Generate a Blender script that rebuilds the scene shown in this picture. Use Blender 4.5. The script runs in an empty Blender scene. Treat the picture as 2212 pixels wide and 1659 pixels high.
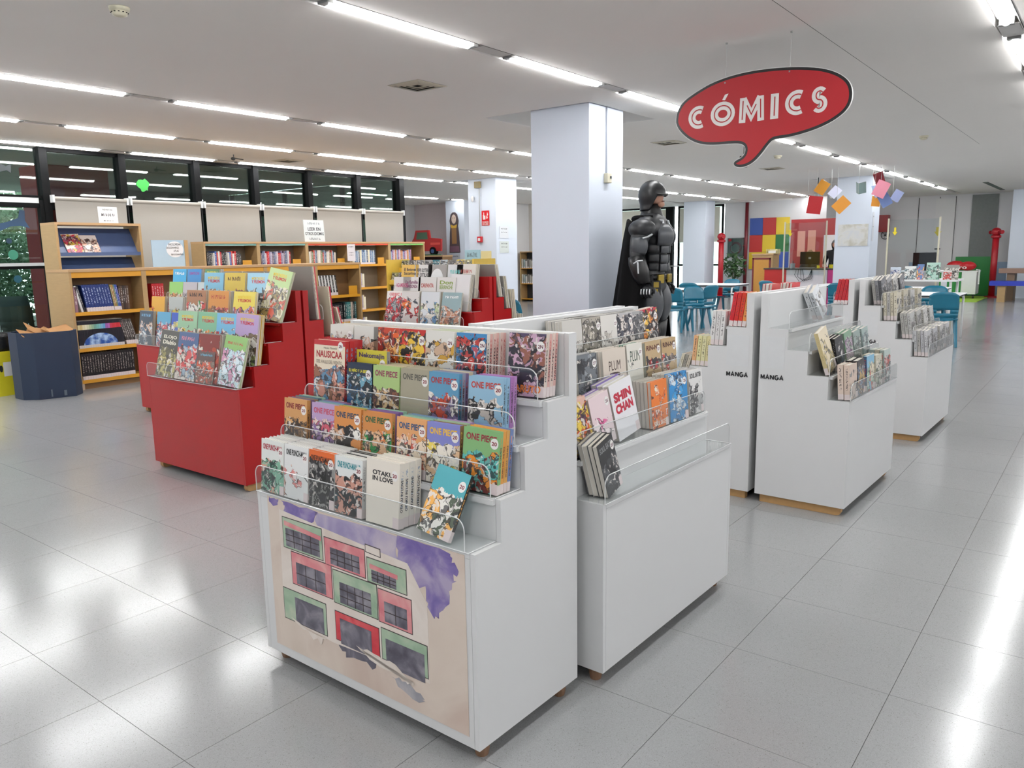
import bpy, bmesh, math, random
from mathutils import Vector, Matrix, Euler
random.seed(11)
S = bpy.context.scene
COL = S.collection
R = math.radians

# ---------------------------------------------------------------- camera
def cam_matrix(yaw, pitch, roll):
    B = Matrix(((1, 0, 0), (0, 0, -1), (0, 1, 0)))
    return (Matrix.Rotation(yaw, 3, 'Z') @ B @ Matrix.Rotation(pitch, 3, 'X') @ Matrix.Rotation(roll, 3, 'Z'))
cd = bpy.data.cameras.new('camera')
cd.sensor_width = 36.0
cd.lens = 1687.16 / 2212 * 36.0
cd.clip_start = 0.05
cd.clip_end = 200
camo = bpy.data.objects.new('camera', cd)
COL.objects.link(camo)
camo.matrix_world = Matrix.Translation((0, 0, 1.5)) @ cam_matrix(R(-52.3204), R(-9.5456), R(-0.9515)).to_4x4()
S.camera = camo
# ---------------------------------------------------------------- world, exposure
w = bpy.data.worlds.new('daylight')
S.world = w
w.use_nodes = True
bg = w.node_tree.nodes['Background']
bg.inputs['Color'].default_value = (0.86, 0.93, 1.0, 1)
bg.inputs['Strength'].default_value = 6.5
S.view_settings.view_transform = 'Standard'
S.view_settings.look = 'None'
S.view_settings.gamma = 1.0
S.view_settings.use_curve_mapping = False
S.view_settings.exposure = 0.0
S.cycles.use_denoising = True
S.cycles.max_bounces = 5
S.cycles.diffuse_bounces = 4
S.cycles.glossy_bounces = 3
S.cycles.transparent_max_bounces = 12
S.cycles.use_adaptive_sampling = True
S.cycles.adaptive_threshold = 0.045
S.cycles.caustics_reflective = False
S.cycles.caustics_refractive = False
S.cycles.sample_clamp_indirect = 6.0
LAMP_STRENGTH = 57.0

# ---------------------------------------------------------------- materials
def lin(c):
    if isinstance(c, str):
        c = c.lstrip('#')
        c = tuple(int(c[i:i + 2], 16) / 255 for i in (0, 2, 4))
    return tuple((x / 12.92 if x <= 0.04045 else ((x + 0.055) / 1.055) ** 2.4) for x in c[:3])
MATS = {}
def new_mat(name):
    m = bpy.data.materials.new(name)
    m.use_nodes = True
    return m, m.node_tree.nodes, m.node_tree.links, m.node_tree.nodes['Principled BSDF']
def mat(name, col, rough=0.5, metal=0.0, var=0.05, scale=20.0, coat=0.0, spec=0.5, bump=0.0, stretch=None):
    if name in MATS:
        return MATS[name]
    m, n, l, p = new_mat(name)
    c = lin(col)
    tc = n.new('ShaderNodeTexCoord')
    nz = n.new('ShaderNodeTexNoise')
    nz.inputs['Scale'].default_value = scale
    nz.inputs['Detail'].default_value = 4
    if stretch:
        mp = n.new('ShaderNodeMapping')
        mp.inputs['Scale'].default_value = stretch
        l.new(tc.outputs['Object'], mp.inputs['Vector'])
        l.new(mp.outputs['Vector'], nz.inputs['Vector'])
    else:
        l.new(tc.outputs['Object'], nz.inputs['Vector'])
    mx = n.new('ShaderNodeMix')
    mx.data_type = 'RGBA'
    mx.inputs['A'].default_value = tuple(max(0, x * (1 - var)) for x in c) + (1,)
    mx.inputs['B'].default_value = tuple(min(1, x * (1 + var)) for x in c) + (1,)
    l.new(nz.outputs['Fac'], mx.inputs['Factor'])
    l.new(mx.outputs['Result'], p.inputs['Base Color'])
    p.inputs['Roughness'].default_value = rough
    p.inputs['Metallic'].default_value = metal
    p.inputs['Specular IOR Level'].default_value = spec
    p.inputs['Coat Weight'].default_value = coat
    if bump:
        b = n.new('ShaderNodeBump')
        b.inputs['Strength'].default_value = bump
        b.inputs['Distance'].default_value = 0.01
        l.new(nz.outputs['Fac'], b.inputs['Height'])
        l.new(b.outputs['Normal'], p.inputs['Normal'])
    MATS[name] = m
    return m
def emit(name, col, s):
    if name in MATS:
        return MATS[name]
    m, n, l, p = new_mat(name)
    p.inputs['Base Color'].default_value = lin(col) + (1,)
    p.inputs['Emission Color'].default_value = lin(col) + (1,)
    p.inputs['Emission Strength'].default_value = s
    MATS[name] = m
    return m
def clear(name, tint, refl=1.0, haze=0.0, rough=0.02):
    m = bpy.data.materials.new(name)
    m.use_nodes = True
    n, l = m.node_tree.nodes, m.node_tree.links
    n.clear()
    out = n.new('ShaderNodeOutputMaterial')
    tr = n.new('ShaderNodeBsdfTransparent')
    tr.inputs['Color'].default_value = lin(tint) + (1,)
    gl = n.new('ShaderNodeBsdfGlossy')
    gl.inputs['Roughness'].default_value = rough
    fr = n.new('ShaderNodeLayerWeight')
    fr.inputs['Blend'].default_value = 0.5
    pw = n.new('ShaderNodeMath'); pw.operation = 'POWER'; pw.inputs[1].default_value = 4.0
    l.new(fr.outputs['Facing'], pw.inputs[0])
    mu = n.new('ShaderNodeMath')
    mu.operation = 'MULTIPLY_ADD'
    mu.use_clamp = True
    mu.inputs[1].default_value = 0.8 * refl
    mu.inputs[2].default_value = 0.04 * refl
    l.new(pw.outputs[0], mu.inputs[0])
    mx = n.new('ShaderNodeMixShader')
    l.new(mu.outputs[0], mx.inputs[0])
    if haze:
        df = n.new('ShaderNodeBsdfDiffuse')
        df.inputs['Color'].default_value = (0.9, 0.92, 0.92, 1)
        m2 = n.new('ShaderNodeMixShader')
        m2.inputs[0].default_value = haze
        l.new(tr.outputs[0], m2.inputs[1])
        l.new(df.outputs[0], m2.inputs[2])
        l.new(m2.outputs[0], mx.inputs[1])
    else:
        l.new(tr.outputs[0], mx.inputs[1])
    l.new(gl.outputs[0], mx.inputs[2])
    l.new(mx.outputs[0], out.inputs['Surface'])
    MATS[name] = m
    return m
GLASS = clear('window_glass', '#cfdcd6', 2.2)
SCREEN = clear('clear_screen', '#f4f7f7', 1.0)
ACRY = clear('acrylic', '#feffff', 0.8, 0.0)
ACRY_GLINT = clear('acrylic_edge_highlight', '#ffffff', 1.2, 0.6, 0.1)  # whitish haze paints the highlight along acrylic edges
MIRRORY = clear('display_film', '#ffffff', 2.0, 0.03)
WHITE = mat('white_laminate', '#d3d4d4', 0.38, var=0.015, scale=6)
WHITE_EDGE = mat('white_edge', '#e2e2e0', 0.4, var=0.015)
RED = mat('red_laminate', '#9c0a0e', 0.33, var=0.03, scale=5)
WALL = mat('wall_paint', '#d9d9da', 0.7, var=0.02, scale=2)
COLUMN = mat('column_paint', '#d0d8e4', 0.45, var=0.02, scale=2)
CEIL = mat('ceiling_paint', '#f0ede8', 0.8, var=0.015, scale=1.5)
TAN = mat('raw_board', '#b08a5a', 0.7, var=0.15, scale=40)
PINE = mat('beech_veneer', '#ad8f62', 0.5, var=0.10, scale=6, stretch=(1, 1, 9))
PINE_TOP = mat('beech_top', '#b9966c', 0.5, var=0.10, scale=6, stretch=(1, 9, 9))
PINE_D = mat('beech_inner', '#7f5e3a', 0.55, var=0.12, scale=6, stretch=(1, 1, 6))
YELLOW = mat('yellow_shelf', '#cf9428', 0.4, var=0.03)
BLACK = mat('black_frame', '#08090a', 0.7, var=0.1, spec=0.15)
DARK = mat('dark_grey', '#26282a', 0.5, var=0.1)
WMETAL = mat('white_tube', '#e6e8e8', 0.3, var=0.02)
TEAL = mat('teal_plastic', '#0f6680', 0.28, var=0.04)
PAPER = mat('paper', '#e8e8e6', 0.7, var=0.02)
PAGES = mat('pages', '#cfcac0', 0.8, var=0.14, scale=140, stretch=(1, 40, 1))
INK = mat('ink', '#17161a', 0.6)
STEEL = mat('steel', '#9b9c9a', 0.35, 0.8)
PLASTIC_OFF = mat('off_white_plastic', '#c9c4ae', 0.45)
def solid(c, rough=0.5):
    return mat('tone_' + c.lstrip('#'), c, rough, var=0.03)

# ---------------------------------------------------------------- mesh building
class MB:
    def __init__(s):
        s.v = []; s.f = []; s.m = []
    def add(s, vs, fs, mi=0):
        k = len(s.v)
        s.v += [tuple(p) for p in vs]
        s.f += [tuple(i + k for i in f) for f in fs]
        s.m += [mi] * len(fs)
        return s
    def box(s, x0, x1, y0, y1, z0, z1, mi=0, M=None):
        vs = [(x0, y0, z0), (x1, y0, z0), (x1, y1, z0), (x0, y1, z0), (x0, y0, z1), (x1, y0, z1), (x1, y1, z1), (x0, y1, z1)]
        if M is not None:
            vs = [tuple(M @ Vector(p)) for p in vs]
        return s.add(vs, [(3, 2, 1, 0), (4, 5, 6, 7), (0, 1, 5, 4), (1, 2, 6, 5), (2, 3, 7, 6), (3, 0, 4, 7)], mi)
    def prism(s, poly, a, b, axis='x', mi=0):
        n = len(poly)
        def P(p, t):
            return {'x': (t, p[0], p[1]), 'y': (p[0], t, p[1]), 'z': (p[0], p[1], t)}[axis]
        area = sum(poly[i][0] * poly[(i + 1) % n][1] - poly[(i + 1) % n][0] * poly[i][1] for i in range(n))
        flip = (area < 0) ^ (axis == 'y')
        vs = [P(p, a) for p in poly] + [P(p, b) for p in poly]
        fs = [tuple(range(n))[::-1], tuple(range(n, 2 * n))] + [(i, (i + 1) % n, n + (i + 1) % n, n + i) for i in range(n)]
        if flip:
            fs = [f[::-1] for f in fs]
        return s.add(vs, fs, mi)
    def tube(s, pts, r, n=8, mi=0, cap=True, close=False):
        pts = [Vector(p) for p in pts]
        k = len(pts)
        rr = r if isinstance(r, (list, tuple)) else [r] * k
        vs = []
        prev = None
        for i, p in enumerate(pts):
            if close:
                t = (pts[(i + 1) % k] - pts[i - 1]).normalized()
            else:
                t = (pts[min(i + 1, k - 1)] - pts[max(i - 1, 0)]).normalized()
            if prev is None:
                up = Vector((0, 0, 1)) if abs(t.z) < 0.9 else Vector((1, 0, 0))
                a = t.cross(up).normalized()
            else:
                a = (prev - t * prev.dot(t)).normalized()
            prev = a
            b = t.cross(a)
            for j in range(n):
                an = 2 * math.pi * j / n
                vs.append(p + a * (math.cos(an) * rr[i]) + b * (math.sin(an) * rr[i]))
        fs = []
        for i in range(k if close else k - 1):
            i2 = (i + 1) % k
            for j in range(n):
                fs.append((i * n + j, i * n + (j + 1) % n, i2 * n + (j + 1) % n, i2 * n + j))
        if cap and not close:
            fs.append(tuple(range(n))[::-1])
            fs.append(tuple(range((k - 1) * n, k * n)))
        return s.add(vs, fs, mi)
    def lathe(s, prof, n=20, c=(0, 0, 0), mi=0, sx=1, sy=1):
        vs = []
        for r, z in prof:
            for j in range(n):
                a = 2 * math.pi * j / n
                vs.append((c[0] + r * math.cos(a) * sx, c[1] + r * math.sin(a) * sy, c[2] + z))
        k = len(prof)
        fs = [(i * n + j, i * n + (j + 1) % n, (i + 1) * n + (j + 1) % n, (i + 1) * n + j) for i in range(k - 1) for j in range(n)]
        fs.append(tuple(range(n))[::-1])
        fs.append(tuple(range((k - 1) * n, k * n)))
        return s.add(vs, fs, mi)
    def ball(s, c, rx, ry, rz, n=14, mi=0):
        prof = [(math.sin(math.pi * i / 9), -math.cos(math.pi * i / 9)) for i in range(10)]
        vs = []
        for r, z in prof:
            r = max(r, 0.01)
            for j in range(n):
                a = 2 * math.pi * j / n
                vs.append((c[0] + rx * r * math.cos(a), c[1] + ry * r * math.sin(a), c[2] + rz * z))
        fs = [(i * n + j, i * n + (j + 1) % n, (i + 1) * n + (j + 1) % n, (i + 1) * n + j) for i in range(9) for j in range(n)]
        return s.add(vs, fs, mi)
    def grid(s, fn, nu, nv, mi=0):
        vs = [fn(i / nu, j / nv) for j in range(nv + 1) for i in range(nu + 1)]
        fs = [(j * (nu + 1) + i, j * (nu + 1) + i + 1, (j + 1) * (nu + 1) + i + 1, (j + 1) * (nu + 1) + i) for j in range(nv) for i in range(nu)]
        return s.add(vs, fs, mi)
    def mesh(s, name, mats, smooth=False):
        me = bpy.data.meshes.new(name)
        me.from_pydata(s.v, [], s.f)
        for mm in (mats if isinstance(mats, (list, tuple)) else [mats]):
            me.materials.append(mm)
        if any(s.m):
            me.polygons.foreach_set('material_index', s.m)
        if smooth:
            me.polygons.foreach_set('use_smooth', [True] * len(me.polygons))
        me.update()
        return me
    def build(s, name, mats, parent=None, smooth=False, bevel=0.0, loc=None, M=None, subsurf=0, solidify=0.0):
        o = bpy.data.objects.new(name, s.mesh(name, mats, smooth))
        COL.objects.link(o)
        if parent is not None:
            o.parent = parent
        if M is not None:
            o.matrix_basis = M
        if loc is not None:
            o.location = loc
        if solidify:
            q = o.modifiers.new('thickness', 'SOLIDIFY'); q.thickness = solidify; q.offset = 0
        if bevel:
            q = o.modifiers.new('bevel', 'BEVEL'); q.width = bevel; q.segments = 2; q.limit_method = 'ANGLE'
        if subsurf:
            q = o.modifiers.new('smooth', 'SUBSURF'); q.levels = subsurf; q.render_levels = subsurf
        return o
def tag(o, label=None, cat=None, group=None, kind=None):
    if label: o['label'] = label
    if cat: o['category'] = cat
    if group: o['group'] = group
    if kind: o['kind'] = kind
    return o
def thing(name, label, cat, loc=(0, 0, 0), rotz=0.0, group=None, kind=None):
    o = bpy.data.objects.new(name, None)
    o.empty_display_size = 0.1
    COL.objects.link(o)
    o.location = loc
    o.rotation_euler = (0, 0, rotz)
    return tag(o, label, cat, group, kind)
def part(name, mats, parent, fn, **k):
    b = MB(); fn(b)
    return b.build(name, mats, parent, **k)
def struct(name, mb, m, parent=None, **k):
    o = mb.build(name, m, parent, **k)
    if parent is None:
        o['kind'] = 'structure'
    return o
def copy_tree(o, parent=None):
    c = o.copy()
    COL.objects.link(c)
    if parent is not None:
        c.parent = parent
    for ch in list(o.children):
        copy_tree(ch, c)
    return c
# lettering ---------------------------------------------------------------
TXT = {}
def text_mesh(s, bold=0.0, spacing=1.0, align='CENTER', outline=0):
    key = (s, bold, spacing, align, outline)
    if key in TXT:
        return TXT[key]
    cu = bpy.data.curves.new('letters', 'FONT')
    cu.body = s
    cu.align_x = align
    cu.offset = bold
    cu.space_character = spacing
    cu.space_line = 0.85
    cu.resolution_u = 3
    ob = bpy.data.objects.new('letters', cu)
    COL.objects.link(ob)
    bpy.context.view_layer.update()
    me = bpy.data.meshes.new_from_object(ob.evaluated_get(bpy.context.evaluated_depsgraph_get()))
    bpy.data.objects.remove(ob)
    xs = [v.co.x for v in me.vertices] or [0, 1]
    ys = [v.co.y for v in me.vertices] or [0, 1]
    cx, cy = (min(xs) + max(xs)) / 2, (min(ys) + max(ys)) / 2
    W, H = max(xs) - min(xs), max(ys) - min(ys)
    for v in me.vertices:
        v.co = ((v.co.x - cx) / W, 0, (v.co.y - cy) / H)
    me.update()
    TXT[key] = (me, W, H)
    return TXT[key]
TXTM = {}
def text(s, c, width, height, mt, parent, name='lettering', M=None, bold=0.02, spacing=1.0, rot=0.0):
    """flat lettering in the local x-z plane, facing -y, centred on c"""
    me, W, H = text_mesh(s, bold, spacing)
    key = (s, bold, spacing, mt.name)
    if key not in TXTM:
        m2 = me.copy(); m2.materials.clear(); m2.materials.append(mt)
        TXTM[key] = m2
    o = bpy.data.objects.new(name, TXTM[key])
    COL.objects.link(o)
    o.parent = parent
    T = Matrix.Translation(c) @ Matrix.Rotation(rot, 4, 'Y') @ Matrix.Diagonal((width, 1, height, 1))
    o.matrix_basis = (M @ T) if M is not None else T
    return o
def stroke(q, pts, wd, y, close=False, cap=True):
    k = len(pts); P = [Vector(p) for p in pts]; L = []; Rg = []
    for i in range(k):
        a = P[i - 1] if (i or close) else P[i]; c = P[i]; e = P[(i + 1) % k] if (i < k - 1 or close) else P[i]
        d1 = (c - a).normalized() if (c - a).length else (e - c).normalized(); d2 = (e - c).normalized() if (e - c).length else d1
        t_ = (d1 + d2).normalized(); nn = Vector((-t_.y, t_.x)); mi = min(2.0, 1 / max(0.35, nn.dot(Vector((-d1.y, d1.x)))))
        L.append(c + nn * wd / 2 * mi); Rg.append(c - nn * wd / 2 * mi)
    vs = [(p.x, y, p.y) for p in L] + [(p.x, y, p.y) for p in Rg]
    q.add(vs, [(i, (i + 1) % k, k + (i + 1) % k, k + i) for i in range(k if close else k - 1)])
def arc(cx, cz, rx, rz, a0, a1, n_=22):
    return [(cx + rx * math.cos(R(a0 + (a1 - a0) * i / n_)), cz + rz * math.sin(R(a0 + (a1 - a0) * i / n_))) for i in range(n_ + 1)]
ORD = ['first', 'second', 'third', 'fourth', 'fifth', 'sixth', 'seventh', 'eighth', 'ninth', 'tenth', 'eleventh', 'twelfth', 'thirteenth', 'fourteenth', 'fifteenth', 'sixteenth']
# ================================================================ the room
H = 3.0
# ---- floor: terrazzo tiles
m, n, l, p = new_mat('terrazzo')
tc = n.new('ShaderNodeNewGeometry')
vo = n.new('ShaderNodeTexVoronoi'); vo.inputs['Scale'].default_value = 480
nz = n.new('ShaderNodeTexNoise'); nz.inputs['Scale'].default_value = 1.3; nz.inputs['Detail'].default_value = 3
l.new(tc.outputs['Position'], vo.inputs['Vector']); l.new(tc.outputs['Position'], nz.inputs['Vector'])
sc = n.new('ShaderNodeSeparateColor'); l.new(vo.outputs['Color'], sc.inputs[0])
rp = n.new('ShaderNodeValToRGB')
rp.color_ramp.elements[0].position = 0.0; rp.color_ramp.elements[0].color = lin('#858687') + (1,)
rp.color_ramp.elements[1].position = 1.0; rp.color_ramp.elements[1].color = lin('#9e9fa0') + (1,)
e = rp.color_ramp.elements.new(0.008); e.color = lin('#77766f') + (1,)
e = rp.color_ramp.elements.new(0.03); e.color = lin('#919293') + (1,)
l.new(sc.outputs[0], rp.inputs[0])
oi = n.new('ShaderNodeObjectInfo')
mm = n.new('ShaderNodeMix'); mm.data_type = 'RGBA'; mm.blend_type = 'MULTIPLY'; mm.inputs['Factor'].default_value = 1
r2 = n.new('ShaderNodeMapRange'); r2.inputs['To Min'].default_value = 0.93; r2.inputs['To Max'].default_value = 1.06
l.new(nz.outputs['Fac'], r2.inputs['Value'])
cb = n.new('ShaderNodeCombineColor')
for i in range(3): l.new(r2.outputs['Result'], cb.inputs[i])
l.new(rp.outputs[0], mm.inputs['A']); l.new(cb.outputs[0], mm.inputs['B'])
l.new(mm.outputs['Result'], p.inputs['Base Color'])
r3 = n.new('ShaderNodeMapRange'); r3.inputs['To Min'].default_value = 0.13; r3.inputs['To Max'].default_value = 0.20
l.new(nz.outputs['Fac'], r3.inputs['Value']); l.new(r3.outputs['Result'], p.inputs['Roughness'])
p.inputs['Specular IOR Level'].default_value = 0.55
TERRAZZO = m
GROUT = mat('grout', '#807e79', 0.8, var=0.45, scale=1.6)
X0, X1, Y0, Y1 = -4.0, 27.6, -4.0, 17.6
fl = struct('floor', MB().box(X0, X1, Y0, Y1, -0.12, -0.0035), GROUT)
TS, G = 0.54, 0.0010
tile_me = MB().box(-TS / 2 + G, TS / 2 - G, -TS / 2 + G, TS / 2 - G, -0.0034, 0).mesh('tile', TERRAZZO)
cells = []
i0, i1 = int((X0 - 1.08) / TS), int((X1 - 1.08) / TS)
j0, j1 = int((Y0 - 1.03) / TS), int((Y1 - 1.03) / TS)
cdir = Vector((0.791, 0.611)); crt = Vector((0.611, -0.791))
for i in range(i0, i1):
    for j in range(j0, j1):
        c = Vector((1.08 + (i + 0.5) * TS, 1.03 + (j + 0.5) * TS))
        dpt = c.dot(cdir); lat = abs(c.dot(crt))
        vis = dpt > 1.7 and lat < dpt * 0.66 + 0.5
        cells.append((0 if vis else 1, dpt if vis else 99 + dpt, c))
cells.sort(key=lambda q: (q[0], q[1]))
for q in cells[:300]:
    o = bpy.data.objects.new('tile', tile_me); COL.objects.link(o); o.parent = fl; o.location = (q[2].x, q[2].y, 0)
b = MB()
for q in cells[300:]:
    c = q[2]
    b.box(c.x - TS / 2 + G, c.x + TS / 2 - G, c.y - TS / 2 + G, c.y + TS / 2 - G, -0.0034, 0)
o = b.build('tile_field', TERRAZZO, fl); o['kind'] = 'stuff'

# ---- ceiling with lamp channels and openings round the columns
ROWS = {'near': 0.76, 'sign': 3.92, 'mid': 7.42, 'blind': 9.62, 'glass': 11.36}
BACKROW = -2.4
CH = 0.075
holes = [(7.09, 8.52, 4.42, 5.80), (18.3, 19.7, 4.2, 5.62), (12.66, 14.05, 10.1, 11.5), (23.6, 24.9, 10.3, 11.6)]
rows_y = [BACKROW] + list(ROWS.values())
chan = []
for y in rows_y:
    chan.append((-3.95, 26.6, y - CH, y + CH))
chan.append((11.9, 26.6, 15.0 - CH, 15.0 + CH))
# row next to the window opens only where the ceiling is
rects = holes + chan
xs = sorted(set([X0, X1, 11.45] + [r[0] for r in rects] + [r[1] for r in rects]))
ys = sorted(set([Y0, Y1, 11.72] + [r[2] for r in rects] + [r[3] for r in rects]))
b = MB()
for i in range(len(xs) - 1):
    for j in range(len(ys) - 1):
        cx, cy = (xs[i] + xs[i + 1]) / 2, (ys[j] + ys[j + 1]) / 2
        if any(r[0] < cx < r[1] and r[2] < cy < r[3] for r in rects) or (cx < 11.45 and cy > 11.72):
            continue
        b.add([(xs[i], ys[j], H), (xs[i], ys[j + 1], H), (xs[i + 1], ys[j + 1], H), (xs[i + 1], ys[j], H)], [(0, 1, 2, 3)])
for r in rects:
    d = 0.07 if r in chan else 0.32
    x0, x1, y0, y1 = r
    b.add([(x0, y0, H), (x1, y0, H), (x1, y1, H), (x0, y1, H), (x0, y0, H + d), (x1, y0, H + d), (x1, y1, H + d), (x0, y1, H + d)],
          [(0, 1, 5, 4), (1, 2, 6, 5), (2, 3, 7, 6), (3, 0, 4, 7), (4, 5, 6, 7)])
b.box(X0, X1, Y0, Y1, H + 0.35, H + 0.4)
ce = struct('ceiling', b, CEIL)
# thin shadow joints beside each channel and one panel joint
b = MB()
for r in chan:
    b.box(r[0], r[1], r[2] - 0.012, r[2] - 0.006, H - 0.0012, H + 0.002)
b.box(1.5, 14.0, 1.826, 1.829, H - 0.0008, H + 0.002)
b.box(19.0, 26.0, 1.3, 1.304, H - 0.0008, H + 0.002)
b.build('panel_joint', mat('shadow_gap', '#3a3a3a', 0.9), ce)

# ---- lamps
TUBE = emit('lamp_tube_light', '#fcfcfd', LAMP_STRENGTH)
tb = MB(); tb.tube([(0, 0, 0), (0.012, 0, 0), (1.288, 0, 0), (1.30, 0, 0)], [0.022, 0.031, 0.031, 0.022], 10)
TUBE_ME = tb.mesh('tube', TUBE, True)
CAP_ME = MB().box(-0.05, 0.0, -0.045, 0.045, -0.018, 0.03).mesh('end_cap', mat('lamp_holder', '#7b7c7c', 0.4))
TRAY_ME = MB().box(-0.05, 1.35, -0.06, 0.06, 0.034, 0.042).mesh('reflector', mat('reflector', '#e4e4e4', 0.3))
COV_ME = MB().box(0, 0.38, -0.066, 0.066, 0, 0.008).mesh('cover_plate', mat('cover_plate', '#cfcecb', 0.6))
ROWNAME = {'near': 'upper right ceiling row', 'sign': 'ceiling row behind the bubble sign', 'mid': 'ceiling row left of the column',
           'blind': 'ceiling row over the shelves', 'glass': 'ceiling row along the window wall', 'back': 'ceiling row behind the photographer', 'pink': 'ceiling row before the pink wall'}
CAMI = camo.matrix_world.inverted()
def in_view(p):
    c = CAMI @ Vector(p)
    return c.z < -0.1 and abs(c.x / -c.z) < 1106 / 1687.2 and abs(c.y / -c.z) < 829.5 / 1687.2
def lamp_row(key, y, x0, n, pitch=1.84):
    nv = 0
    for k in range(n):
        x = x0 + k * pitch
        if in_view((x, y, H)) or in_view((x + 1.3, y, H)):
            lab = '%s lit tube lamp in view from the near end, %s' % (ORD[nv], ROWNAME[key]); nv += 1
        else:
            lab = 'lit tube lamp beyond the picture edge, ' + ROWNAME[key]
        t = thing('ceiling_lamp', lab, 'lamp', (x, y, H + 0.01), 0, 'tube lamps, ' + ROWNAME[key])
        for nm, me, lx in (('tube', TUBE_ME, 0), ('end_cap', CAP_ME, 0), ('end_cap', CAP_ME, 1.35), ('reflector', TRAY_ME, 0), ('cover_plate', COV_ME, 1.40)):
            o = bpy.data.objects.new(nm, me); COL.objects.link(o); o.parent = t; o.location = (lx, 0, 0)
lamp_row('near', ROWS['near'], 1.63 - 3 * 1.84, 16, 1.84)
lamp_row('sign', ROWS['sign'], 3.33 - 4 * 1.8, 16, 1.80)
lamp_row('mid', ROWS['mid'], 2.52 - 3 * 1.8, 16, 1.80)
lamp_row('blind', ROWS['blind'], 2.45 - 3 * 1.79, 15, 1.79)
lamp_row('glass', ROWS['glass'], 4.12 - 4 * 1.75, 14, 1.75)
lamp_row('pink', 15.0, 13.0, 6, 1.9)
lamp_row('back', BACKROW, 1.6 - 3 * 1.84, 15, 1.84)

# ---- columns
def column(x0, x1, y0, y1, label):
    o = struct('column', MB().box(x0, x1, y0, y1, 0, H + 0.36), COLUMN)
    o['label'] = label
    return o
column(7.13, 7.83, 4.45, 5.19, 'pale blue square column behind the white comic stands')
column(12.70, 13.40, 10.15, 10.88, 'pale blue column carrying the red alarm sign')
column(18.37, 19.05, 4.32, 5.06, 'pale blue column carrying the framed map')
column(23.65, 24.35, 10.45, 11.2, 'pale blue column beside the bright far windows')
column(17.25, 17.95, 14.95, 15.65, 'pale blue column carrying the painted doll cutout')

# ---- walls
WT = 0.15
def wallbox(name, *a, m=WALL):
    return struct(name, MB().box(*a), m)
wallbox('wall_left', X0, 2.95, 11.6, 11.75, 0, H)
wallbox('wall_behind', X0 - WT, X0, Y0, 11.6, 0, H)
b = MB(); b.box(X0, X1, Y0 - WT, Y0, 0, H)
struct('wall_right', b, WALL)
# far wall to the right: light panels, grey pilaster, blue dado
wr = wallbox('wall_far_right', 27.1, 27.25, Y0, 7.05, 0, H)
PALEW = mat('panel_white', '#dcdcdb', 0.6, var=0.02)
part('grey_panel', mat('concrete_grey', '#7d8280', 0.8, var=0.12, scale=14), wr, lambda q: q.box(27.06, 27.1, 2.93, 3.60, 0, 2.96))
part('dado', mat('dado_blue', '#9db3cc', 0.5), wr, lambda q: (q.box(27.075, 27.1, 3.6, 5.2, 0.72, 1.0), q.box(27.075, 27.1, -3.9, 2.93, 0.05, 1.0)))
for yy in (4.45, 5.02, 4.02):
    part('panel_joint', mat('shadow_gap', '#3a3a3a', 0.9), wr, lambda q, yy=yy: q.box(27.085, 27.1, yy, yy + 0.015, 1.0, 2.95))
part('pilaster', COLUMN, wr, lambda q: q.box(26.2, 27.1, 0.6, 2.50, 0, H))
# far wall ahead with desk zone
wallbox('wall_far_desk', 24.6, 24.75, 7.2, 8.07, 0, H)
wallbox('wall_desk_side', 24.6, 27.1, 7.05, 7.2, 0, H)
wallbox('wall_far', 25.4, 25.55, 8.0, 10.55, 0, H)
# far wall with bright windows (kept as piers, sill and head)
b = MB()
b.box(25.4, 25.55, 10.55, Y1, 0, 0.12); b.box(25.4, 25.55, 10.55, Y1, 2.98, H)
for yy in (14.6, 17.4): b.box(25.4, 25.55, yy, yy + 0.18, 0, H)
struct('wall_far_left', b, WALL)
k = 0
for y0, y1 in ((10.6, 12.25), (12.4, 14.55)):
    k += 1
    t = thing('window_%d' % k, None, None, (25.45, y0, 0), 0, kind='structure')
    wd = y1 - y0
    b = MB()
    for yy in (0, wd / 2 - 0.03, wd - 0.06): b.box(-0.03, 0.03, yy, yy + 0.06, 0.1, 2.98)
    for zz in (0.1, 0.95, 2.92): b.box(-0.03, 0.03, 0, wd, zz, zz + 0.06)
    b.build('frame', BLACK, t)
    MB().box(-0.004, 0.004, 0.02, wd - 0.02, 0.12, 2.95).build('pane', GLASS, t)
    MB().box(-0.10, -0.095, 0.1, wd - 0.1, 1.75, 2.9).build('blind', mat('blind_cream', '#d8d6c8', 0.8), t)
# open black glazed door between them
t = thing('door_1', None, None, (25.2, 12.3, 0), 0, kind='structure')
part('frame', BLACK, t, lambda q: (q.box(-0.08, 0.08, 0, 0.14, 0, 2.95), q.box(-0.05, 0.05, 0.14, 0.28, 0, 2.95)))
part('push_bar', STEEL, t, lambda q: (q.tube([(-0.14, 0.1, 0.95), (-0.14, -0.3, 0.95)], 0.02), q.box(-0.15, -0.08, 0.06, 0.14, 0.9, 1.15)))
# pink wall and walls beyond the window block
wallbox('wall_pink', 17.95, 18.1, 14.98, Y1, 0, H, m=mat('pinkish_paint', '#cdbfc0', 0.7))
wallbox('wall_back', 11.45, X1, Y1, Y1 + WT, 0, H)
wallbox('wall_far_shelf', 20.3, 20.45, 13.2, 14.95, 0, H, m=mat('cream_paint', '#d5cfc6', 0.7))
wallbox('wall_shelf_side', 17.95, 20.3, 14.9, 15.0, 0, H)

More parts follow.
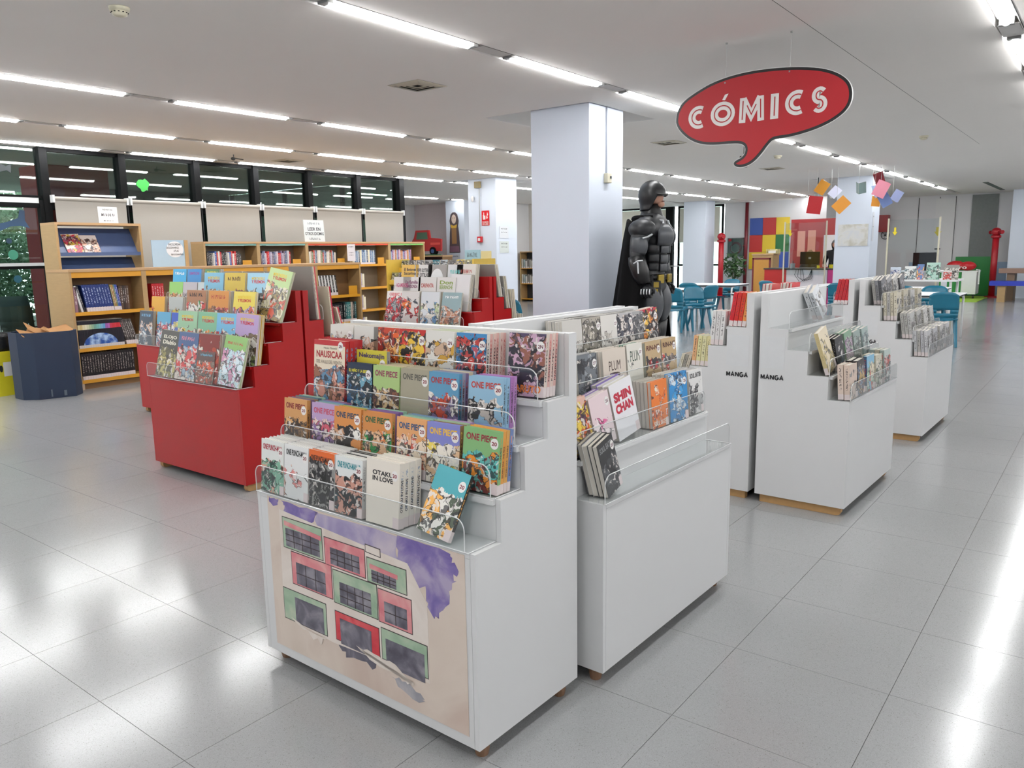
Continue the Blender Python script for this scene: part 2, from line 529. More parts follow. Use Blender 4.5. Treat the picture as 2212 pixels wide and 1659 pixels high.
# ---- window wall on the left (Y = 11.6), mullions, panes, roller blinds
GY = 11.62
wg = [3.0, 4.77, 5.83, 7.0, 8.07, 9.18, 10.32, 11.42]
for k in range(len(wg) - 1):
    t = thing('window_%d' % (k + 3), None, None, (wg[k], GY, 0), 0, kind='structure')
    wd = wg[k + 1] - wg[k]
    MB().box(0, wd, 0.03, 0.038, 0.05, H - 0.02).build('pane', GLASS, t)
    if k == 0:
        b = MB(); b.box(0, wd, -0.03, 0.06, 2.20, 2.26); b.box(0, wd, -0.03, 0.06, 2.33, 2.36); b.box(0, wd, -0.02, 0.05, 0.0, 0.12)
        b.box(wd - 0.10, wd - 0.02, -0.05, 0.06, 0, 2.3); b.box(0, wd, -0.03, 0.06, 1.39, 1.43)
        b.build('frame', BLACK, t)
        MB().box(0, wd - 0.1, -0.028, 0.0, 2.26, 2.335).build('rail', mat('rail_white', '#cfd2d2', 0.4), t)
        MB().box(0.4, wd - 0.1, -0.035, -0.02, 1.43, 1.47).build('handrail', mat('rail_white', '#cfd2d2', 0.4), t)
    else:
        b = MB(); b.box(0, wd, -0.02, 0.06, 0, 0.08); b.box(0, wd, -0.02, 0.06, 2.18, 2.3); b.box(0, wd, -0.02, 0.05, H - 0.05, H)
        b.build('frame', BLACK, t)
    MB().box(-0.05, 0.05 if k else 0.02, -0.06, 0.1, 0, H).build('mullion', BLACK, t)
struct('trim_1', MB().box(11.37, 11.50, 11.54, 11.74, 0, H), BLACK)
wallbox('wall_window_return', 11.44, 11.56, 11.74, 13.0, 0, 0.3, m=BLACK)
t = thing('window_10', None, None, (11.46, 11.74, 0), 0, kind='structure')
MB().box(0, 0.01, 0, 5.8, 0.3, H).build('pane', GLASS, t)
b = MB()
for yy in (1.6, 3.6, 5.7): b.box(-0.03, 0.04, yy, yy + 0.08, 0, H)
b.build('mullion', BLACK, t)
BLIND = mat('blind_fabric', '#aba79f', 0.85, var=0.03, scale=60)
for k in range(1, 7):
    x0, x1 = wg[k] + 0.06, wg[k + 1] - 0.03
    t = thing('roller_blind', 'cream roller blind, %s from the left on the window wall' % ORD[k - 1], 'blind', (x0, GY - 0.12, 0), 0, 'roller blinds on the window wall')
    wd = x1 - x0
    part('fabric', BLIND, t, lambda q: q.grid(lambda u, v: (u * wd, 0.006 * math.sin(u * 9 + k) * v, 2.31 - v * 1.75), 8, 6), solidify=0.003)
    part('roller', BLIND, t, lambda q: q.tube([(-0.01, 0.0, 2.325), (wd + 0.01, 0.0, 2.325)], 0.028, 12))
    part('bracket', WMETAL, t, lambda q: (q.box(-0.03, -0.005, -0.03, 0.06, 2.27, 2.37), q.box(wd + 0.005, wd + 0.03, -0.03, 0.06, 2.27, 2.37)))
    part('cord', DARK, t, lambda q: q.tube([(wd + 0.025, 0, 2.3), (wd + 0.045, 0.01, 1.5), (wd + 0.03, 0.0, 0.9)], 0.006, 5))

# ---- outside the window wall: covered terrace
struct('ground_outside', MB().box(-4, 11.4, 11.75, 24, -0.1, -0.01), mat('paving', '#8d918c', 0.8, var=0.1))
SOFF = mat('soffit', '#cfd6cf', 0.8, var=0.1, scale=2)
struct('soffit', MB().box(-4, 11.4, 11.75, 19.5, H, H + 0.1), SOFF)
o = struct('column', MB().box(5.55, 6.6, 13.6, 14.4, 0, H), mat('red_render', '#8e1f22', 0.7)); o['label'] = 'dark red column on the terrace behind the glass'
struct('wall_outside', MB().box(6.9, 11.4, 17.5, 17.7, 0, H), mat('dark_render', '#3d4743', 0.8))
# ================================================================ stepped display stands
TD = [0.0, 0.118, 0.236, 0.354, 0.472, 0.515]
TZ = [0.66, 0.79, 0.925, 1.043]
BZ = 1.245
def rounded_lip(x0, x1, z0, z1, r=0.035, n=6):
    pts = [(x0, z0), (x1, z0)]
    for k in range(n + 1):
        a = math.pi / 2 * k / n
        pts.append((x1 - r + r * math.cos(a), z1 - r + r * math.sin(a)))
    for k in range(n + 1):
        a = math.pi / 2 + math.pi / 2 * k / n
        pts.append((x0 + r + r * math.cos(a), z1 - r + r * math.sin(a)))
    return pts
STAND = {}
def stand(key, label, O, rotz, W, body, zs=1.0, group=None, lip=0.10, feet=False):
    t = thing('display_stand', label, 'display stand', (O[0], O[1], 0), rotz, group)
    tz = [z * zs for z in TZ]; bz = BZ * zs; z0 = 0.05
    STAND[key] = (Matrix.Translation((O[0], O[1], 0)) @ Matrix.Rotation(rotz, 4, 'Z'), W, tz, t)
    prof = [(0, z0), (0, tz[0])]
    for k in range(4):
        prof.append((TD[k + 1], tz[k]))
        prof.append((TD[k + 1], tz[k + 1] if k < 3 else bz))
    prof += [(TD[5], bz), (TD[5], z0)]
    for a in (0.0, W - 0.018):
        part('side_panel', body, t, lambda q: q.prism(prof, a, a + 0.018, 'x'))
    a, c = 0.0192, W - 0.0192
    part('front_panel', body, t, lambda q: q.box(a, c, 0.0, 0.016, z0, tz[0] - 0.0168))
    for k in range(4):
        part('shelf', body, t, lambda q: q.box(a, c, TD[k] if k == 0 else TD[k] - 0.015, TD[k + 1], tz[k] - 0.016, tz[k]))
        part('riser', body, t, lambda q: q.box(a, c, TD[k + 1], TD[k + 1] + 0.014, tz[k] - (0.0 if k else 0.0), (tz[k + 1] - 0.0165) if k < 3 else bz - 0.001))
    part('back_panel', body, t, lambda q: q.box(a, c, TD[5] - 0.018, TD[5] - 0.001, z0, bz - 0.001))
    part('top_cap', body, t, lambda q: q.box(a, c, TD[4] + 0.0145, TD[5] - 0.0185, bz - 0.016, bz))
    part('bottom_panel', DARK, t, lambda q: q.box(a, c, 0.018, TD[5] - 0.02, z0 + 0.002, z0 + 0.012))
    for a0 in (0.02, W - 0.06):
        if feet:
            for d0 in (0.025, 0.43):
                part('foot', mat('brown_foot', '#7d5f48', 0.6), t, lambda q: q.lathe([(0.02, 0.0), (0.024, 0.02), (0.024, 0.049)], 12, (a0 + 0.02, d0 + 0.03, 0)))
            continue
        sk = [(0.03, 0.049), (0.022, 0.035), (0.022, 0.018), (0.03, 0.004), (0.045, 0.0), (0.49, 0.0), (0.49, 0.049)]
        part('skid', TAN, t, lambda q: q.prism(sk, a0, a0 + 0.04, 'x'))
    for k in range(4):
        x0, x1 = 0.0, W
        f = TD[k] - 0.006
        tr = part('acrylic_tray', ACRY, t, lambda q: (q.prism(rounded_lip(x0 + 0.004, x1 - 0.035, tz[k] + 0.001, tz[k] + lip), f, f + 0.004, 'y'),
                                                       q.box(x0 + 0.004, x1 - 0.02, f + 0.0042, TD[k + 1] - 0.002, tz[k] + 0.0008, tz[k] + 0.0038)))
        pl = rounded_lip(x0 + 0.004, x1 - 0.035, tz[k] + 0.002, tz[k] + lip)
        path = [(px, f + 0.002, pz) for px, pz in pl[1:]] + [(pl[0][0], f + 0.002, pl[0][1])]  # outline for thin whitish tubes that paint the lip's edge highlight
        part('tray_edge_highlight', ACRY_GLINT, tr, lambda q: (q.tube(path, 0.0018, 6), q.tube([(x0 + 0.004, f + 0.001, tz[k] + 0.002), (x1 - 0.02, f + 0.001, tz[k] + 0.002)], 0.0022, 6),
                                                   q.tube([(x1 - 0.02, f + 0.003, tz[k] + 0.0025), (x1 - 0.02, TD[k + 1] - 0.002, tz[k] + 0.0025)], 0.002, 6)))
    return t
g_w = 'white stepped comic stands'; g_r = 'red stepped comic stands'
t1 = stand('u1', 'white stepped display stand with a watercolour mural on its front', (1.604, 2.422), R(-91), 1.055, WHITE, group=g_w, feet=True)
t2 = stand('u2', 'white stepped display stand with a nearly empty bottom tray', (2.17, 1.298), R(-0.9), 1.06, WHITE, group=g_w, feet=True)
t2b = stand('u2b', 'white stepped stand back to back with the nearly empty one', (3.25, 2.34), R(179.1), 1.06, WHITE, group=g_w)
t3r = stand('u3r', 'white stepped stand, right one of the pair lettered MANGA nearest the camera', (4.452, 1.104), R(-1.3), 1.04, WHITE, group=g_w)
t3l = stand('u3l', 'white stepped stand, left one of the pair lettered MANGA nearest the camera', (5.516, 2.152), R(178.7), 1.04, WHITE, group=g_w)
t4r = stand('u4r', 'white stepped stand packed with black-and-white books, right of the farther pair', (6.575, 1.09), R(-1.0), 1.04, WHITE, group=g_w)
t4l = stand('u4l', 'white stepped stand with red spines, left of the farther pair', (7.63, 2.14), R(179), 1.04, WHITE, group=g_w)
ra = stand('ra', 'red stepped stand in the foreground, full of comic albums', (2.783, 5.44), R(-90), 1.12, RED, 1.022, g_r)
ra2 = stand('ra2', 'red stepped stand back to back with the foreground red stand', (3.83, 4.32), R(90), 1.12, RED, 1.022, g_r)
rb = stand('rb', 'red stepped stand at the far left, behind the foreground red stand', (3.80, 7.59), R(-90), 1.12, RED, 1.022, g_r)
rc = stand('rc', 'red stepped stand showing pale albums, left of the big column', (5.45, 5.95), R(-90), 1.12, RED, 1.022, g_r)
rc2 = stand('rc2', 'red stepped stand turned away, left of the big column', (6.50, 4.83), R(90), 1.12, RED, 1.022, g_r)

# ---- mural on the near stand: painted building front and clouds
def wash(name, c1, c2, c3, sc=9.0, rough=0.45):
    m, n, l, p = new_mat(name)
    tc = n.new('ShaderNodeTexCoord'); nz = n.new('ShaderNodeTexNoise')
    nz.inputs['Scale'].default_value = sc; nz.inputs['Detail'].default_value = 6; nz.inputs['Distortion'].default_value = 0.6
    l.new(tc.outputs['Object'], nz.inputs['Vector'])
    rp = n.new('ShaderNodeValToRGB')
    rp.color_ramp.elements[0].position = 0.33; rp.color_ramp.elements[0].color = lin(c1) + (1,)
    rp.color_ramp.elements[1].position = 0.68; rp.color_ramp.elements[1].color = lin(c3) + (1,)
    e = rp.color_ramp.elements.new(0.5); e.color = lin(c2) + (1,)
    l.new(nz.outputs['Fac'], rp.inputs[0]); l.new(rp.outputs[0], p.inputs['Base Color'])
    p.inputs['Roughness'].default_value = rough
    return m
CREAM_W = wash('wash_cream', '#cfc0b2', '#d6c8bb', '#c8b5a8', 3)
PURP = wash('wash_purple', '#5d4c8f', '#7c6da3', '#a99db8', 10)
PURP_P = wash('wash_pale_purple', '#8b80ab', '#a79dba', '#c3b8c2', 8)
PINK_W = wash('wash_pink', '#c97079', '#d28488', '#d9a09e', 12)
GREEN_W = wash('wash_green', '#8fa98f', '#a0b79d', '#b5c0a9', 12)
REDW = wash('wash_red', '#b52d38', '#c23a44', '#cf5a5e', 12)
GREYW = wash('wash_grey', '#45434e', '#625f6b', '#8d8a92', 14)
LINEB = mat('drawn_line', '#3d3434', 0.6)
CREAM2 = wash('wash_pale', '#d9cec4', '#e0d7ce', '#d2c5ba', 5)
def flat(poly, mt, layer, name, parent):
    y = -0.0016 - 0.0004 * layer
    b = MB(); b.prism(poly, y, y + 0.0003, 'y')
    return b.build(name, mt, parent)
mu = part('mural', CREAM_W, t1, lambda q: q.box(0.062, 1.016, -0.0016, -0.0002, 0.084, 0.652))
def ragged(poly, amp=0.008, k=5, seed=1):
    rnd = random.Random(seed); out = []
    for i in range(len(poly)):
        a, c = poly[i], poly[(i + 1) % len(poly)]
        for j in range(k):
            f = j / k
            out.append((a[0] + (c[0] - a[0]) * f + rnd.uniform(-amp, amp), min(0.651, a[1] + (c[1] - a[1]) * f + rnd.uniform(-amp, amp))))
    return out
flat(ragged([(0.07, 0.65), (0.13, 0.65), (0.118, 0.628), (0.086, 0.622)], 0.006, 4, 2), PURP, 1, 'cloud_wash', mu)
flat(ragged([(0.151, 0.649), (0.349, 0.65), (0.343, 0.635), (0.307, 0.592), (0.237, 0.59), (0.184, 0.592), (0.155, 0.606), (0.162, 0.629)], 0.006, 4, 3), PURP, 1, 'cloud_wash', mu)
flat(ragged([(0.343, 0.65), (0.735, 0.65), (0.735, 0.56), (0.66, 0.575), (0.586, 0.580), (0.504, 0.58), (0.401, 0.58), (0.356, 0.585), (0.336, 0.61)], 0.007, 4, 4), PURP_P, 1, 'cloud_wash', mu)
flat(ragged([(0.737, 0.65), (0.955, 0.65), (0.988, 0.604), (0.975, 0.559), (0.945, 0.49), (0.91, 0.43), (0.87, 0.43), (0.861, 0.51), (0.79, 0.50), (0.742, 0.51)], 0.009, 5, 5), PURP, 1, 'cloud_wash', mu)
def facade(frame, win, fm, bars=(3, 2)):
    pr = flat([(frame[0] - 0.003, frame[3] - 0.003), (frame[1] + 0.003, frame[3] - 0.003), (frame[1] + 0.003, frame[2] + 0.003), (frame[0] - 0.003, frame[2] + 0.003)], LINEB, 2, 'drawn_window', mu)
    flat([(frame[0], frame[3]), (frame[1], frame[3]), (frame[1], frame[2]), (frame[0], frame[2])], fm, 3, 'frame_wash', pr)
    if win:
        flat([(win[0], win[3]), (win[1], win[3]), (win[1], win[2]), (win[0], win[2])], GREYW, 4, 'pane_wash', pr)
        b = MB(); y = -0.0038
        for k in range(1, bars[0] + 1):
            x = win[0] + (win[1] - win[0]) * k / (bars[0] + 1); b.box(x - 0.0015, x + 0.0015, y, y + 0.0003, win[3], win[2])
        for k in range(1, bars[1] + 1):
            z = win[3] + (win[2] - win[3]) * k / (bars[1] + 1); b.box(win[0], win[1], y, y + 0.0003, z - 0.0015, z + 0.0015)
        b.build('glazing_bar', LINEB, pr)
flat([(0.13, 0.615), (0.36, 0.598), (0.62, 0.58), (0.78, 0.57), (0.86, 0.46), (0.86, 0.2), (0.63, 0.2), (0.4, 0.19), (0.12, 0.205)], CREAM2, 1.5, 'building_wash', mu)
# frame = x0, x1, ztop, zbottom
facade((0.148, 0.366, 0.59, 0.48), (0.162, 0.352, 0.553, 0.486), GREEN_W)
flat([(0.157, 0.562), (0.362, 0.548), (0.362, 0.564), (0.157, 0.579)], PINK_W, 5, 'lintel_wash', mu)
facade((0.380, 0.582, 0.566, 0.472), (0.408, 0.556, 0.537, 0.478), PINK_W)
facade((0.594, 0.772, 0.545, 0.466), (0.613, 0.727, 0.508, 0.470), GREEN_W)
flat([(0.606, 0.512), (0.735, 0.505), (0.735, 0.520), (0.606, 0.528)], PINK_W, 5, 'lintel_wash', mu)
facade((0.188, 0.407, 0.470, 0.352), (0.212, 0.374, 0.436, 0.356), PINK_W, (2, 1))
facade((0.417, 0.633, 0.460, 0.345), (0.448, 0.604, 0.424, 0.350), GREEN_W)
facade((0.641, 0.790, 0.452, 0.342), (0.667, 0.770, 0.416, 0.348), PINK_W, (1, 1))
facade((0.126, 0.366, 0.320, 0.205), (0.192, 0.352, 0.300, 0.205), GREEN_W, (0, 0))
facade((0.417, 0.634, 0.312, 0.210), (0.440, 0.598, 0.292, 0.200), REDW, (0, 0))
facade((0.648, 0.852, 0.320, 0.215), (0.666, 0.840, 0.289, 0.195), GREEN_W, (0, 0))
flat([(0.587, 0.562), (0.66, 0.558), (0.66, 0.588), (0.587, 0.590)], LINEB, 2, 'drawn_box', mu)
flat([(0.590, 0.565), (0.657, 0.561), (0.657, 0.585), (0.590, 0.587)], CREAM2, 3, 'drawn_box', mu)
flat(ragged([(0.17, 0.205), (0.36, 0.195), (0.34, 0.165), (0.24, 0.185)], 0.012, 4, 8), CREAM2, 6, 'mist_wash', mu)
flat(ragged([(0.42, 0.205), (0.62, 0.205), (0.60, 0.165), (0.47, 0.16)], 0.012, 4, 9), GREYW, 1.2, 'shadow_wash', mu)
flat(ragged([(0.685, 0.165), (0.747, 0.170), (0.831, 0.143), (0.827, 0.124), (0.745, 0.126)], 0.008, 4, 10), wash('wash_pale_grey', '#8b8b92', '#9d9ca2', '#bdb8b8'), 1.2, 'shadow_wash', mu)
flat(ragged([(0.52, 0.215), (0.60, 0.215), (0.72, 0.205), (0.80, 0.17), (0.64, 0.185)], 0.012, 4, 12), CREAM2, 6, 'mist_wash', mu)
# ---- paper sheets and MANGA lettering on the end panels
def manga(t, d, z, ztxt, mirror):
    """on the outer face x = 0 (right stand) or x = W (left stand) of a stand"""
    W = STAND[[k for k in STAND if STAND[k][3] is t][0]][1]
    if not mirror:
        M = Matrix.Translation((-0.001, 0, 0)) @ Matrix.Rotation(R(-90), 4, 'Z')
        dd = d
    else:
        M = Matrix.Translation((W + 0.001, 0, 0)) @ Matrix.Rotation(R(90), 4, 'Z')
    # plane local x runs along -d for the first, +d for the mirrored one
    cx = (-d if not mirror else d)
    b = MB(); b.box(cx - 0.068, cx + 0.068, -0.0006, 0, z - 0.092, z + 0.092)
    b.build('paper_sheet', mat('sheet_pale', '#d3d5d6', 0.35), t, M=M)
    hh = 0.0125; sw = 0.0072
    for i, ch in enumerate('MANGA'):
        xo = cx + (i - 2) * 0.0275; z_ = ztxt; ww = 0.0092
        P = {'M': [[(-ww, -hh), (-ww, hh)], [(-ww, hh), (0, -hh * 0.5), (ww, hh)], [(ww, hh), (ww, -hh)]], 'A': [[(-ww, -hh), (0, hh), (ww, -hh)], [(-ww * 0.6, -hh * 0.35), (ww * 0.6, -hh * 0.35)]],
             'N': [[(-ww, -hh), (-ww, hh)], [(-ww, hh), (ww, -hh)], [(ww, -hh), (ww, hh)]], 'G': [arc(0, 0, ww, hh, 50, 330, 14), [(ww * 0.1, -hh * 0.1), (ww, -hh * 0.1), (ww, -hh * 0.8)]]}[ch]
        q = MB()
        for p_ in P: stroke(q, [(xo + px, z_ + pz) for px, pz in p_], sw, -0.0009)
        q.build('lettering', INK, t, M=M)
manga(t3r, 0.435, 0.905, 0.762, False)
manga(t3l, 0.425, 0.905, 0.762, True)
manga(t4r, 0.435, 0.905, 0.762, False)
manga(t4l, 0.425, 0.905, 0.762, True)
# ================================================================ books
def cover_material():
    m, n, l, p = new_mat('printed_cover')
    def attr(nm):
        a = n.new('ShaderNodeAttribute'); a.attribute_type = 'OBJECT'; a.attribute_name = nm; return a
    def math_(op, a, b_=None, clamp=False):
        q = n.new('ShaderNodeMath'); q.operation = op; q.use_clamp = clamp
        for i, v in enumerate((a, b_)):
            if v is None: continue
            if isinstance(v, (int, float)): q.inputs[i].default_value = v
            else: l.new(v, q.inputs[i])
        return q.outputs[0]
    def mix(f, a, b_):
        q = n.new('ShaderNodeMix'); q.data_type = 'RGBA'
        l.new(f, q.inputs['Factor'])
        for k, v in (('A', a), ('B', b_)):
            if isinstance(v, tuple): q.inputs[k].default_value = v
            else: l.new(v, q.inputs[k])
        return q.outputs['Result']
    uv = n.new('ShaderNodeUVMap'); uv.uv_map = 'UVMap'
    sp = n.new('ShaderNodeSeparateXYZ'); l.new(uv.outputs[0], sp.inputs[0])
    u, v = sp.outputs[0], sp.outputs[1]
    ca, cb_, cc, bgc, cs = attr('ca'), attr('cb'), attr('cc'), attr('bg'), attr('cs')
    sd, tl, am, lb = attr('sd'), attr('tl'), attr('am'), attr('lb')
    cv = n.new('ShaderNodeCombineXYZ')
    l.new(math_('MULTIPLY', u, 4.0), cv.inputs[0]); l.new(math_('MULTIPLY', v, 5.6), cv.inputs[1]); l.new(sd.outputs['Fac'], cv.inputs[2])
    nz = n.new('ShaderNodeTexNoise'); nz.inputs['Scale'].default_value = 1.1; nz.inputs['Detail'].default_value = 3; l.new(cv.outputs[0], nz.inputs['Vector'])
    va = n.new('ShaderNodeVectorMath'); va.operation = 'MULTIPLY_ADD'
    l.new(nz.outputs['Color'], va.inputs[0]); va.inputs[1].default_value = (1.5, 1.5, 0); l.new(cv.outputs[0], va.inputs[2])
    v1 = n.new('ShaderNodeTexVoronoi'); v1.inputs['Scale'].default_value = 1.0; l.new(va.outputs[0], v1.inputs['Vector'])
    v2 = n.new('ShaderNodeTexVoronoi'); v2.feature = 'DISTANCE_TO_EDGE'; v2.inputs['Scale'].default_value = 1.0; l.new(va.outputs[0], v2.inputs['Vector'])
    v3 = n.new('ShaderNodeTexVoronoi'); v3.inputs['Scale'].default_value = 3.1; l.new(va.outputs[0], v3.inputs['Vector'])
    s1 = n.new('ShaderNodeSeparateColor'); l.new(v1.outputs['Color'], s1.inputs[0])
    s3 = n.new('ShaderNodeSeparateColor'); l.new(v3.outputs['Color'], s3.inputs[0])
    r = s1.outputs[0]
    art = mix(math_('GREATER_THAN', r, 0.36), ca.outputs['Color'], cb_.outputs['Color'])
    art = mix(math_('GREATER_THAN', r, 0.66), art, cc.outputs['Color'])
    art = mix(math_('MULTIPLY', math_('GREATER_THAN', s3.outputs[0], 0.72), 0.8), art, cc.outputs['Color'])
    art = mix(math_('MULTIPLY', math_('LESS_THAN', s3.outputs[1], 0.16), 0.85), art, (0.02, 0.018, 0.025, 1))
    art = mix(math_('MULTIPLY', math_('GREATER_THAN', s3.outputs[2], 0.86), 0.8), art, (0.75, 0.7, 0.66, 1))
    art = mix(math_('MULTIPLY', math_('LESS_THAN', v2.outputs['Distance'], 0.035), 0.85), art, (0.02, 0.018, 0.02, 1))
    lim = math_('ADD', tl.outputs['Fac'], math_('MULTIPLY', math_('SUBTRACT', nz.outputs['Fac'], 0.5), 0.45))
    mask = math_('MULTIPLY', math_('LESS_THAN', v, lim), math_('LESS_THAN', s1.outputs[1], am.outputs['Fac']))
    front = mix(mask, bgc.outputs['Color'], art)
    # white library label on the lower outer corner of the front
    lab = math_('MULTIPLY', math_('MULTIPLY', math_('GREATER_THAN', u, 0.82), math_('LESS_THAN', v, 0.17)), math_('GREATER_THAN', lb.outputs['Fac'], 0.5))
    front = mix(lab, front, (0.72, 0.62, 0.62, 1))
    # spine: tone, dark lettering bars, label
    wv = n.new('ShaderNodeTexNoise'); wv.inputs['Scale'].default_value = 1.0
    c2 = n.new('ShaderNodeCombineXYZ'); l.new(math_('MULTIPLY', v, 34.0), c2.inputs[0]); l.new(math_('MULTIPLY', u, 3.0), c2.inputs[1]); l.new(sd.outputs['Fac'], c2.inputs[2])
    l.new(c2.outputs[0], wv.inputs['Vector'])
    fu = math_('FRACT', u)
    mid = math_('LESS_THAN', math_('ABSOLUTE', math_('SUBTRACT', fu, 0.5)), 0.2)
    bars = math_('MULTIPLY', math_('GREATER_THAN', wv.outputs['Fac'], 0.53), mid)
    zone = math_('MULTIPLY', math_('GREATER_THAN', v, 0.28), math_('LESS_THAN', v, 0.9))
    spine = mix(math_('MULTIPLY', math_('MULTIPLY', bars, zone), 0.8), cs.outputs['Color'], ca.outputs['Color'])
    sl = math_('MULTIPLY', math_('LESS_THAN', v, 0.16), math_('GREATER_THAN', lb.outputs['Fac'], 0.2))
    spine = mix(sl, spine, (0.70, 0.62, 0.61, 1))
    col = mix(math_('GREATER_THAN', u, 1.5), front, spine)
    col = mix(math_('GREATER_THAN', u, 3.5), col, bgc.outputs['Color'])
    l.new(col, p.inputs['Base Color'])
    p.inputs['Roughness'].default_value = 0.32
    p.inputs['Specular IOR Level'].default_value = 0.45
    return m
COVER = cover_material()
BOOKM = {}
def book_mesh(w_, h, t, spine):
    key = (round(w_, 4), round(h, 4), round(t, 4), spine)
    if key in BOOKM:
        return BOOKM[key]
    c = min(0.0014, t * 0.12)
    b = MB()
    b.box(0, w_, 0, c, 0, h); b.box(0, w_, t - c, t, 0, h)
    if spine == 'R': b.box(w_ - c, w_, c, t - c, 0, h)
    else: b.box(0, c, c, t - c, 0, h)
    me = b.mesh('book_cover', COVER)
    uvl = me.uv_layers.new(name='UVMap')
    for pl in me.polygons:
        nr = pl.normal
        for li in pl.loop_indices:
            co = me.vertices[me.loops[li].vertex_index].co
            if nr.y < -0.9 and co.y < c * 0.5: uvv = (co.x / w_, co.z / h)
            elif nr.y > 0.9 and co.y > t - c * 0.5: uvv = (4 + co.x / w_, co.z / h)
            elif abs(nr.x) > 0.9 and ((spine == 'R' and co.x > w_ - c * 0.5) or (spine == 'L' and co.x < c * 0.5)): uvv = (2 + co.y / t, co.z / h)
            else: uvv = (4.5, 0.5)
            uvl.data[li].uv = uvv
    x0, x1 = (0.003, w_ - c) if spine == 'R' else (c, w_ - 0.003)
    pg = MB().box(x0, x1, c, t - c, 0.002, h - 0.003).mesh('pages', PAGES)
    BOOKM[key] = (me, pg)
    return BOOKM[key]
NB = [0]
KIND = ['manga_volume']
def fit(*bits):
    while sum(len(x.split()) for x in bits) > 16 and len(bits) > 1:
        bits = bits[:-1]
    return ', '.join(bits)
def book(M, w_, h, t, label, group, cols, spine='R', am=1.0, tl=0.72, lb=1.0, pages=True, cat='book', name=None):
    """cols = (background, art a, art b, art c, spine)"""
    me, pg = book_mesh(w_, h, t, spine)
    o = bpy.data.objects.new(name or KIND[0], me); COL.objects.link(o)
    o.matrix_basis = M
    NB[0] += 1
    for k, c in zip(('bg', 'ca', 'cb', 'cc', 'cs'), cols):
        o[k] = lin(c)
    o['sd'] = NB[0] * 3.37 % 97; o['tl'] = tl; o['am'] = am; o['lb'] = lb
    tag(o, label, cat, group)
    if pages:
        q = bpy.data.objects.new('pages', pg); COL.objects.link(q); q.parent = o
    return o
WHITE_T, STK = solid('#eceae6'), solid('#e9e7e4', 0.4)
stk_me = None
def sticker(o, w_, h, s='20', x=0.86, z=0.80):
    global stk_me
    if stk_me is None:
        b = MB(); b.prism([(0.0145 * math.cos(a * math.pi / 10), 0.0165 * math.sin(a * math.pi / 10)) for a in range(20)], -0.0006, -0.0002, 'y')
        stk_me = b.mesh('sticker', STK)
    q = bpy.data.objects.new('sticker', stk_me); COL.objects.link(q); q.parent = o
    q.location = (w_ * x, 0, h * z)
    text(s, (0, -0.0008, 0), 0.019, 0.012, solid('#5a1530') if s != '20' else solid('#7d1f2b'), q, 'sticker_number', bold=0.03)
def scribble(o, c, wd, ht, col, name='title'):
    """lettering too small or blurred to read in the photograph: uneven upright marks"""
    rn = random.Random(int(c[0] * 1e4) + NB[0]); q = MB(); n_ = rn.randint(6, 9); stp = wd / n_
    for i in range(n_):
        x = c[0] - wd / 2 + i * stp; hh = ht * rn.uniform(0.8, 1.0) / 2; sl = rn.uniform(-0.1, 0.1) * stp
        stroke(q, [(x + stp * 0.2, c[1] - hh), (x + stp * 0.2 + sl, c[1] + hh)], stp * 0.28, -0.0006)
        if rn.random() < 0.7: stroke(q, [(x + stp * 0.2, c[1] + rn.choice((-hh, 0, hh)) * 0.85), (x + stp * 0.8, c[1] + rn.choice((-hh, 0, hh)) * 0.85)], stp * 0.26, -0.0007)
        if rn.random() < 0.5: stroke(q, [(x + stp * 0.75, c[1] - hh * 0.9), (x + stp * 0.75, c[1] + hh * rn.uniform(0, 0.9))], stp * 0.24, -0.0008)
    return q.build(name, solid(col), o)
def title(o, s, w_, h, col, zc, wd=0.84, ht=0.12, bold=0.03, name='title', rot=0, cx=0.5, spacing=1.0):
    if s == 'MORTADELO':
        text('MORTADELO', (w_ * 0.5, -0.0006, h * 0.885), w_ * 0.6, h * 0.06, solid('#e6c62c'), o, name, bold=0.03)
        text('Y FILEMON', (w_ * 0.5, -0.0006, h * 0.815), w_ * 0.6, h * 0.065, solid('#c01f20'), o, name, bold=0.03)
        return
    if s == '~':
        scribble(o, (w_ * cx, h * zc), w_ * wd, h * ht, col, name)
        return
    for i, ln in enumerate(s.split('|')):
        zz = zc - i * ht * 1.2
        text(ln, (w_ * cx, -0.0005, h * zz), w_ * wd, h * ht, solid(col), o, name, bold=bold, rot=rot, spacing=spacing)
def place(key, row, u, d, w_, t, lean=5.0, tilt=0.0, yaw=0.0, dz=0.0):
    M, W, tz, root = STAND[key]
    lift = t * math.sin(R(abs(lean))) + (w_ * math.sin(R(tilt)) if tilt > 0 else 0)
    return M @ Matrix.Translation((u, TD[row - 1] + d, tz[row - 1] + 0.0042 + lift + dz)) @ Matrix.Rotation(R(yaw), 4, 'Z') @ Matrix.Rotation(R(-lean), 4, 'X') @ Matrix.Rotation(R(tilt), 4, 'Y')
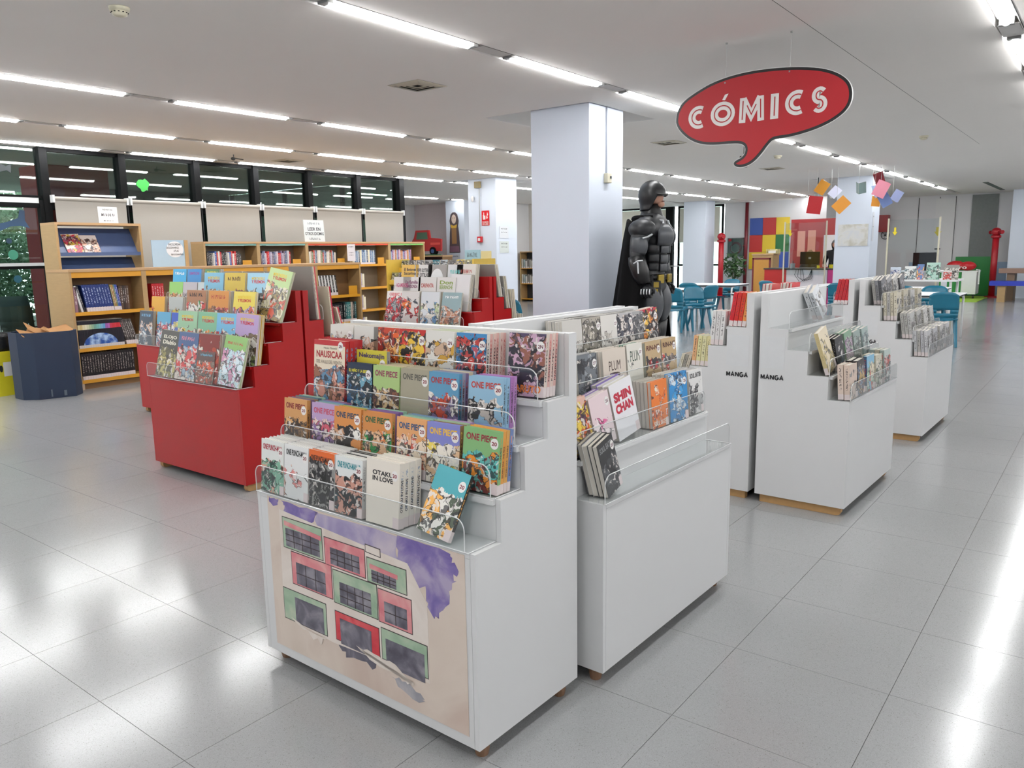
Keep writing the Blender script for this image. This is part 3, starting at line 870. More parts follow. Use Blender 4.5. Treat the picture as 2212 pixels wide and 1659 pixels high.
def stack(key, row, u, w_, h, n_, cols, desc, where, group, t=0.016, lean=5.0, tilt=0.0, yaw=0.0, d0=0.004, spine='R', am=1.0, tl=0.72, ttl=None, tcol='#222222', tz_=0.86, twd=0.84, tht=0.11,
          stk=None, backs=None, backn='paperback', lb=1.0, jit=0.003, spinetext=None, bold=0.03, drop=0.0):
    """one front book with its title, and the closed books right behind it"""
    cl = math.cos(R(lean))
    for k in range(n_):
        if k == 0:
            lab, cc = fit(desc, where), cols
        else:
            lab, cc = fit('%s %s behind the %s' % (ORD[k - 1], backn, desc), where), (backs[(k - 1) % len(backs)] if backs else cols)
            if isinstance(cc, str):
                cc = (cc, cols[1], cols[2], cols[3], cc)
        ju = random.uniform(-jit, jit) if k else 0
        M = place(key, row, u + ju, d0 + k * (t + 0.0006) / cl, w_, t, lean, tilt, yaw, -drop * k)
        hh = h if not k else h - random.choice((0, 0, 0.002))
        o = book(M, w_, hh, t, lab, group, cc, spine, am if k == 0 else 0.0, tl, lb)
        if k == 0:
            if ttl: title(o, ttl, w_, h, tcol, tz_, twd, tht, bold)
            if stk: sticker(o, w_, h, stk, z=0.80 if h < 0.25 else 0.925)
        if spinetext and k < 4 and spine == 'R':
            text(spinetext, (0, -0.0004, 0), h * 0.5, t * 0.45, solid('#241f26'), o, 'spine_lettering', M=Matrix.Translation((w_, t * 0.5, h * 0.5)) @ Matrix.Rotation(R(90), 4, 'Z') @ Matrix.Rotation(R(-90), 4, 'Y'), bold=0.02)
gA = 'manga volumes on the mural stand'
w1, w2_, w3, w4 = 'bottom tray, mural stand', 'second tray, mural stand', 'third tray, mural stand', 'top tray, mural stand'
bw, bh = 0.134, 0.190
GREYS = ['#b9b8b5', '#a3a29f', '#c9c7c4', '#8d8c8b']
# --- bottom tray
stack('u1', 1, 0.020, bw, bh, 6, ('#dfe2de', '#1f4a3e', '#d9a08a', '#7fb39a', '#d8d8d6'), 'white paperback with red title and green coat', w1, gA, ttl='ONE PUNCH-MAN', tcol='#a8283a', stk='20', tl=0.62, backs=['#d6d6d4', '#c9c9c8'])
stack('u1', 1, 0.158, bw, bh, 6, ('#e3e4e3', '#d98a86', '#e2b9a4', '#f0efee', '#d8d8d6'), 'white paperback with black title and pink face', w1, gA, ttl='ONE PUNCH-MAN', tcol='#16161a', stk='20', tl=0.55, am=0.5, backs=['#d6d6d4', '#c9c9c8'])
stack('u1', 1, 0.297, bw, bh, 6, ('#d6662a', '#1c1c1c', '#343434', '#8b8b88', '#c9c9c7'), 'black paperback with orange title band', w1, gA, ttl='ONE PUNCH-MAN 06', tcol='#1a1512', stk='20', tl=0.80, backs=['#d6d6d4', '#c9c9c8'])
stack('u1', 1, 0.436, bw, bh, 6, ('#dfe3e2', '#1d2327', '#27424a', '#c79483', '#d6d7d6'), 'white paperback with teal title and dark hair', w1, gA, ttl='ONE PUNCH-MAN 12', tcol='#2a8d98', stk='20', tl=0.70, backs=['#d6d6d4', '#3a3a3a'])
stack('u1', 1, 0.590, 0.150, 0.205, 4, ('#e6dfd3', '#8fa1b8', '#4a5a50', '#a9b4c6', '#e2dbd0'), 'cream paperback with bold black square title', w1, gA, am=0.0, ttl='OTAKU|IN LOVE', tcol='#17161a', tz_=0.80, twd=0.62, tht=0.075, stk='20', t=0.022, backs=['#e3ddd2', '#dcd8cf'], spinetext='OTAKU IN LOVE')
stack('u1', 1, 0.810, 0.138, 0.205, 1, ('#4aa3ad', '#f0b25a', '#4f5b49', '#e9e6df', '#2a2a28'), 'single teal and orange paperback leaning alone', w1, gA, lean=24, tilt=7, d0=0.012, ttl='o r a n g e', tcol='#20302a', tz_=0.24, twd=0.7, tht=0.08, stk='20', t=0.014, tl=0.66, bold=0.0)
# --- second tray (mostly one long series)
OP = 'ONE PIECE'
stack('u1', 2, 0.006, bw, bh, 5, ('#c9965f', '#3a2a24', '#d8a870', '#8d6a45', '#c08a52'), 'tan paperback with dark red title and raised fist', w2_, gA, ttl=OP, tcol='#7d1f24', stk='20', tl=0.62, backs=['#6b5570', '#8a6a4e', '#4b6b7a', '#8fae9a'], spinetext='EIICHIRO ODA · ONE PIECE')
stack('u1', 2, 0.170, bw, bh, 4, ('#b49ac2', '#c85a6b', '#e0c3b8', '#8b6f9e', '#a58bb8'), 'shiny purple paperback with pink title', w2_, gA, ttl=OP, tcol='#c4566b', tl=0.70, backs=['#7da39c', '#6a86a8', '#8b5a7a'])
stack('u1', 2, 0.296, bw + .006, bh, 3, ('#d08a4a', '#f0eee8', '#c89a78', '#1c1c1e', '#c57f42'), 'orange paperback with navy title and white crescent', w2_, gA, ttl=OP, tcol='#1f3d57', stk='20', tl=0.66, am=0.8, backs=['#a8a24a', '#6c8fa0'], d0=0.003)
stack('u1', 2, 0.446, bw, bh, 4, ('#c78448', '#2f8a4a', '#d9824f', '#d8b08c', '#c48b55'), 'orange paperback with green title and green hair', w2_, gA, ttl=OP, tcol='#1e5a38', stk='20', tl=0.66, backs=['#7c5f92', '#7c5f92', '#8fb89f'], spinetext='EIICHIRO ODA · ONE PIECE', yaw=3)
stack('u1', 2, 0.610, bw, bh, 4, ('#dba06a', '#c65f4f', '#e3b597', '#e7d6c0', '#d39a62'), 'peach paperback with blue title and crown', w2_, gA, ttl=OP, tcol='#1f4e78', stk='20', tl=0.66, backs=['#8fb89f', '#7ba39a', '#6a86a8'])
stack('u1', 2, 0.748, bw, bh, 4, ('#7f83c4', '#e6cf62', '#d9b48f', '#efe7da', '#8a6a48'), 'lilac blue paperback with yellow title', w2_, gA, ttl=OP, tcol='#e7b93c', stk='20', tl=0.64, backs=['#8a6a48', '#9db89a', '#a88bb5'], spinetext='EIICHIRO ODA · ONE PIECE', yaw=2)
stack('u1', 2, 0.896, bw, bh, 4, ('#7fae74', '#e08a2e', '#7d3a36', '#5fb3ae', '#7fae74'), 'green paperback with crimson title and orange curls', w2_, gA, ttl=OP, tcol='#8f2536', stk='20', tl=0.62, backs=['#d99a4a', '#d4a055', '#6a7fae'], spinetext='EIICHIRO ODA · ONE PIECE', yaw=4, tilt=2)
# --- third tray
stack('u1', 3, 0.040, 0.178, 0.262, 4, ('#e3d6c0', '#5e88a8', '#c98a78', '#8d5e48', '#a52c30'), 'tall cream and red paperback with red title', w3, gA, t=0.02, ttl='NAUSICAA', tcol='#a3242b', tz_=0.80, twd=0.84, tht=0.10, stk='2N', tl=0.60, backs=['#a52c30', '#a8383a'], spinetext='NAUSICAA')
stack('u1', 3, 0.232, bw, bh, 2, ('#1c2c44', '#2c5c86', '#6fa3b8', '#24343c', '#22303c'), 'dark blue paperback with yellow title', w3, gA, ttl='EL NIÑO Y LA BESTIA', tcol='#d9cf3a', stk='2N', tl=0.8, tht=0.07, backs=['#3a4a58'])
stack('u1', 3, 0.236, 0.16, 0.232, 1, ('#c9bd3c', '#3a2c58', '#c9bd3c', '#5a4a78', '#8a8a86'), 'larger yellow paperback with purple title behind', w3, gA, d0=0.052, lean=3, ttl='Nekomajin', tcol='#3a2c58', tz_=0.91, tht=0.10, stk='2N', tl=0.75, am=0.2)
stack('u1', 3, 0.372, bw, bh, 5, ('#a5c07c', '#7d4f3c', '#d4b388', '#5a3a34', '#9cb876'), 'light green paperback with plum title', w3, gA, ttl=OP, tcol='#8a2f52', tl=0.58, backs=['#c5b896', '#b9ae92'], spinetext='EIICHIRO ODA · ONE PIECE')
stack('u1', 3, 0.512, bw, bh, 5, ('#a29c88', '#8f8a7a', '#aaa493', '#99937f', '#958f7c'), 'plain grey-beige paperback with grey title', w3, gA, ttl=OP, tcol='#57564e', stk='20', am=0.0, backs=['#b0a993', '#a7a08c'])
stack('u1', 3, 0.645, bw, bh, 5, ('#5b93b5', '#b4462f', '#e9e4dc', '#7a6a90', '#4f87a8'), 'mid blue paperback with red title and framed picture', w3, gA, ttl=OP, tcol='#9d2a2c', stk='20', tl=0.60, backs=['#8d94a8', '#7a6a90', '#c8bfa8'], spinetext='EIICHIRO ODA · ONE PIECE')
stack('u1', 3, 0.822, bw, bh, 4, ('#8fb6cf', '#2a2a2c', '#dcd6d0', '#c3b9b0', '#8fb6cf'), 'pale blue paperback with red title and white hair', w3, gA, ttl=OP, tcol='#b2392f', stk='20', tl=0.60, am=0.9, backs=['#8fb6cf', '#a874b0', '#b58abf'], spinetext='EIICHIRO ODA · ONE PIECE', yaw=4)
# --- top tray
def tab(o_s): pass
NAR = dict(tz_=0.92, tht=0.07, twd=0.1)
stack('u1', 4, 0.000, bw, bh, 5, ('#dcd9d2', '#b9a9a0', '#7f93a8', '#d1b27a', '#d8d4cc'), 'white paperback with sunburst and red corner tab', w4, gA, stk='2N', tl=0.80, am=0.7, backs=['#d9d6cf', '#cfc9bd'])
stack('u1', 4, 0.140, bw, bh, 6, ('#d9d8d2', '#26282a', '#3d4240', '#cfa98f', '#d8d4cc'), 'white paperback with two black-clad figures', w4, gA, tl=0.78, am=0.55, backs=['#d9d6cf', '#cfc9bd'])
stack('u1', 4, 0.250, bw, bh, 6, ('#c0442a', '#d9602c', '#e6b06a', '#8d2a22', '#d8d4cc'), 'red paperback with orange flames', w4, gA, tl=0.95, backs=['#d9d6cf', '#cfc9bd'])
stack('u1', 4, 0.385, bw, bh, 6, ('#b52a26', '#1e1c1e', '#c9362c', '#e2b93c', '#d8d4cc'), 'red and black paperback with yellow hair', w4, gA, stk='2N', tl=0.95, backs=['#d9d6cf', '#cfc9bd'])
stack('u1', 4, 0.520, bw, bh, 6, ('#dedcd6', '#c79a3c', '#2a2c30', '#c8a98f', '#d8d4cc'), 'white paperback with long yellow hair', w4, gA, stk='2N', tl=0.85, am=0.7, backs=['#d9d6cf', '#b9c79a'])
stack('u1', 4, 0.665, bw, bh, 6, ('#3d82b5', '#1d1f2a', '#2f6f9e', '#b8423c', '#d8d4cc'), 'bright blue paperback with two red eyes', w4, gA, stk='2N', tl=0.95, backs=[('#d9d6cf', '#b8423c', '#3d82b5', '#b8423c', '#d3a7a0'), ('#d9d6cf', '#8d2a3a', '#3d82b5', '#b8423c', '#d6b8ae')], spinetext='NARUTO')
stack('u1', 4, 0.885, bw + 0.004, bh + 0.01, 4, ('#4a3f5c', '#2b2836', '#8d5a4c', '#c4a0b8', '#d8c9bd'), 'dark purple paperback with orange bottom title', w4, gA, stk='2N', tl=0.97, ttl='NARUTO', tcol='#e07a28', tz_=0.12, tht=0.12, backs=[('#d9d6cf', '#b8423c', '#3d82b5', '#b8423c', '#d3a7a0'), ('#d9d6cf', '#8d2a3a', '#3d82b5', '#b8423c', '#dcc3b8')], spinetext='NARUTO', yaw=5, lean=7, d0=0.01)

tall = [o for o in bpy.data.objects if o.get('label', '').startswith('tall cream and red paperback')][0]
part('header_band', solid('#b3262c'), tall, lambda q: q.box(0, 0.178, -0.0004, -0.0001, 0.243, 0.262))
text('DEL VALLE DEL VIENTO', (0.089, -0.0005, 0.181), 0.148, 0.013, solid('#5a4a3c'), tall, 'title', bold=0.0)
text('Hayao Miyazaki', (0.095, -0.0005, 0.232), 0.075, 0.010, solid('#4a3c34'), tall, 'title', bold=0.0)
# ---------------------------------------------------------------- second white stand
gB = 'manga volumes on the stand with the nearly empty tray'
x1_, x2_, x3_, x4_ = 'nearly empty tray', 'tray above the empty one', 'third tray, plain white stand', 'top tray, plain white stand'
stack('u2', 1, 0.055, bw, bh, 4, ('#1d1e20', '#2a2b2d', '#55565a', '#3b3c40', '#2b2c2e'), 'black paperback with grey outlined title', x1_, gB, spine='R', lean=10, tilt=-9, stk='25', ttl='SOUL EATER', tcol='#8d8e90', tz_=0.86, tl=0.62, am=0.7, t=0.019, d0=0.012, backs=['#3a3b3d', '#c9c8c4', '#55565a'], yaw=8)
stack('u2', 2, 0.020, bw, bh, 3, ('#d9b0a0', '#c8562e', '#5c2f4a', '#e0c24a', '#c9a898'), 'colourful paperback with orange and plum art', x2_, gB, lean=10, tilt=-8, stk=None, tl=0.9, t=0.016, backs=['#a89888', '#c9c0b4'])
stack('u2', 2, 0.160, bw, bh, 3, ('#e3cfd2', '#d86a9a', '#e9b9c9', '#f0e4e4', '#d8c6ca'), 'pale pink paperback with pink flowers', x2_, gB, lean=8, tilt=-8, stk='25', tl=0.5, am=0.6, t=0.018, backs=['#c9c4c0', '#8a74a8'])
stack('u2', 2, 0.315, 0.165, 0.215, 3, ('#e6e5e8', '#b8243a', '#d9b44a', '#8fa1b8', '#dcdbe0'), 'large white paperback with huge red title', x2_, gB, lean=9, tilt=-8, ttl='SHIN|CHAN', tcol='#b3203a', tz_=0.74, twd=0.78, tht=0.17, bold=0.06, am=0.0, t=0.026, d0=0.006, backs=['#cfcdd2', '#7d6aa8'])
stack('u2', 2, 0.570, bw, bh, 5, ('#e07a30', '#e8dcc8', '#e07a30', '#d9651f', '#c9c4ba'), 'orange paperback with white skull emblem', x2_, gB, spine='R', ttl='SOUL EATER', tcol='#efe6d8', tz_=0.10, tht=0.10, tl=0.85, am=0.6, t=0.016, backs=['#b9b4aa', '#a8a49c'])
stack('u2', 2, 0.722, bw + 0.01, bh + 0.012, 4, ('#2a86c4', '#3f9ad4', '#d4e4ee', '#2272ac', '#c9c4ba'), 'bright blue paperback with white splashes', x2_, gB, stk='25', tl=0.98, am=0.55, t=0.018, backs=['#c9c5bd', '#b9b4aa'], yaw=-4, spine='R')
stack('u2', 2, 0.905, bw - 0.004, bh, 6, ('#dedddb', '#2a2a2c', '#55565a', '#a8a8a8', '#c9c8c6'), 'white paperback with black splash title', x2_, gB, ttl='SOUL EATER', tcol='#17161a', tz_=0.88, tl=0.7, am=0.5, t=0.016, backs=['#c4c3c1', '#b5b4b2'])
stack('u2', 3, 0.225, bw, bh, 4, ('#6d7278', '#4a4e54', '#8b9096', '#2c2e32', '#5a5e64'), 'dark grey paperback showing a black tie', x3_, gB, stk='27', tl=0.95, am=0.6, backs=['#8d8e90', '#b9b8b6'])
stack('u2', 3, 0.400, 0.172, bh, 4, ('#d3c8bb', '#b9aea2', '#d9cfc4', '#c3b8ac', '#cfc5b8'), 'beige paperback with brown capital title', x3_, gB, ttl='PLUM|3', tcol='#3d2c28', tz_=0.66, twd=0.5, tht=0.20, bold=0.0, am=0.0, backs=['#d9d2c8', '#c9c0b4'])
stack('u2', 3, 0.585, 0.125, bh + 0.006, 3, ('#dfdcd2', '#2c7a5a', '#e6e2da', '#a8b8a4', '#2c7a5a'), 'white paperback with dark green edge', x3_, gB, ttl='PLUM', tcol='#24423a', tz_=0.74, twd=0.6, tht=0.22, bold=0.0, stk='27', am=0.12, backs=['#2c7a5a', '#d9d6cf'])
stack('u2', 3, 0.735, bw, bh, 5, ('#b9a07a', '#b52a2c', '#d9c3b2', '#3a3a3e', '#c9c2b4'), 'tan paperback with red cap art', x3_, gB, ttl='RIN-NE', tcol='#5a2c24', stk='27', tl=0.62, am=0.8, backs=['#d3cec4', '#c4bdb0'])
stack('u2', 3, 0.880, bw, bh, 4, ('#b59a70', '#c0342f', '#cfb8a4', '#55565a', '#c9c2b4'), 'tan paperback at the right end with red cap art', x3_, gB, ttl='RIN-NE', tcol='#4a2620', stk='27', tl=0.62, am=0.8, backs=['#d3cec4', '#c4bdb0'])
stack('u2', 4, 0.300, bw, bh, 5, ('#c9c6c0', '#8d8a84', '#d4d0c8', '#a39f98', '#b9b6b0'), 'white paperback with faint lettering', x4_, gB, tl=0.6, am=0.3, backs=['#d3d0ca', '#8d8c88'])
stack('u2', 4, 0.440, bw, bh, 6, ('#a8a196', '#8f897e', '#c4bdb0', '#6d685f', '#8d8a84'), 'grey-brown paperback with sketched figure', x4_, gB, stk='27', tl=0.95, backs=['#55544f', '#8d8c88', '#c9c6c0'])
stack('u2', 4, 0.575, bw, bh, 5, ('#d9d6d0', '#b0aaa2', '#e3e0da', '#c9c3ba', '#c9c6c0'), 'off-white paperback with pencil sketch of eyes', x4_, gB, stk='27', tl=0.6, am=0.5, backs=['#8d8c88', '#c9c6c0'])
stack('u2', 4, 0.700, bw, bh, 5, ('#b4b2b4', '#2a2c3a', '#d9cfc8', '#4a4c58', '#8d8c88'), 'grey paperback with navy-dressed figures', x4_, gB, stk='27', tl=0.95, backs=['#c9c6c0', '#8d8c88'])
stack('u2', 4, 0.832, bw, bh, 5, ('#9d9d9e', '#55565a', '#c4c4c4', '#7d7d80', '#8d8c88'), 'mid grey paperback with dark-haired sketch', x4_, gB, tl=0.95, backs=['#c9c6c0', '#8d8c88'])
stack('u2', 4, 0.925, bw, bh, 3, ('#b3283c', '#e08a3a', '#f0c45a', '#2a2024', '#b3283c'), 'crimson paperback with fiery art', x4_, gB, stk='27', tl=0.97, yaw=-3, tilt=-4, backs=['#d9c3b4', '#c9c6c0'])

# ---------------------------------------------------------------- MANGA pair, right-hand stand
gC = 'books on the nearest stand lettered MANGA'
y1_, y2_, y4_ = 'right MANGA stand, bottom', 'right MANGA stand, second tray', 'right MANGA stand, top'
def spined(key, row, u, n_, w_, h, t, tones, desc, where, group, lean=4, gap=0.004, am=0.9, yaw=0, tilt=0, d0=0.006, spine='L', lb=1.0):
    for k in range(n_):
        tn = tones[k % len(tones)]
        c = (tn, '#3a3436', tn, '#8d8a86', tn) if isinstance(tn, str) else tn
        lab = fit(desc, where) if n_ == 1 else fit('%s %s' % (ORD[k], desc), where)
        book(place(key, row, u, d0 + k * (t + gap) / math.cos(R(lean)), w_, t, lean, tilt, yaw), w_, h, t, lab, group, c, spine, am if k == 0 else 0, 0.8, lb)
spined('u3r', 1, 0.030, 2, 0.14, 0.195, 0.03, ['#d3bfb0', '#d6c4b6'], 'thick pinkish-beige volume with spine showing', y1_, gC, am=0.25)
spined('u3r', 1, 0.19, 2, 0.14, 0.2, 0.03, [('#2a2426', '#c9a86a', '#7d4a3a', '#4a6a8a', '#2a2426'), '#1c1a1c'], 'dark volume with multicoloured cover', y1_, gC, tilt=-3)
spined('u3r', 1, 0.37, 1, 0.16, 0.205, 0.02, [('#7fb6d4', '#c9564a', '#8fc0a8', '#e3d9c0', '#3a5a78')], 'sky blue volume with red and green art', y1_, gC)
spined('u3r', 1, 0.56, 3, 0.14, 0.19, 0.022, [('#c9c4b0', '#5a6a58', '#a8b49a', '#d9d4c4', '#b5b09c')], 'pale olive volume in a row', y1_, gC)
spined('u3r', 1, 0.76, 3, 0.15, 0.2, 0.026, [('#b9c9c4', '#b3443a', '#3a5a60', '#d3d9d4', '#9aa8a2'), '#b0aa98'], 'blue-grey volume with red detail', y1_, gC)
spined('u3r', 2, 0.030, 1, 0.165, 0.245, 0.022, [('#ddd0b4', '#b9a878', '#d4c38f', '#8d8460', '#c9b98a')], 'tall cream volume leaning back, marked abc', y2_, gC, lean=14, tilt=-12, am=0.5)
spined('u3r', 2, 0.20, 3, 0.15, 0.19, 0.018, [('#1c1c1e', '#8d8d90', '#2a2a2c', '#c9c9cc', '#1c1c1e')], 'black volume with grey art', y2_, gC, lean=8, tilt=-6, am=0.5)
spined('u3r', 2, 0.38, 2, 0.15, 0.205, 0.024, [('#7da084', '#7a5a78', '#9ab49c', '#b3a0b0', '#6d8a72')], 'green volume with purple picture', y2_, gC, lean=8, tilt=-6)
spined('u3r', 2, 0.56, 3, 0.14, 0.195, 0.024, [('#8fa09a', '#5d6a66', '#a8b4ae', '#6d7a74', '#87958e')], 'grey-green volume in a row', y2_, gC, lean=8, tilt=-5)
spined('u3r', 2, 0.74, 3, 0.14, 0.2, 0.024, [('#9aaca8', '#46565a', '#b0bfba', '#77868a', '#8a9a96')], 'slate volume in a plastic jacket', y2_, gC, lean=8, tilt=-5)
spined('u3r', 4, 0.62, 2, 0.14, 0.19, 0.028, ['#c4c8cc', ('#b9bec4', '#55585e', '#d4d8dc', '#8a8e94', '#d4d6d8')], 'white leaning volume with grey art', y4_, gC, lean=16, tilt=-22, am=0.5, d0=0.002)
# left-hand stand of the pair: spines turned to the end of the stand
gD = 'volumes with spines on the left MANGA stand'
z1_, z2_, z3_, z4_ = 'left MANGA stand, bottom', 'left MANGA stand, second tray', 'left MANGA stand, third tray', 'left MANGA stand, top'
W3 = 1.04
def spine_end(key, row, n_, w_, h, t, tones, desc, where, group, lean=4, gap=0.003, uoff=0.01, d0=0.005):
    spined(key, row, W3 - w_ - uoff, n_, w_, h, t, tones, desc, where, group, lean, gap, 0.2, 0, 0, d0, 'R', 1.0)
spine_end('u3l', 4, 4, 0.14, 0.2, 0.0235, ['#c4202a', '#c22a26', '#c8361f', '#d98a4a'], 'red volume with white spine lettering', z4_, gD, lean=8)
spine_end('u3l', 3, 3, 0.14, 0.205, 0.026, ['#d9d8d6', '#d6d4d2', '#dcdbd9'], 'white volume with black spine lettering', z3_, gD)
spine_end('u3l', 2, 4, 0.14, 0.185, 0.0255, ['#d9a878', '#d3cf9a', '#d6d2a4', '#cfc694'], 'yellow-cream volume with pink spine label', z2_, gD, lean=5)
spine_end('u3l', 1, 3, 0.15, 0.2, 0.02, ['#c4bda8', '#8d8a80', '#b9b2a0'], 'beige volume leaning back', z1_, gD, lean=16)
spined('u3l', 4, 0.42, 3, 0.15, 0.23, 0.018, ['#b52a2c', '#d8d6d2', '#c23a34'], 'red and white volume whose top edge shows', z4_, gD, lean=5)
spined('u3l', 4, 0.12, 4, 0.15, 0.225, 0.018, ['#c9353a', '#dcdad6', '#b3262c'], 'red-covered volume behind the top panel', z4_, gD, lean=5)
# ---------------------------------------------------------------- farther pair
gE = 'plastic-jacketed volumes on the farther white stand'
v1_, v2_, v3_, v4_ = 'bottom tray, farther stand', 'second tray, farther stand', 'third tray, farther stand', 'top tray, farther stand'
BWc = [('#a3a3a6', '#2a2a2c', '#d4d4d6', '#6d6d70', '#8d8d90'), ('#c4c2be', '#4a4a4c', '#e3e1dd', '#8d8c8a', '#b0aea9'), ('#77787c', '#1c1c1e', '#b9babd', '#55565a', '#5a5b5f')]
def bw_row(row, where, us, n_, tones, lean, tilt, h=0.195):
    names = ['left end', 'left of centre', 'right of centre', 'right end']
    for i, u in enumerate(us):
        spined('u4r', row, u, n_, 0.15, h, 0.022, tones[i % len(tones):] + tones[:i % len(tones)], 'grey-toned volume at the ' + names[i], where, gE, lean, 0.003, 0.9, 0, tilt)
bw_row(4, v4_, (0.12, 0.30, 0.50, 0.72), 3, [BWc[2], BWc[0], BWc[1]], 6, -14)
bw_row(3, v3_, (0.06, 0.28, 0.52, 0.78), 4, ['#cfc8b4', '#c4bda8', BWc[1]], 4, 0, 0.215)
bw_row(2, v2_, (0.06, 0.28, 0.52, 0.76), 3, ['#b9b9b6', '#aeada8', BWc[1]], 8, -5)
bw_row(1, v1_, (0.05, 0.28, 0.52, 0.76), 4, ['#c4c4c6', '#b5b5b8', BWc[1]], 5, -3)
spine_end('u4l', 4, 4, 0.14, 0.2, 0.0235, ['#b5222c', '#b8262c'], 'crimson volume with white bands', 'top tray of the farther left stand', 'crimson volumes on the farther left stand', lean=9)
KIND[0] = 'comic_album'
# ================================================================ comic albums on the red stands
gR = 'comic albums on the foreground red stand'
a1, a2, a3, a4 = 'bottom tray, foreground red stand', 'second tray, foreground red stand', 'third tray, foreground red stand', 'top tray, foreground red stand'
AW, AH = 0.245, 0.325
def album(key, row, u, n_, cols, desc, where, group, w_=AW, h=AH, t=0.011, lean=8, tilt=0, ttl=None, tcol='#222222', tz_=0.87, tht=0.09, twd=0.7, am=1.0, tl=0.66, yaw=0, d0=0.006, backs=None, bold=0.03, spine='L'):
    stack(key, row, u, w_, h, n_, cols, desc, where, group, t=t, lean=lean, tilt=tilt, yaw=yaw, d0=d0, spine=spine, am=am, tl=tl, ttl=ttl, tcol=tcol, tz_=tz_, twd=twd, tht=tht, backs=backs or ['#c9c0a8', '#8d8a84'], backn='album', lb=0.0, bold=bold)
album('ra', 1, 0.085, 2, ('#3a3a32', '#8d8650', '#c4b878', '#57523a', '#3a3a32'), 'dark olive album with white brush title', a1, gR, ttl='ELOJO|Diablo', tcol='#e3e0d0', tz_=0.85, tl=0.6, lean=14, d0=0.01, tilt=2)
album('ra', 1, 0.345, 3, ('#3f5a86', '#c9504f', '#9db0c4', '#d9cfc4', '#3f5a86'), 'blue album with pink lettering and red ball', a1, gR, ttl='~', tcol='#d98a96', tl=0.7, lean=12, tilt=1)
album('ra', 1, 0.600, 5, ('#7d2c26', '#e3ddd0', '#b3392f', '#a8452f', '#5a2c28'), 'maroon album with white bubble and red lettering', a1, gR, ttl='~', tcol='#b3241f', tz_=0.62, tl=0.85, am=0.55, lean=9, d0=0.02)
album('ra', 1, 0.605, 1, ('#4f3630', '#7d4a36', '#6d5a4c', '#c4502f', '#4a342e'), 'small brown album with blue lettering in front', a1, gR, w_=0.2, h=0.235, ttl='La Pequeña Noche', tcol='#6fa8c4', tz_=0.8, tl=0.62, lean=14, d0=0.001)
album('ra', 1, 0.865, 2, ('#7fae5a', '#b9d4dc', '#d3e3ea', '#c48aa8', '#8aa85a'), 'glossy green and white album leaning back', a1, gR, ttl='~', tcol='#b8342f', tz_=0.85, tht=0.06, tl=0.72, lean=15, tilt=3, d0=0.008)
MT = 'MORTADELO'
album('ra', 2, 0.180, 3, ('#9ac4a0', '#d9b84a', '#c4543a', '#e3e0d4', '#8ab090'), 'mint album with red and yellow title', a2, gR, ttl=MT, tcol='#c22f26', tl=0.6, lean=9)
album('ra', 2, 0.430, 3, ('#7fb894', '#d98a3a', '#b3443a', '#e3e0d4', '#6da382'), 'sea-green album with red and yellow title', a2, gR, ttl=MT, tcol='#c22f26', tl=0.6, lean=9, d0=0.01)
album('ra', 2, 0.665, 3, ('#6fb4d9', '#c4343a', '#d9d4cc', '#3a3a4a', '#5fa3c8'), 'sky blue album with motorcycle scene', a2, gR, ttl=MT, tcol='#c22f26', tl=0.62, lean=9)
album('ra', 2, 0.880, 4, ('#b49cc8', '#8fa864', '#e3e0d8', '#6d5a44', '#cfa93c'), 'lilac album with red and yellow title', a2, gR, ttl=MT, tcol='#c22f26', tl=0.62, lean=9, tilt=2, backs=['#cfa93c', '#d4b24a', '#c9a23a'])
album('ra', 3, 0.120, 4, ('#a36f4a', '#3f8a46', '#c9453a', '#e3e0d8', '#8d5a3c'), 'brown album with green lettering', a3, gR, ttl='~', tcol='#3a2c24', tz_=0.9, tl=0.72, lean=8)
album('ra', 3, 0.400, 4, ('#cf8a3a', '#8d5a34', '#e3d4b4', '#b3443a', '#a86f34'), 'orange album with red lettering', a3, gR, ttl='~', tcol='#a8342a', tl=0.64, lean=8)
album('ra', 3, 0.690, 2, ('#e3cf4a', '#c4543a', '#efeadc', '#b39ab4', '#cfb93c'), 'yellow album with speech bubbles', a3, gR, ttl=MT, tcol='#b3241f', tl=0.66, lean=10)
album('ra', 4, 0.170, 3, ('#7dbcd9', '#b9b06a', '#e3e0d8', '#8d6a4a', '#6dacc8'), 'light blue album with crowd scene', a4, gR, ttl=MT, tcol='#c22f26', tl=0.62, lean=8)
album('ra', 4, 0.430, 3, ('#d4b83c', '#6d4a34', '#a8743a', '#8d3a2c', '#5a3428'), 'mustard album with dark borders', a4, gR, ttl='~', tcol='#5a3a1c', tl=0.6, lean=8)
album('ra', 4, 0.690, 3, ('#9acbe3', '#c4343a', '#d9d9d4', '#3a3a3c', '#8abbd4'), 'blue-white album with motorcycle', a4, gR, ttl=MT, tcol='#c22f26', tl=0.64, lean=10)
album('ra', 4, 0.890, 2, ('#b4cf8a', '#d9d4b4', '#c9543a', '#8d7a4a', '#c9b98a'), 'pale green album tilted sideways at the right end', a4, gR, w_=0.25, h=0.34, ttl='MORTADELO', tcol='#c22f26', tl=0.66, lean=16, tilt=8, d0=-0.02)
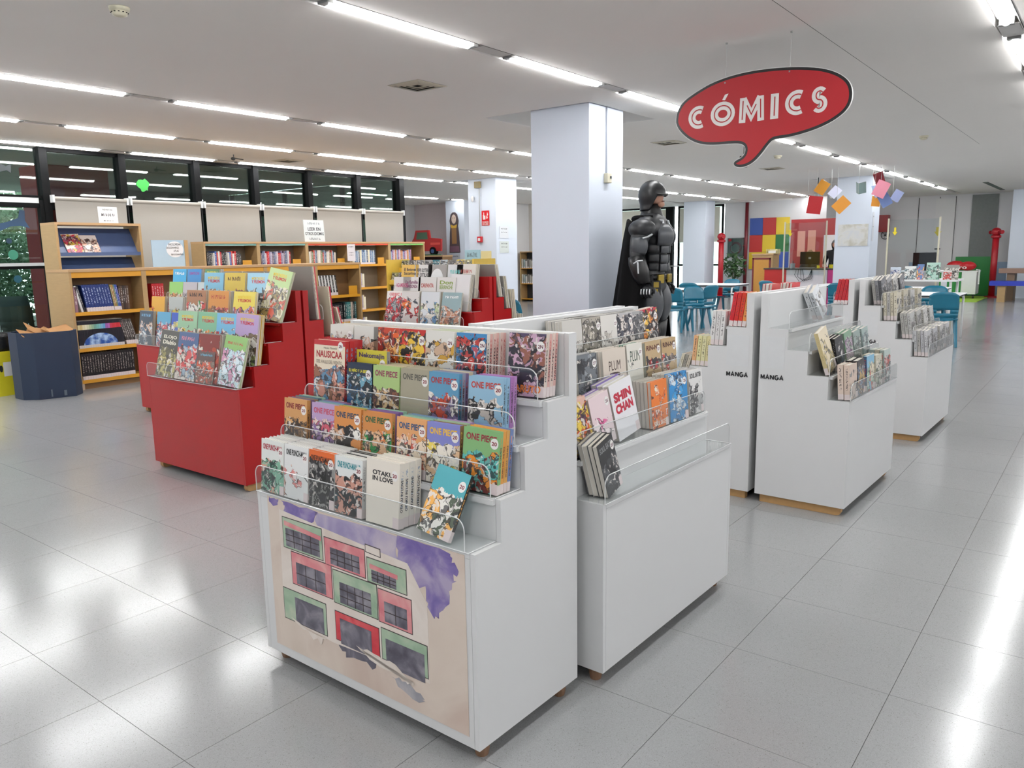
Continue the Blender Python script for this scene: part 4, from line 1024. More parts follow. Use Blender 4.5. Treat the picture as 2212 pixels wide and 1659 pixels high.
# far-left red stand
gS = 'comic albums on the far-left red stand'
b1, b2, b3, b4 = 'bottom tray, far-left red stand', 'second tray, far-left red stand', 'third tray, far-left red stand', 'top tray, far-left red stand'
album('rb', 1, 0.03, 3, ('#3f4a56', '#c9d4da', '#6d7d8d', '#d9b8a0', '#2c3640'), 'charcoal album with pale splash', b1, gS, ttl='~', tcol='#7db4d9', am=0.7)
album('rb', 1, 0.36, 2, ('#5fa3c4', '#3f5a7a', '#b4c9d4', '#c4545a', '#4f93b4'), 'blue album with crowd of faces', b1, gS)
album('rb', 1, 0.62, 2, ('#3a5ab4', '#e3d44a', '#d9d9d4', '#4a6ac4', '#3250a4'), 'royal blue album with yellow title', b1, gS, ttl='SIMPSON', tcol='#e3d43a', tz_=0.66, tht=0.16, am=0.5)
album('rb', 2, 0.06, 3, ('#d9a43c', '#d9742f', '#e3c46a', '#c4542a', '#cf983a'), 'amber album with orange lettering', b2, gS, ttl='~', tcol='#cf4a1f', tz_=0.42, tht=0.1, am=0.15)
album('rb', 2, 0.38, 4, ('#aeb4b0', '#c4b44a', '#8d9a98', '#c4545a', '#3a3a3c'), 'grey album with red and yellow patches', b2, gS)
album('rb', 3, 0.20, 2, ('#8fc46a', '#c98a54', '#6da34a', '#d9c49a', '#7db45a'), 'grass green album with brown figure', b3, gS)
album('rb', 3, 0.45, 3, ('#b9b4b8', '#8d8a8a', '#d4d0d0', '#a8989c', '#a8a4a8'), 'pale grey album with line drawing', b3, gS)
album('rb', 3, 0.71, 3, ('#c4cfd0', '#6d8a94', '#d9dcd8', '#94a8a8', '#b4c0c0'), 'pale blue-grey album with line drawing', b3, gS)
album('rb', 4, 0.08, 2, ('#3fa8d9', '#e3e0d8', '#c44a4a', '#8d6a4a', '#3698c8'), 'cyan album with white lettering', b4, gS, ttl='~', tcol='#eef2f2', tl=0.6)
album('rb', 4, 0.345, 3, ('#3a8ac9', '#d9b43a', '#4a9ad4', '#6daa5a', '#2f7ab8'), 'bright blue album with magenta title', b4, gS, ttl='SIMPSON', tcol='#8d4a9a', tl=0.55, am=0.5)
album('rb', 4, 0.65, 4, ('#4a7a4f', '#d9d44a', '#5d8d5f', '#d9b43a', '#3f6a44'), 'dark green album with yellow title', b4, gS, ttl='SIMPSON', tcol='#e3d43a', tl=0.55, tht=0.13, am=0.4)
# backs of the albums on the stand behind, above the red top
gT = 'albums on the stand behind the foreground red stand'
where = 'behind the red panel'
album('ra2', 4, 0.02, 3, ('#d9c9c9', '#8d3a3a', '#d4c4c4', '#b39a9a', '#c44a54'), 'pale pink album standing taller than the red panel', where, gT, h=0.36, lean=4)
album('ra2', 4, 0.30, 3, ('#d4d4d4', '#8d8d90', '#d9d9d9', '#b0b0b4', '#c4c4c8'), 'white album whose back shows above the red panel', where, gT, lean=4)
album('ra2', 4, 0.57, 3, ('#2a2a2e', '#55555a', '#3a3a3e', '#77777c', '#2a2a2e'), 'black album whose back shows above the red panel', where, gT, lean=4)
album('ra2', 4, 0.84, 3, ('#d0d3d4', '#8d98a0', '#d6d9da', '#b0b8bc', '#8da8b8'), 'grey-white album whose back shows above the red panel', where, gT, lean=4)
album('ra2', 3, 0.01, 2, ('#b01f3a', '#8d1a2f', '#b9243f', '#c4545f', '#b01f3a'), 'crimson album with crimson spine', where, gT, h=0.34, lean=5)
album('ra2', 2, 0.012, 2, ('#b3243c', '#d4c9c4', '#b9303f', '#8d1a2f', '#c43a4a'), 'red ring-bound album leaning outwards', where, gT, h=0.34, lean=14)
album('ra2', 1, 0.02, 2, ('#b89a70', '#8d744f', '#c4a880', '#77623f', '#a88a5f'), 'kraft brown album leaning outwards', where, gT, lean=18)
# red stand left of the column
gU = 'comic albums on the red stand left of the column'
c1, c2, c3, c4 = 'bottom tray, red stand by the column', 'second tray, red stand by the column', 'third tray, red stand by the column', 'top tray, red stand by the column'
PALE = '#d2cfcc'
album('rc', 2, 0.000, 4, ('#e0dcd8', '#c4303c', '#bf2c38', '#8d9498', '#3a5060'), 'red album with white title band', c2, gU, ttl='CEDRIC 1', tcol='#c4303c', tz_=0.9, tht=0.09, tl=0.8, am=1.0, lean=10)
album('rc', 2, 0.225, 5, (PALE, '#c4342c', '#d9742f', '#2a3440', '#2f4a68'), 'white album with red picture and blue spine', c2, gU, tl=0.78, am=0.6)
album('rc', 2, 0.500, 5, ('#d0d6da', '#5a8db4', '#b4c49a', '#e3e0d4', '#2f4a68'), 'white album with blue cartoon panel', c2, gU, tl=0.66, am=0.7)
album('rc', 2, 0.765, 2, ('#7d989c', '#a86a4a', '#5a7478', '#c4b4a0', '#6d888c'), 'grey-teal album with dark arch', c2, gU, ttl='~', tcol='#e3e6e4', tz_=0.86, tl=0.5, lean=12)
album('rc', 1, 0.030, 1, ('#9a6a54', '#c48a74', '#8d5a48', '#d9c9bc', '#8d5a48'), 'low brown book in front of the red album', c1, gU, w_=0.2, h=0.16, lean=16, d0=0.0, am=0.4)
album('rc', 1, 0.420, 1, ('#5a9a3a', '#c4342c', '#6daa4a', '#d9c9bc', '#4a8a2f'), 'low green book with red band', c1, gU, w_=0.24, h=0.15, lean=16, d0=0.0, tl=1.2, am=0.3)
album('rc', 1, 0.740, 1, ('#7db43f', '#4f8a2f', '#a8c46a', '#d9d4bc', '#6da336'), 'low lime green book with leafy art', c1, gU, w_=0.24, h=0.16, lean=16, d0=0.0)
album('rc', 3, 0.000, 2, (PALE, '#c47a9a', '#d9d6d3', '#b0aeac', PALE), 'white album with pink lettering', c3, gU, ttl='AGAMENON', tcol='#b84a74', tz_=0.74, tht=0.13, am=0.05)
album('rc', 3, 0.135, 2, (PALE, '#8d3a6a', '#d9d6d3', '#b0aeac', PALE), 'white album with plum lettering', c3, gU, ttl='La familia|TRAPISONDA', tcol='#6d2454', tz_=0.84, tht=0.11, am=0.0)
album('rc', 3, 0.355, 3, (PALE, '#b3342f', '#d9d6d3', '#b0aeac', '#8d8a88'), 'white album with red lettering', c3, gU, ttl='CARPANTA', tcol='#a8342c', tz_=0.74, tht=0.13, am=0.0)
album('rc', 3, 0.610, 5, (PALE, '#8aa044', '#d9d6d3', '#b0aeac', '#b0aea9'), 'white album with olive lettering', c3, gU, ttl='Don|BERRINCHE', tcol='#7d9438', tz_=0.84, tht=0.12, am=0.0)
album('rc', 3, 0.775, 5, ('#d4d2d3', '#8d8a90', '#d9d6d6', '#b0aeb0', '#c4b8a8'), 'white album with scattered specks', c3, gU, tl=0.7, am=0.08, lean=10, tilt=2, h=0.35)
album('rc', 4, 0.000, 2, ('#d4a83c', '#3a3430', '#d9b45a', '#b38a2f', '#c49a34'), 'yellow album with black brush title', c4, gU, ttl='El Botones|Sacarino', tcol='#2f261c', tz_=0.85, tht=0.10, am=0.08)
album('rc', 4, 0.190, 3, (PALE, '#3a3a3c', '#d9d6d3', '#b0aeac', PALE), 'white album with heavy black lettering', c4, gU, ttl='PEPE GOTERA|Y OTILIO', tcol='#26262a', tz_=0.82, tht=0.12, am=0.0)
album('rc', 4, 0.380, 3, ('#8d8884', '#d9d9d9', '#8d8884', '#d0d0d0', '#77726e'), 'taupe album with white egg shape', c4, gU, am=0.0, w_=0.255)
album('rc', 4, 0.650, 3, ('#c9cbcd', '#6dc4c0', '#d0d2d4', '#a8b0b4', '#b4b8bc'), 'pale grey album with turquoise lettering', c4, gU, ttl='~', tcol='#5ab8b4', tz_=0.78, tht=0.13, am=0.0, w_=0.2)
album('rc', 4, 0.770, 5, ('#d3cdc4', '#b3342f', '#d9d3ca', '#b0a89c', '#c4b8a4'), 'cream album with red lettering at the right end', c4, gU, ttl='~', tcol='#a8342c', tz_=0.78, tht=0.12, am=0.0, h=0.33)
# egg on the taupe album
eg = [o for o in bpy.data.objects if o.get('label', '').startswith('taupe album')][0]
b = MB(); b.prism([(0.085 * math.cos(a * math.pi / 12), (0.115 if math.sin(a * math.pi / 12) > 0 else 0.095) * math.sin(a * math.pi / 12)) for a in range(24)], -0.0006, -0.0001, 'y')
b.build('egg_print', solid('#e3e4e4'), eg, loc=(0.127, 0, 0.17))
gV = 'albums on the turned-away red stand by the column'
wv_ = 'turned-away red stand by the column'
album('rc2', 4, 0.012, 5, ('#d0ccc6', '#8d8a86', '#d9d6d0', '#b0aca6', '#c9c4bc'), 'greyish album leaning right, top tray', wv_, gV, lean=12)
album('rc2', 3, 0.012, 5, ('#c9c9ca', '#8d8d90', '#d4d4d6', '#b0b0b4', '#c0c0c4'), 'silver-grey album leaning right, third tray', wv_, gV, lean=10)
album('rc2', 2, 0.012, 6, ('#3a3634', '#c9b4a0', '#d4d0c8', '#8d5a4c', '#c9bdb0'), 'mixed dark and cream album leaning right, second tray', wv_, gV, lean=8)
album('rc2', 1, 0.012, 4, ('#2a2a30', '#c9c4c0', '#d4d0c8', '#8d5a4c', '#b0aeb0'), 'small dark album, bottom tray', wv_, gV, h=0.2, lean=6)
# ================================================================ wooden shelving on the left
def bay(label, x, y, w_, depth, h, group, strip=None, levels=(0.10, 0.47, 0.89), name='bookcase', left_end=False, right_end=False, backless=True, double=False):
    t = thing(name, label, 'bookcase', (x, y, 0), 0, group)
    th = 0.03
    part('side_panel', PINE, t, lambda q: q.box(0, th, 0, depth, 0.0, h - 0.03))
    part('side_panel', PINE, t, lambda q: q.box(w_ - th, w_, 0, depth, 0.0, h - 0.03))
    part('top', PINE_TOP, t, lambda q: q.box(-0.005 if left_end else 0, w_ + (0.005 if right_end else 0), -0.01, depth + 0.005, h - 0.03, h))
    if not strip:
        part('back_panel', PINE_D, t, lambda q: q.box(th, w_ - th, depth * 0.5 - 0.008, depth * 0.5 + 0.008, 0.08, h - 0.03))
    else:
        part('back_panel', mat('dim_gap_back', '#7d7465', 0.7), t, lambda q: q.box(th, w_ - th, depth - 0.02, depth - 0.008, 0.08, h - 0.06))  # grey sheet added to paint the dim gap behind the books
    part('fascia', solid(strip, 0.4) if strip else YELLOW, t, lambda q: q.box(th, w_ - th, 0.004, 0.022, h - (0.06 if strip else 0.095), h - 0.031))
    for z in levels:
        s_ = part('shelf', YELLOW, t, lambda q: q.box(th, w_ - th, 0.01, depth * (0.5 if not strip else 1) - 0.01, z - 0.012, z))
        part('shelf_lip', YELLOW, s_, lambda q: q.box(th, w_ - th, 0.004, 0.01, z - 0.03, z + 0.012))
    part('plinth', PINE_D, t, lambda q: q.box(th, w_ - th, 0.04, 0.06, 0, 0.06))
    part('leg', mat('grey_foot', '#b9a690', 0.5), t, lambda q: q.box(0.0, th + 0.012, -0.012, 0.03, 0, 0.07))
    return t
FX, FY, FW = 4.03, 9.45, 0.872
g_f = 'bays of the front wooden bookcase run'
fronts = []
fl_ = ['front wooden bookcase bay at the left end, full of encyclopaedias', 'second front wooden bookcase bay, red books at its edge', 'third front wooden bookcase bay behind the red stand', 'fourth front wooden bookcase bay behind the red stand', 'front wooden bookcase bay at the right end with black volumes']
for k in range(5):
    bay(fl_[k], FX + k * FW, FY, FW, 0.56, 1.39, g_f, left_end=(k == 0), right_end=(k == 4))
RX, RY, RW = 6.5, 10.72, 0.935
g_b = 'bays of the taller rear bookcase run'
strips = ['#7fb0a8', '#7fb0a8', '#d9542f', '#d9542f', '#7fbf62']
rl_ = ['rear wooden bookcase bay with pale teal strip, leftmost', 'rear wooden bookcase bay with pale teal strip, next to the orange ones', 'rear wooden bookcase bay with orange strip, left of two', 'rear wooden bookcase bay with orange strip, right of two', 'rear wooden bookcase bay with green strip at the right end']
for k in range(5):
    bay(rl_[k], RX + k * RW, RY, RW, 0.34, 1.735, g_b, strip=strips[k], levels=(0.12, 0.52, 0.92, 1.33))
# books standing in shelves: spine faces the aisle (-y)
def shelf_book(x, y, z, t, h, d, tone, label, group, tilt=0.0, ca='#e6e2da', lb=1.0, bgc=None):
    M = Matrix.Translation((x, y, z + (0.0 if tilt == 0 else t * abs(math.sin(R(tilt)))))) @ Matrix.Rotation(R(tilt), 4, 'Y') @ Matrix.Rotation(R(-90), 4, 'Z') @ Matrix.Translation((-d, 0, 0))
    # spine +x of the book turns to -y of the room
    return book(M, d, h, t, label, group, (bgc or tone, ca, tone, '#8d8a84', tone), 'R', 0, 0.7, lb)
def shelf_run(x, y, z, n_, t, h, d, tones, desc, where, group, tilt=0.0, gap=0.001, hv=0.0, ca='#e6e2da', lb=1.0):
    rnd = random.Random(int(x * 100 + z * 1000))
    for k in range(n_):
        tone = tones[k % len(tones)]
        hh = h - (rnd.choice((0, 0.01, 0.02, 0.035)) if hv else 0)
        tt = t * (1 if not hv else rnd.uniform(0.75, 1.25))
        shelf_book(x, y, z, tt, hh, d, tone, fit('%s %s from left' % (desc, ORD[k] if k < len(ORD) else str(k + 1) + 'th'), where), group, tilt, ca, lb)
        x += (tt + gap) / math.cos(R(tilt)) 
    return x
KIND[0] = 'library_book'
gW = 'books on the front wooden bookcase'
S1 = FX + 0.04
sy = FY + 0.03
x = shelf_run(S1 + 0.005, sy, 0.892, 1, 0.035, 0.30, 0.2, ['#8d6a74'], 'multicoloured magazine volume', 'top shelf of the left bay', gW, lb=0)
x = shelf_run(x + 0.035, sy, 0.892, 2, 0.022, 0.31, 0.2, ['#d4d4d2', '#2a2c30'], 'leaning spiral-bound volume', 'top shelf of the left bay', gW, tilt=-12, lb=0)
x = shelf_run(x + 0.02, sy, 0.892, 10, 0.030, 0.315, 0.2, ['#22356e'], 'leaning navy and white encyclopaedia volume', 'top shelf of the left bay', gW, tilt=-9, ca='#c9d6e8')
x = shelf_run(x + 0.004, sy, 0.892, 5, 0.016, 0.31, 0.2, ['#8d8456', '#a87a3a', '#6d7d5a', '#3a5aa0', '#3a4a98'], 'thin leaning coloured volume', 'top shelf of the left bay', gW, tilt=-8)
x = shelf_run(x + 0.01, sy + 0.08, 0.892, 5, 0.024, 0.29, 0.16, ['#4a3a34', '#5d4a3c', '#3a302c'], 'dark brown volume set back', 'top shelf of the left bay', gW, lb=0)
rb_ = ['#c9b98a', '#c4b078', '#d4cba4', '#d9d4b8', '#c9ccaa', '#a8b894', '#8aa88a', '#6d9a8c', '#6da8a0', '#74b0b4', '#74a8c4', '#5a94c0', '#8d5aa0', '#a860a8', '#b8344a', '#b82c34', '#c0303a', '#b8282f', '#c4343a', '#b92a30']
# encyclopaedia set whose black spines carry a printed colour band and globe
m, n, l, p = new_mat('printed_set')
ge = n.new('ShaderNodeNewGeometry'); sp = n.new('ShaderNodeSeparateXYZ'); l.new(ge.outputs['Position'], sp.inputs[0])
def mnode(op, a, b_):
    q = n.new('ShaderNodeMath'); q.operation = op
    for i, v in enumerate((a, b_)):
        if isinstance(v, (int, float)): q.inputs[i].default_value = v
        elif v is not None: l.new(v, q.inputs[i])
    return q.outputs[0]
def mixc(f, a, b_):
    q = n.new('ShaderNodeMix'); q.data_type = 'RGBA'; l.new(f, q.inputs['Factor'])
    for k_, v in (('A', a), ('B', b_)):
        if isinstance(v, tuple): q.inputs[k_].default_value = v
        else: l.new(v, q.inputs[k_])
    return q.outputs['Result']
oa = n.new('ShaderNodeAttribute'); oa.attribute_type = 'OBJECT'; oa.attribute_name = 'cs'
nz = n.new('ShaderNodeTexNoise'); nz.inputs['Scale'].default_value = 14; nz.inputs['Detail'].default_value = 5; l.new(ge.outputs['Position'], nz.inputs['Vector'])
rp = n.new('ShaderNodeValToRGB'); rp.color_ramp.elements[0].position = 0.42; rp.color_ramp.elements[0].color = lin('#234f9a') + (1,); rp.color_ramp.elements[1].position = 0.62; rp.color_ramp.elements[1].color = lin('#a8c4e3') + (1,)
l.new(nz.outputs['Fac'], rp.inputs[0])
gx, gz = S1 + 0.26, 0.50
dx = mnode('DIVIDE', mnode('SUBTRACT', sp.outputs[0], gx), 0.20); dz_ = mnode('DIVIDE', mnode('SUBTRACT', sp.outputs[2], gz), 0.145)
inside = mnode('LESS_THAN', mnode('ADD', mnode('MULTIPLY', dx, dx), mnode('MULTIPLY', dz_, dz_)), 1.0)
colr = mixc(inside, (0.006, 0.008, 0.014, 1), rp.outputs[0])
band = mnode('MULTIPLY', mnode('GREATER_THAN', sp.outputs[2], 0.695), mnode('LESS_THAN', sp.outputs[2], 0.752))
colr = mixc(band, colr, oa.outputs['Color'])
labl = mnode('LESS_THAN', sp.outputs[2], 0.515)
colr = mixc(labl, colr, (0.6, 0.58, 0.57, 1))
l.new(colr, p.inputs['Base Color']); p.inputs['Roughness'].default_value = 0.35
SETM = m
b = MB(); b.box(0, 0.2, 0, 0.0255, 0, 0.325)
me_set = b.mesh('encyclopaedia', SETM)
x = S1 + 0.01
for k in range(20):
    o = bpy.data.objects.new('encyclopaedia', me_set); COL.objects.link(o)
    o.matrix_basis = Matrix.Translation((x, sy + 0.2, 0.472)) @ Matrix.Rotation(R(-90), 4, 'Z')
    o['cs'] = lin(rb_[k])
    tag(o, 'black encyclopaedia volume %s from the left in the globe set with coloured band' % (ORD[k] if k < 16 else str(k + 1) + 'th'), 'book', gW)
    q = MB().box(0.004, 0.196, 0.002, 0.0235, 0.3252, 0.3262).build('pages', PAGES, o)
    x += 0.0263
x = shelf_run(x + 0.03, sy, 0.472, 6, 0.022, 0.31, 0.2, ['#3a3432', '#54504c'], 'dark leaning volume right of the globe set', 'middle shelf of the left bay', gW, tilt=-14)
x = shelf_run(S1 + 0.012, sy, 0.102, 21, 0.0285, 0.315, 0.2, ['#18171a'], 'black encyclopaedia volume', 'bottom shelf of the left bay', gW, ca='#b3a8a0')
# second bay red books, right-end bay
shelf_run(FX + FW + 0.10, sy, 0.892, 5, 0.03, 0.3, 0.2, ['#b3242a', '#a82026'], 'red volume', 'top shelf of the second bay', gW)
S5 = FX + 3 * FW
shelf_run(FX + 2 * FW + 0.3, sy, 0.892, 12, 0.03, 0.3, 0.2, ['#26282c', '#35383c'], 'black volume', 'top shelf of the third bay', gW, hv=1)
shelf_run(S5 + 0.28, sy, 0.892, 14, 0.026, 0.315, 0.2, ['#1c1c1e', '#26262a'], 'black and white striped leaning volume', 'top shelf of the fourth bay', gW, tilt=-8, ca='#e6e6e6')
S6 = FX + 4 * FW + 0.04
shelf_run(S6 + 0.02, sy, 0.892, 13, 0.027, 0.31, 0.2, ['#1c1c1e', '#d0d0d0'], 'leaning striped volume', 'top shelf of the right-end bay', gW, tilt=-7)
shelf_run(S6 + 0.02, sy, 0.472, 14, 0.030, 0.30, 0.2, ['#1c1c1e', '#222226', '#1c1c1e', '#2a2a2e'], 'black volume with white label', 'middle shelf of the right-end bay', gW)
shelf_run(S6 + 0.475, sy, 0.472, 7, 0.036, 0.31, 0.2, ['#1c2426', '#2c5a5c', '#3f7d7c', '#3a7470', '#b9a494'], 'teal or dark volume', 'middle shelf near the right end', gW)
part_bk = thing('bookend', 'yellow metal bookend on the top shelf of the right-end bay', 'bookend', (S6 + 0.60, FY + 0.03, 0.892))
part('plate', YELLOW, part_bk, lambda q: (q.box(0, 0.17, 0, 0.004, 0, 0.14), q.box(0, 0.17, 0, 0.12, 0, 0.003)), bevel=0.001)
# rear run
gX = 'books on the rear bookcase run'
pal = [['#1c1c20', '#26262a', '#3a3a3c', '#8d8a86', '#c9c4bc', '#3a5aa0', '#c44a3a', '#d4d0c8', '#b3242a'], ['#6d5a6a', '#4a5a78', '#8d8aa0', '#c9c4c8', '#b3242a', '#c42a2f', '#7d6a8a', '#a8a0b4'],
       ['#d9d4cc', '#b39a8a', '#6d7d5a', '#b3443a', '#8d98a8', '#4a5a78', '#c9bca8'], ['#d4c9a8', '#e3dcc4', '#4a6a94', '#8d9ab0', '#6d88a8', '#c9d0d4', '#3a4a68'], ['#8d9ab8', '#5a4a80', '#b37a94', '#d4d0d8', '#a86a44', '#c98a5a']]
for k in range(5):
    bx = RX + k * RW + 0.04
    wn = ['leftmost rear bay', 'second rear bay', 'third rear bay', 'fourth rear bay', 'rear bay with green strip'][k]
    shelf_run(bx + 0.02, RY + 0.03, 1.332, 21, 0.025, 0.26, 0.18, pal[k], 'small coloured book', 'top shelf of the ' + wn, gX, hv=1)
    o = thing('bookend', 'yellow bookend on the top shelf of the ' + wn, 'bookend', (bx + 0.62, RY + 0.03, 1.332))
    part('plate', YELLOW, o, lambda q: (q.box(0, 0.16, 0, 0.004, 0, 0.12), q.box(0, 0.16, 0, 0.12, 0, 0.003)), bevel=0.001)
for z, nm in ((0.922, 'third'), (0.522, 'second'), (0.122, 'bottom')):
    shelf_run(RX + 2 * RW + 0.05, RY + 0.03, z, 16, 0.028, 0.27, 0.18, pal[2] + pal[4], 'thin children\'s book', nm + ' shelf of the third rear bay', gX, hv=1)
    shelf_run(RX + 3 * RW + 0.05, RY + 0.03, z, 10, 0.028, 0.27, 0.18, pal[1] + pal[3], 'thin children\'s book', nm + ' shelf of the fourth rear bay', gX, hv=1)
# ---- magazine rack standing behind the left bay
mr = thing('magazine_rack', 'wooden magazine rack with dark blue sloping boards', 'rack', (4.22, 10.12, 0), 0)
BLUEB = mat('blue_board', '#46587f', 0.35, var=0.05)
part('side_panel', PINE, mr, lambda q: q.box(0, 0.03, 0, 0.4, 0, 1.92))
part('side_panel', PINE, mr, lambda q: q.box(1.02, 1.05, 0, 0.4, 0, 1.92))
part('top', PINE_TOP, mr, lambda q: q.box(0, 1.05, 0, 0.4, 1.92, 1.95))
for k, z in enumerate((1.56, 1.2, 0.84)):
    bd = part('sloping_board', BLUEB, mr, lambda q: q.prism([(0.06, z), (0.08, z), (0.28, z + 0.33), (0.26, z + 0.33)], 0.03, 1.02, 'x'))
    part('ledge', BLUEB, bd, lambda q: (q.box(0.03, 1.02, 0.0, 0.07, z - 0.012, z), q.box(0.03, 1.02, 0.0, 0.008, z, z + 0.03)))
def on_rack(x, z, w_, h):
    sl = math.atan2(0.33, 0.2)
    return Matrix.Translation((4.22 + x, 10.12 + 0.045, z + 0.002)) @ Matrix.Rotation(-(math.pi / 2 - sl), 4, 'X')
gM = 'magazines on the blue rack'
o = book(on_rack(0.15, 1.562, 0.2, 0.28) @ Matrix.Rotation(R(-3), 4, 'Y'), 0.21, 0.29, 0.006, 'red and white magazine in a yellow edge on the upper board', gM, ('#d9c9c0', '#c4303c', '#d4b44a', '#8d5a74', '#d9d0c8'), 'L', 0.9, 0.97, 0, cat='magazine', name='magazine')
o = book(on_rack(0.34, 1.562, 0.2, 0.28) @ Matrix.Translation((0, -0.012, 0)), 0.2, 0.27, 0.006, 'magazine with a portrait photograph on the upper board', gM, ('#d9d0cc', '#c99a84', '#5a3a34', '#e0c4b4', '#d9d0c8'), 'L', 0.9, 0.8, 0, cat='magazine', name='magazine')
o = book(on_rack(0.56, 1.202, 0.2, 0.28), 0.2, 0.2, 0.006, 'small red and dark magazine on the lower board', gM, ('#d4c4c0', '#b3343c', '#2a2a34', '#8d7a84', '#d9d0c8'), 'L', 0.9, 0.9, 0, cat='magazine', name='magazine')
def sheet(name, label, x, y, z, w_, h, rz=0.0, lines=(), m_=None, lean=0, cat='sign', th=0.004):
    t = thing(name, label, cat, (x, y, z), rz)
    M = Matrix.Rotation(R(-lean), 4, 'X')
    b = MB(); b.box(0, w_, 0, th, 0, h); b.build('board', m_ or PAPER, t, M=M)
    for (s, cx, cz, ww, hh, col) in lines:
        if s == '~':
            scribble(t, (cx * w_, cz * h), ww * w_, hh * h, col, 'lettering').matrix_basis = M
            continue
        text(s, (cx * w_, -0.0008, cz * h), ww * w_, hh * h, solid(col), t, M=M)
    return t
sheet('paper_sign', 'small white magazine-section sign on top of the blue rack', 4.76, 10.15, 1.951, 0.24, 0.20, 0, [('REVISTAS', 0.5, 0.82, 0.5, 0.09, '#222226'), ('~', 0.5, 0.5, 0.7, 0.2, '#3a3a40'), ('~', 0.5, 0.14, 0.5, 0.07, '#333338')], lean=2)
# framed sign: encyclopaedias
en = thing('section_sign', 'pale blue section sign listing encyclopaedias, dictionaries, atlases and biographies', 'sign', (5.30, 9.95, 1.391))
part('board', solid('#a9c3d6'), en, lambda q: q.box(0, 0.45, 0, 0.01, 0, 0.345))
part('oval', solid('#e3e6ea'), en, lambda q: q.prism([(0.315 + 0.12 * math.cos(a * math.pi / 14), 0.225 + 0.105 * math.sin(a * math.pi / 14)) for a in range(28)], -0.002, -0.0002, 'y'))
for i, (s, cx) in enumerate((('ENCICLOPEDIAS', 0.315), ('DICCIONARIOS', 0.285), ('ATLAS', 0.33), ('BIOGRAFÍAS', 0.345))):
    text(s, (cx, -0.0026, 0.29 - i * 0.043), 0.17 if i != 2 else 0.07, 0.027, INK, en)
part('frame_edge', PINE, en, lambda q: q.box(0.45, 0.50, -0.01, 0.03, 0, 0.345))
en2 = sheet('section_board', 'white section board about reading in other languages on the rear bookcase', 8.39, 10.78, 1.736, 0.42, 0.36, 0,
            [('LEER EN', 0.5, 0.58, 0.62, 0.15, '#1c1c20'), ('OTROS IDIOMAS', 0.5, 0.37, 0.92, 0.15, '#1c1c20'), ('~', 0.5, 0.84, 0.6, 0.11, '#8d9498'), ('~', 0.5, 0.13, 0.55, 0.12, '#6d7478')], m_=solid('#d3d8d8'), lean=4, th=0.012)
sheet('paper_notice', 'white printed notice standing on the rear bookcase shelf', 9.18, 10.66, 1.40, 0.18, 0.29, 0, [('~', 0.5, 0.85, 0.7, 0.07, '#3a3a40'), ('~', 0.5, 0.5, 0.6, 0.07, '#55555c'), ('~', 0.5, 0.36, 0.6, 0.07, '#55555c')], m_=solid('#d6cfd2'), th=0.006)
# ---- cardboard bins at the left
cb = thing('cardboard_bin', 'dark blue octagonal cardboard bin filled with cartons', 'bin', (3.62, 9.42, 0), 0)
NAVY = mat('navy_card', '#16273f', 0.55, var=0.12, scale=5)
NAVYB = mat('navy_card_side', '#0d1626', 0.6, var=0.12, scale=5)
octp = [(-0.17, -0.20), (0.23, -0.31), (0.36, -0.2), (0.36, 0.12), (0.2, 0.24), (-0.14, 0.28), (-0.27, 0.14), (-0.27, -0.06)]
octp = [(-0.13, -0.22), (0.22, -0.30), (0.34, -0.18), (0.34, 0.14), (0.16, 0.26), (-0.12, 0.26), (-0.24, 0.14), (-0.24, -0.08)]
ins = [(x_ * 0.95, y_ * 0.95) for x_, y_ in octp]
b = MB(); k = len(octp)
vs = [(x_, y_, 0) for x_, y_ in octp] + [(x_, y_, 0.73) for x_, y_ in octp] + [(x_, y_, 0.73) for x_, y_ in ins] + [(x_, y_, 0.03) for x_, y_ in ins]
fs = []
for i in range(k):
    j = (i + 1) % k
    fs += [(i, j, k + j, k + i), (k + i, k + j, 2 * k + j, 2 * k + i), (2 * k + i, 2 * k + j, 3 * k + j, 3 * k + i)]
fs += [tuple(range(k))[::-1], tuple(range(3 * k, 4 * k))]
b.add(vs, fs); b.build('shell', NAVY, cb)
KRAFT = mat('kraft_card', '#a5794c', 0.75, var=0.12)
for i, (cx, cy, a, tl_) in enumerate(((-0.1, -0.06, 20, 35), (0.02, 0.0, -30, 40), (0.14, 0.05, 60, 30), (0.2, -0.1, 10, 25), (0.0, 0.12, 80, 35))):
    o = part('carton_flap', KRAFT, cb, lambda q: q.box(-0.12, 0.12, -0.07, 0.07, -0.003, 0.003))
    o.location = (cx, cy, 0.70 + 0.012 * i); o.rotation_euler = (R(tl_), R(15 - 8 * i), R(a))
part('tape', mat('grey_tape', '#55606a', 0.4), cb, lambda q: (q.box(-0.02, 0.03, -0.2485, -0.247, 0.02, 0.1), q.box(0.10, 0.15, -0.2793, -0.277, 0.02, 0.08)))
yb = thing('cardboard_bin', 'tall yellow cardboard bin beside the dark blue one', 'bin', (3.42, 9.98, 0), R(8))
YEL = mat('yellow_card', '#d9cf2a', 0.5, var=0.04)
part('shell', YEL, yb, lambda q: (q.box(-0.13, 0.13, -0.15, -0.14, 0, 0.5), q.box(-0.13, 0.13, 0.14, 0.15, 0, 0.5), q.box(-0.13, -0.12, -0.14, 0.14, 0, 0.5), q.box(0.12, 0.13, -0.14, 0.14, 0, 0.5), q.box(-0.12, 0.12, -0.14, 0.14, 0, 0.02)))
part('paper_label', PAPER, yb, lambda q: q.box(-0.05, 0.13, -0.1515, -0.1502, 0.22, 0.38))
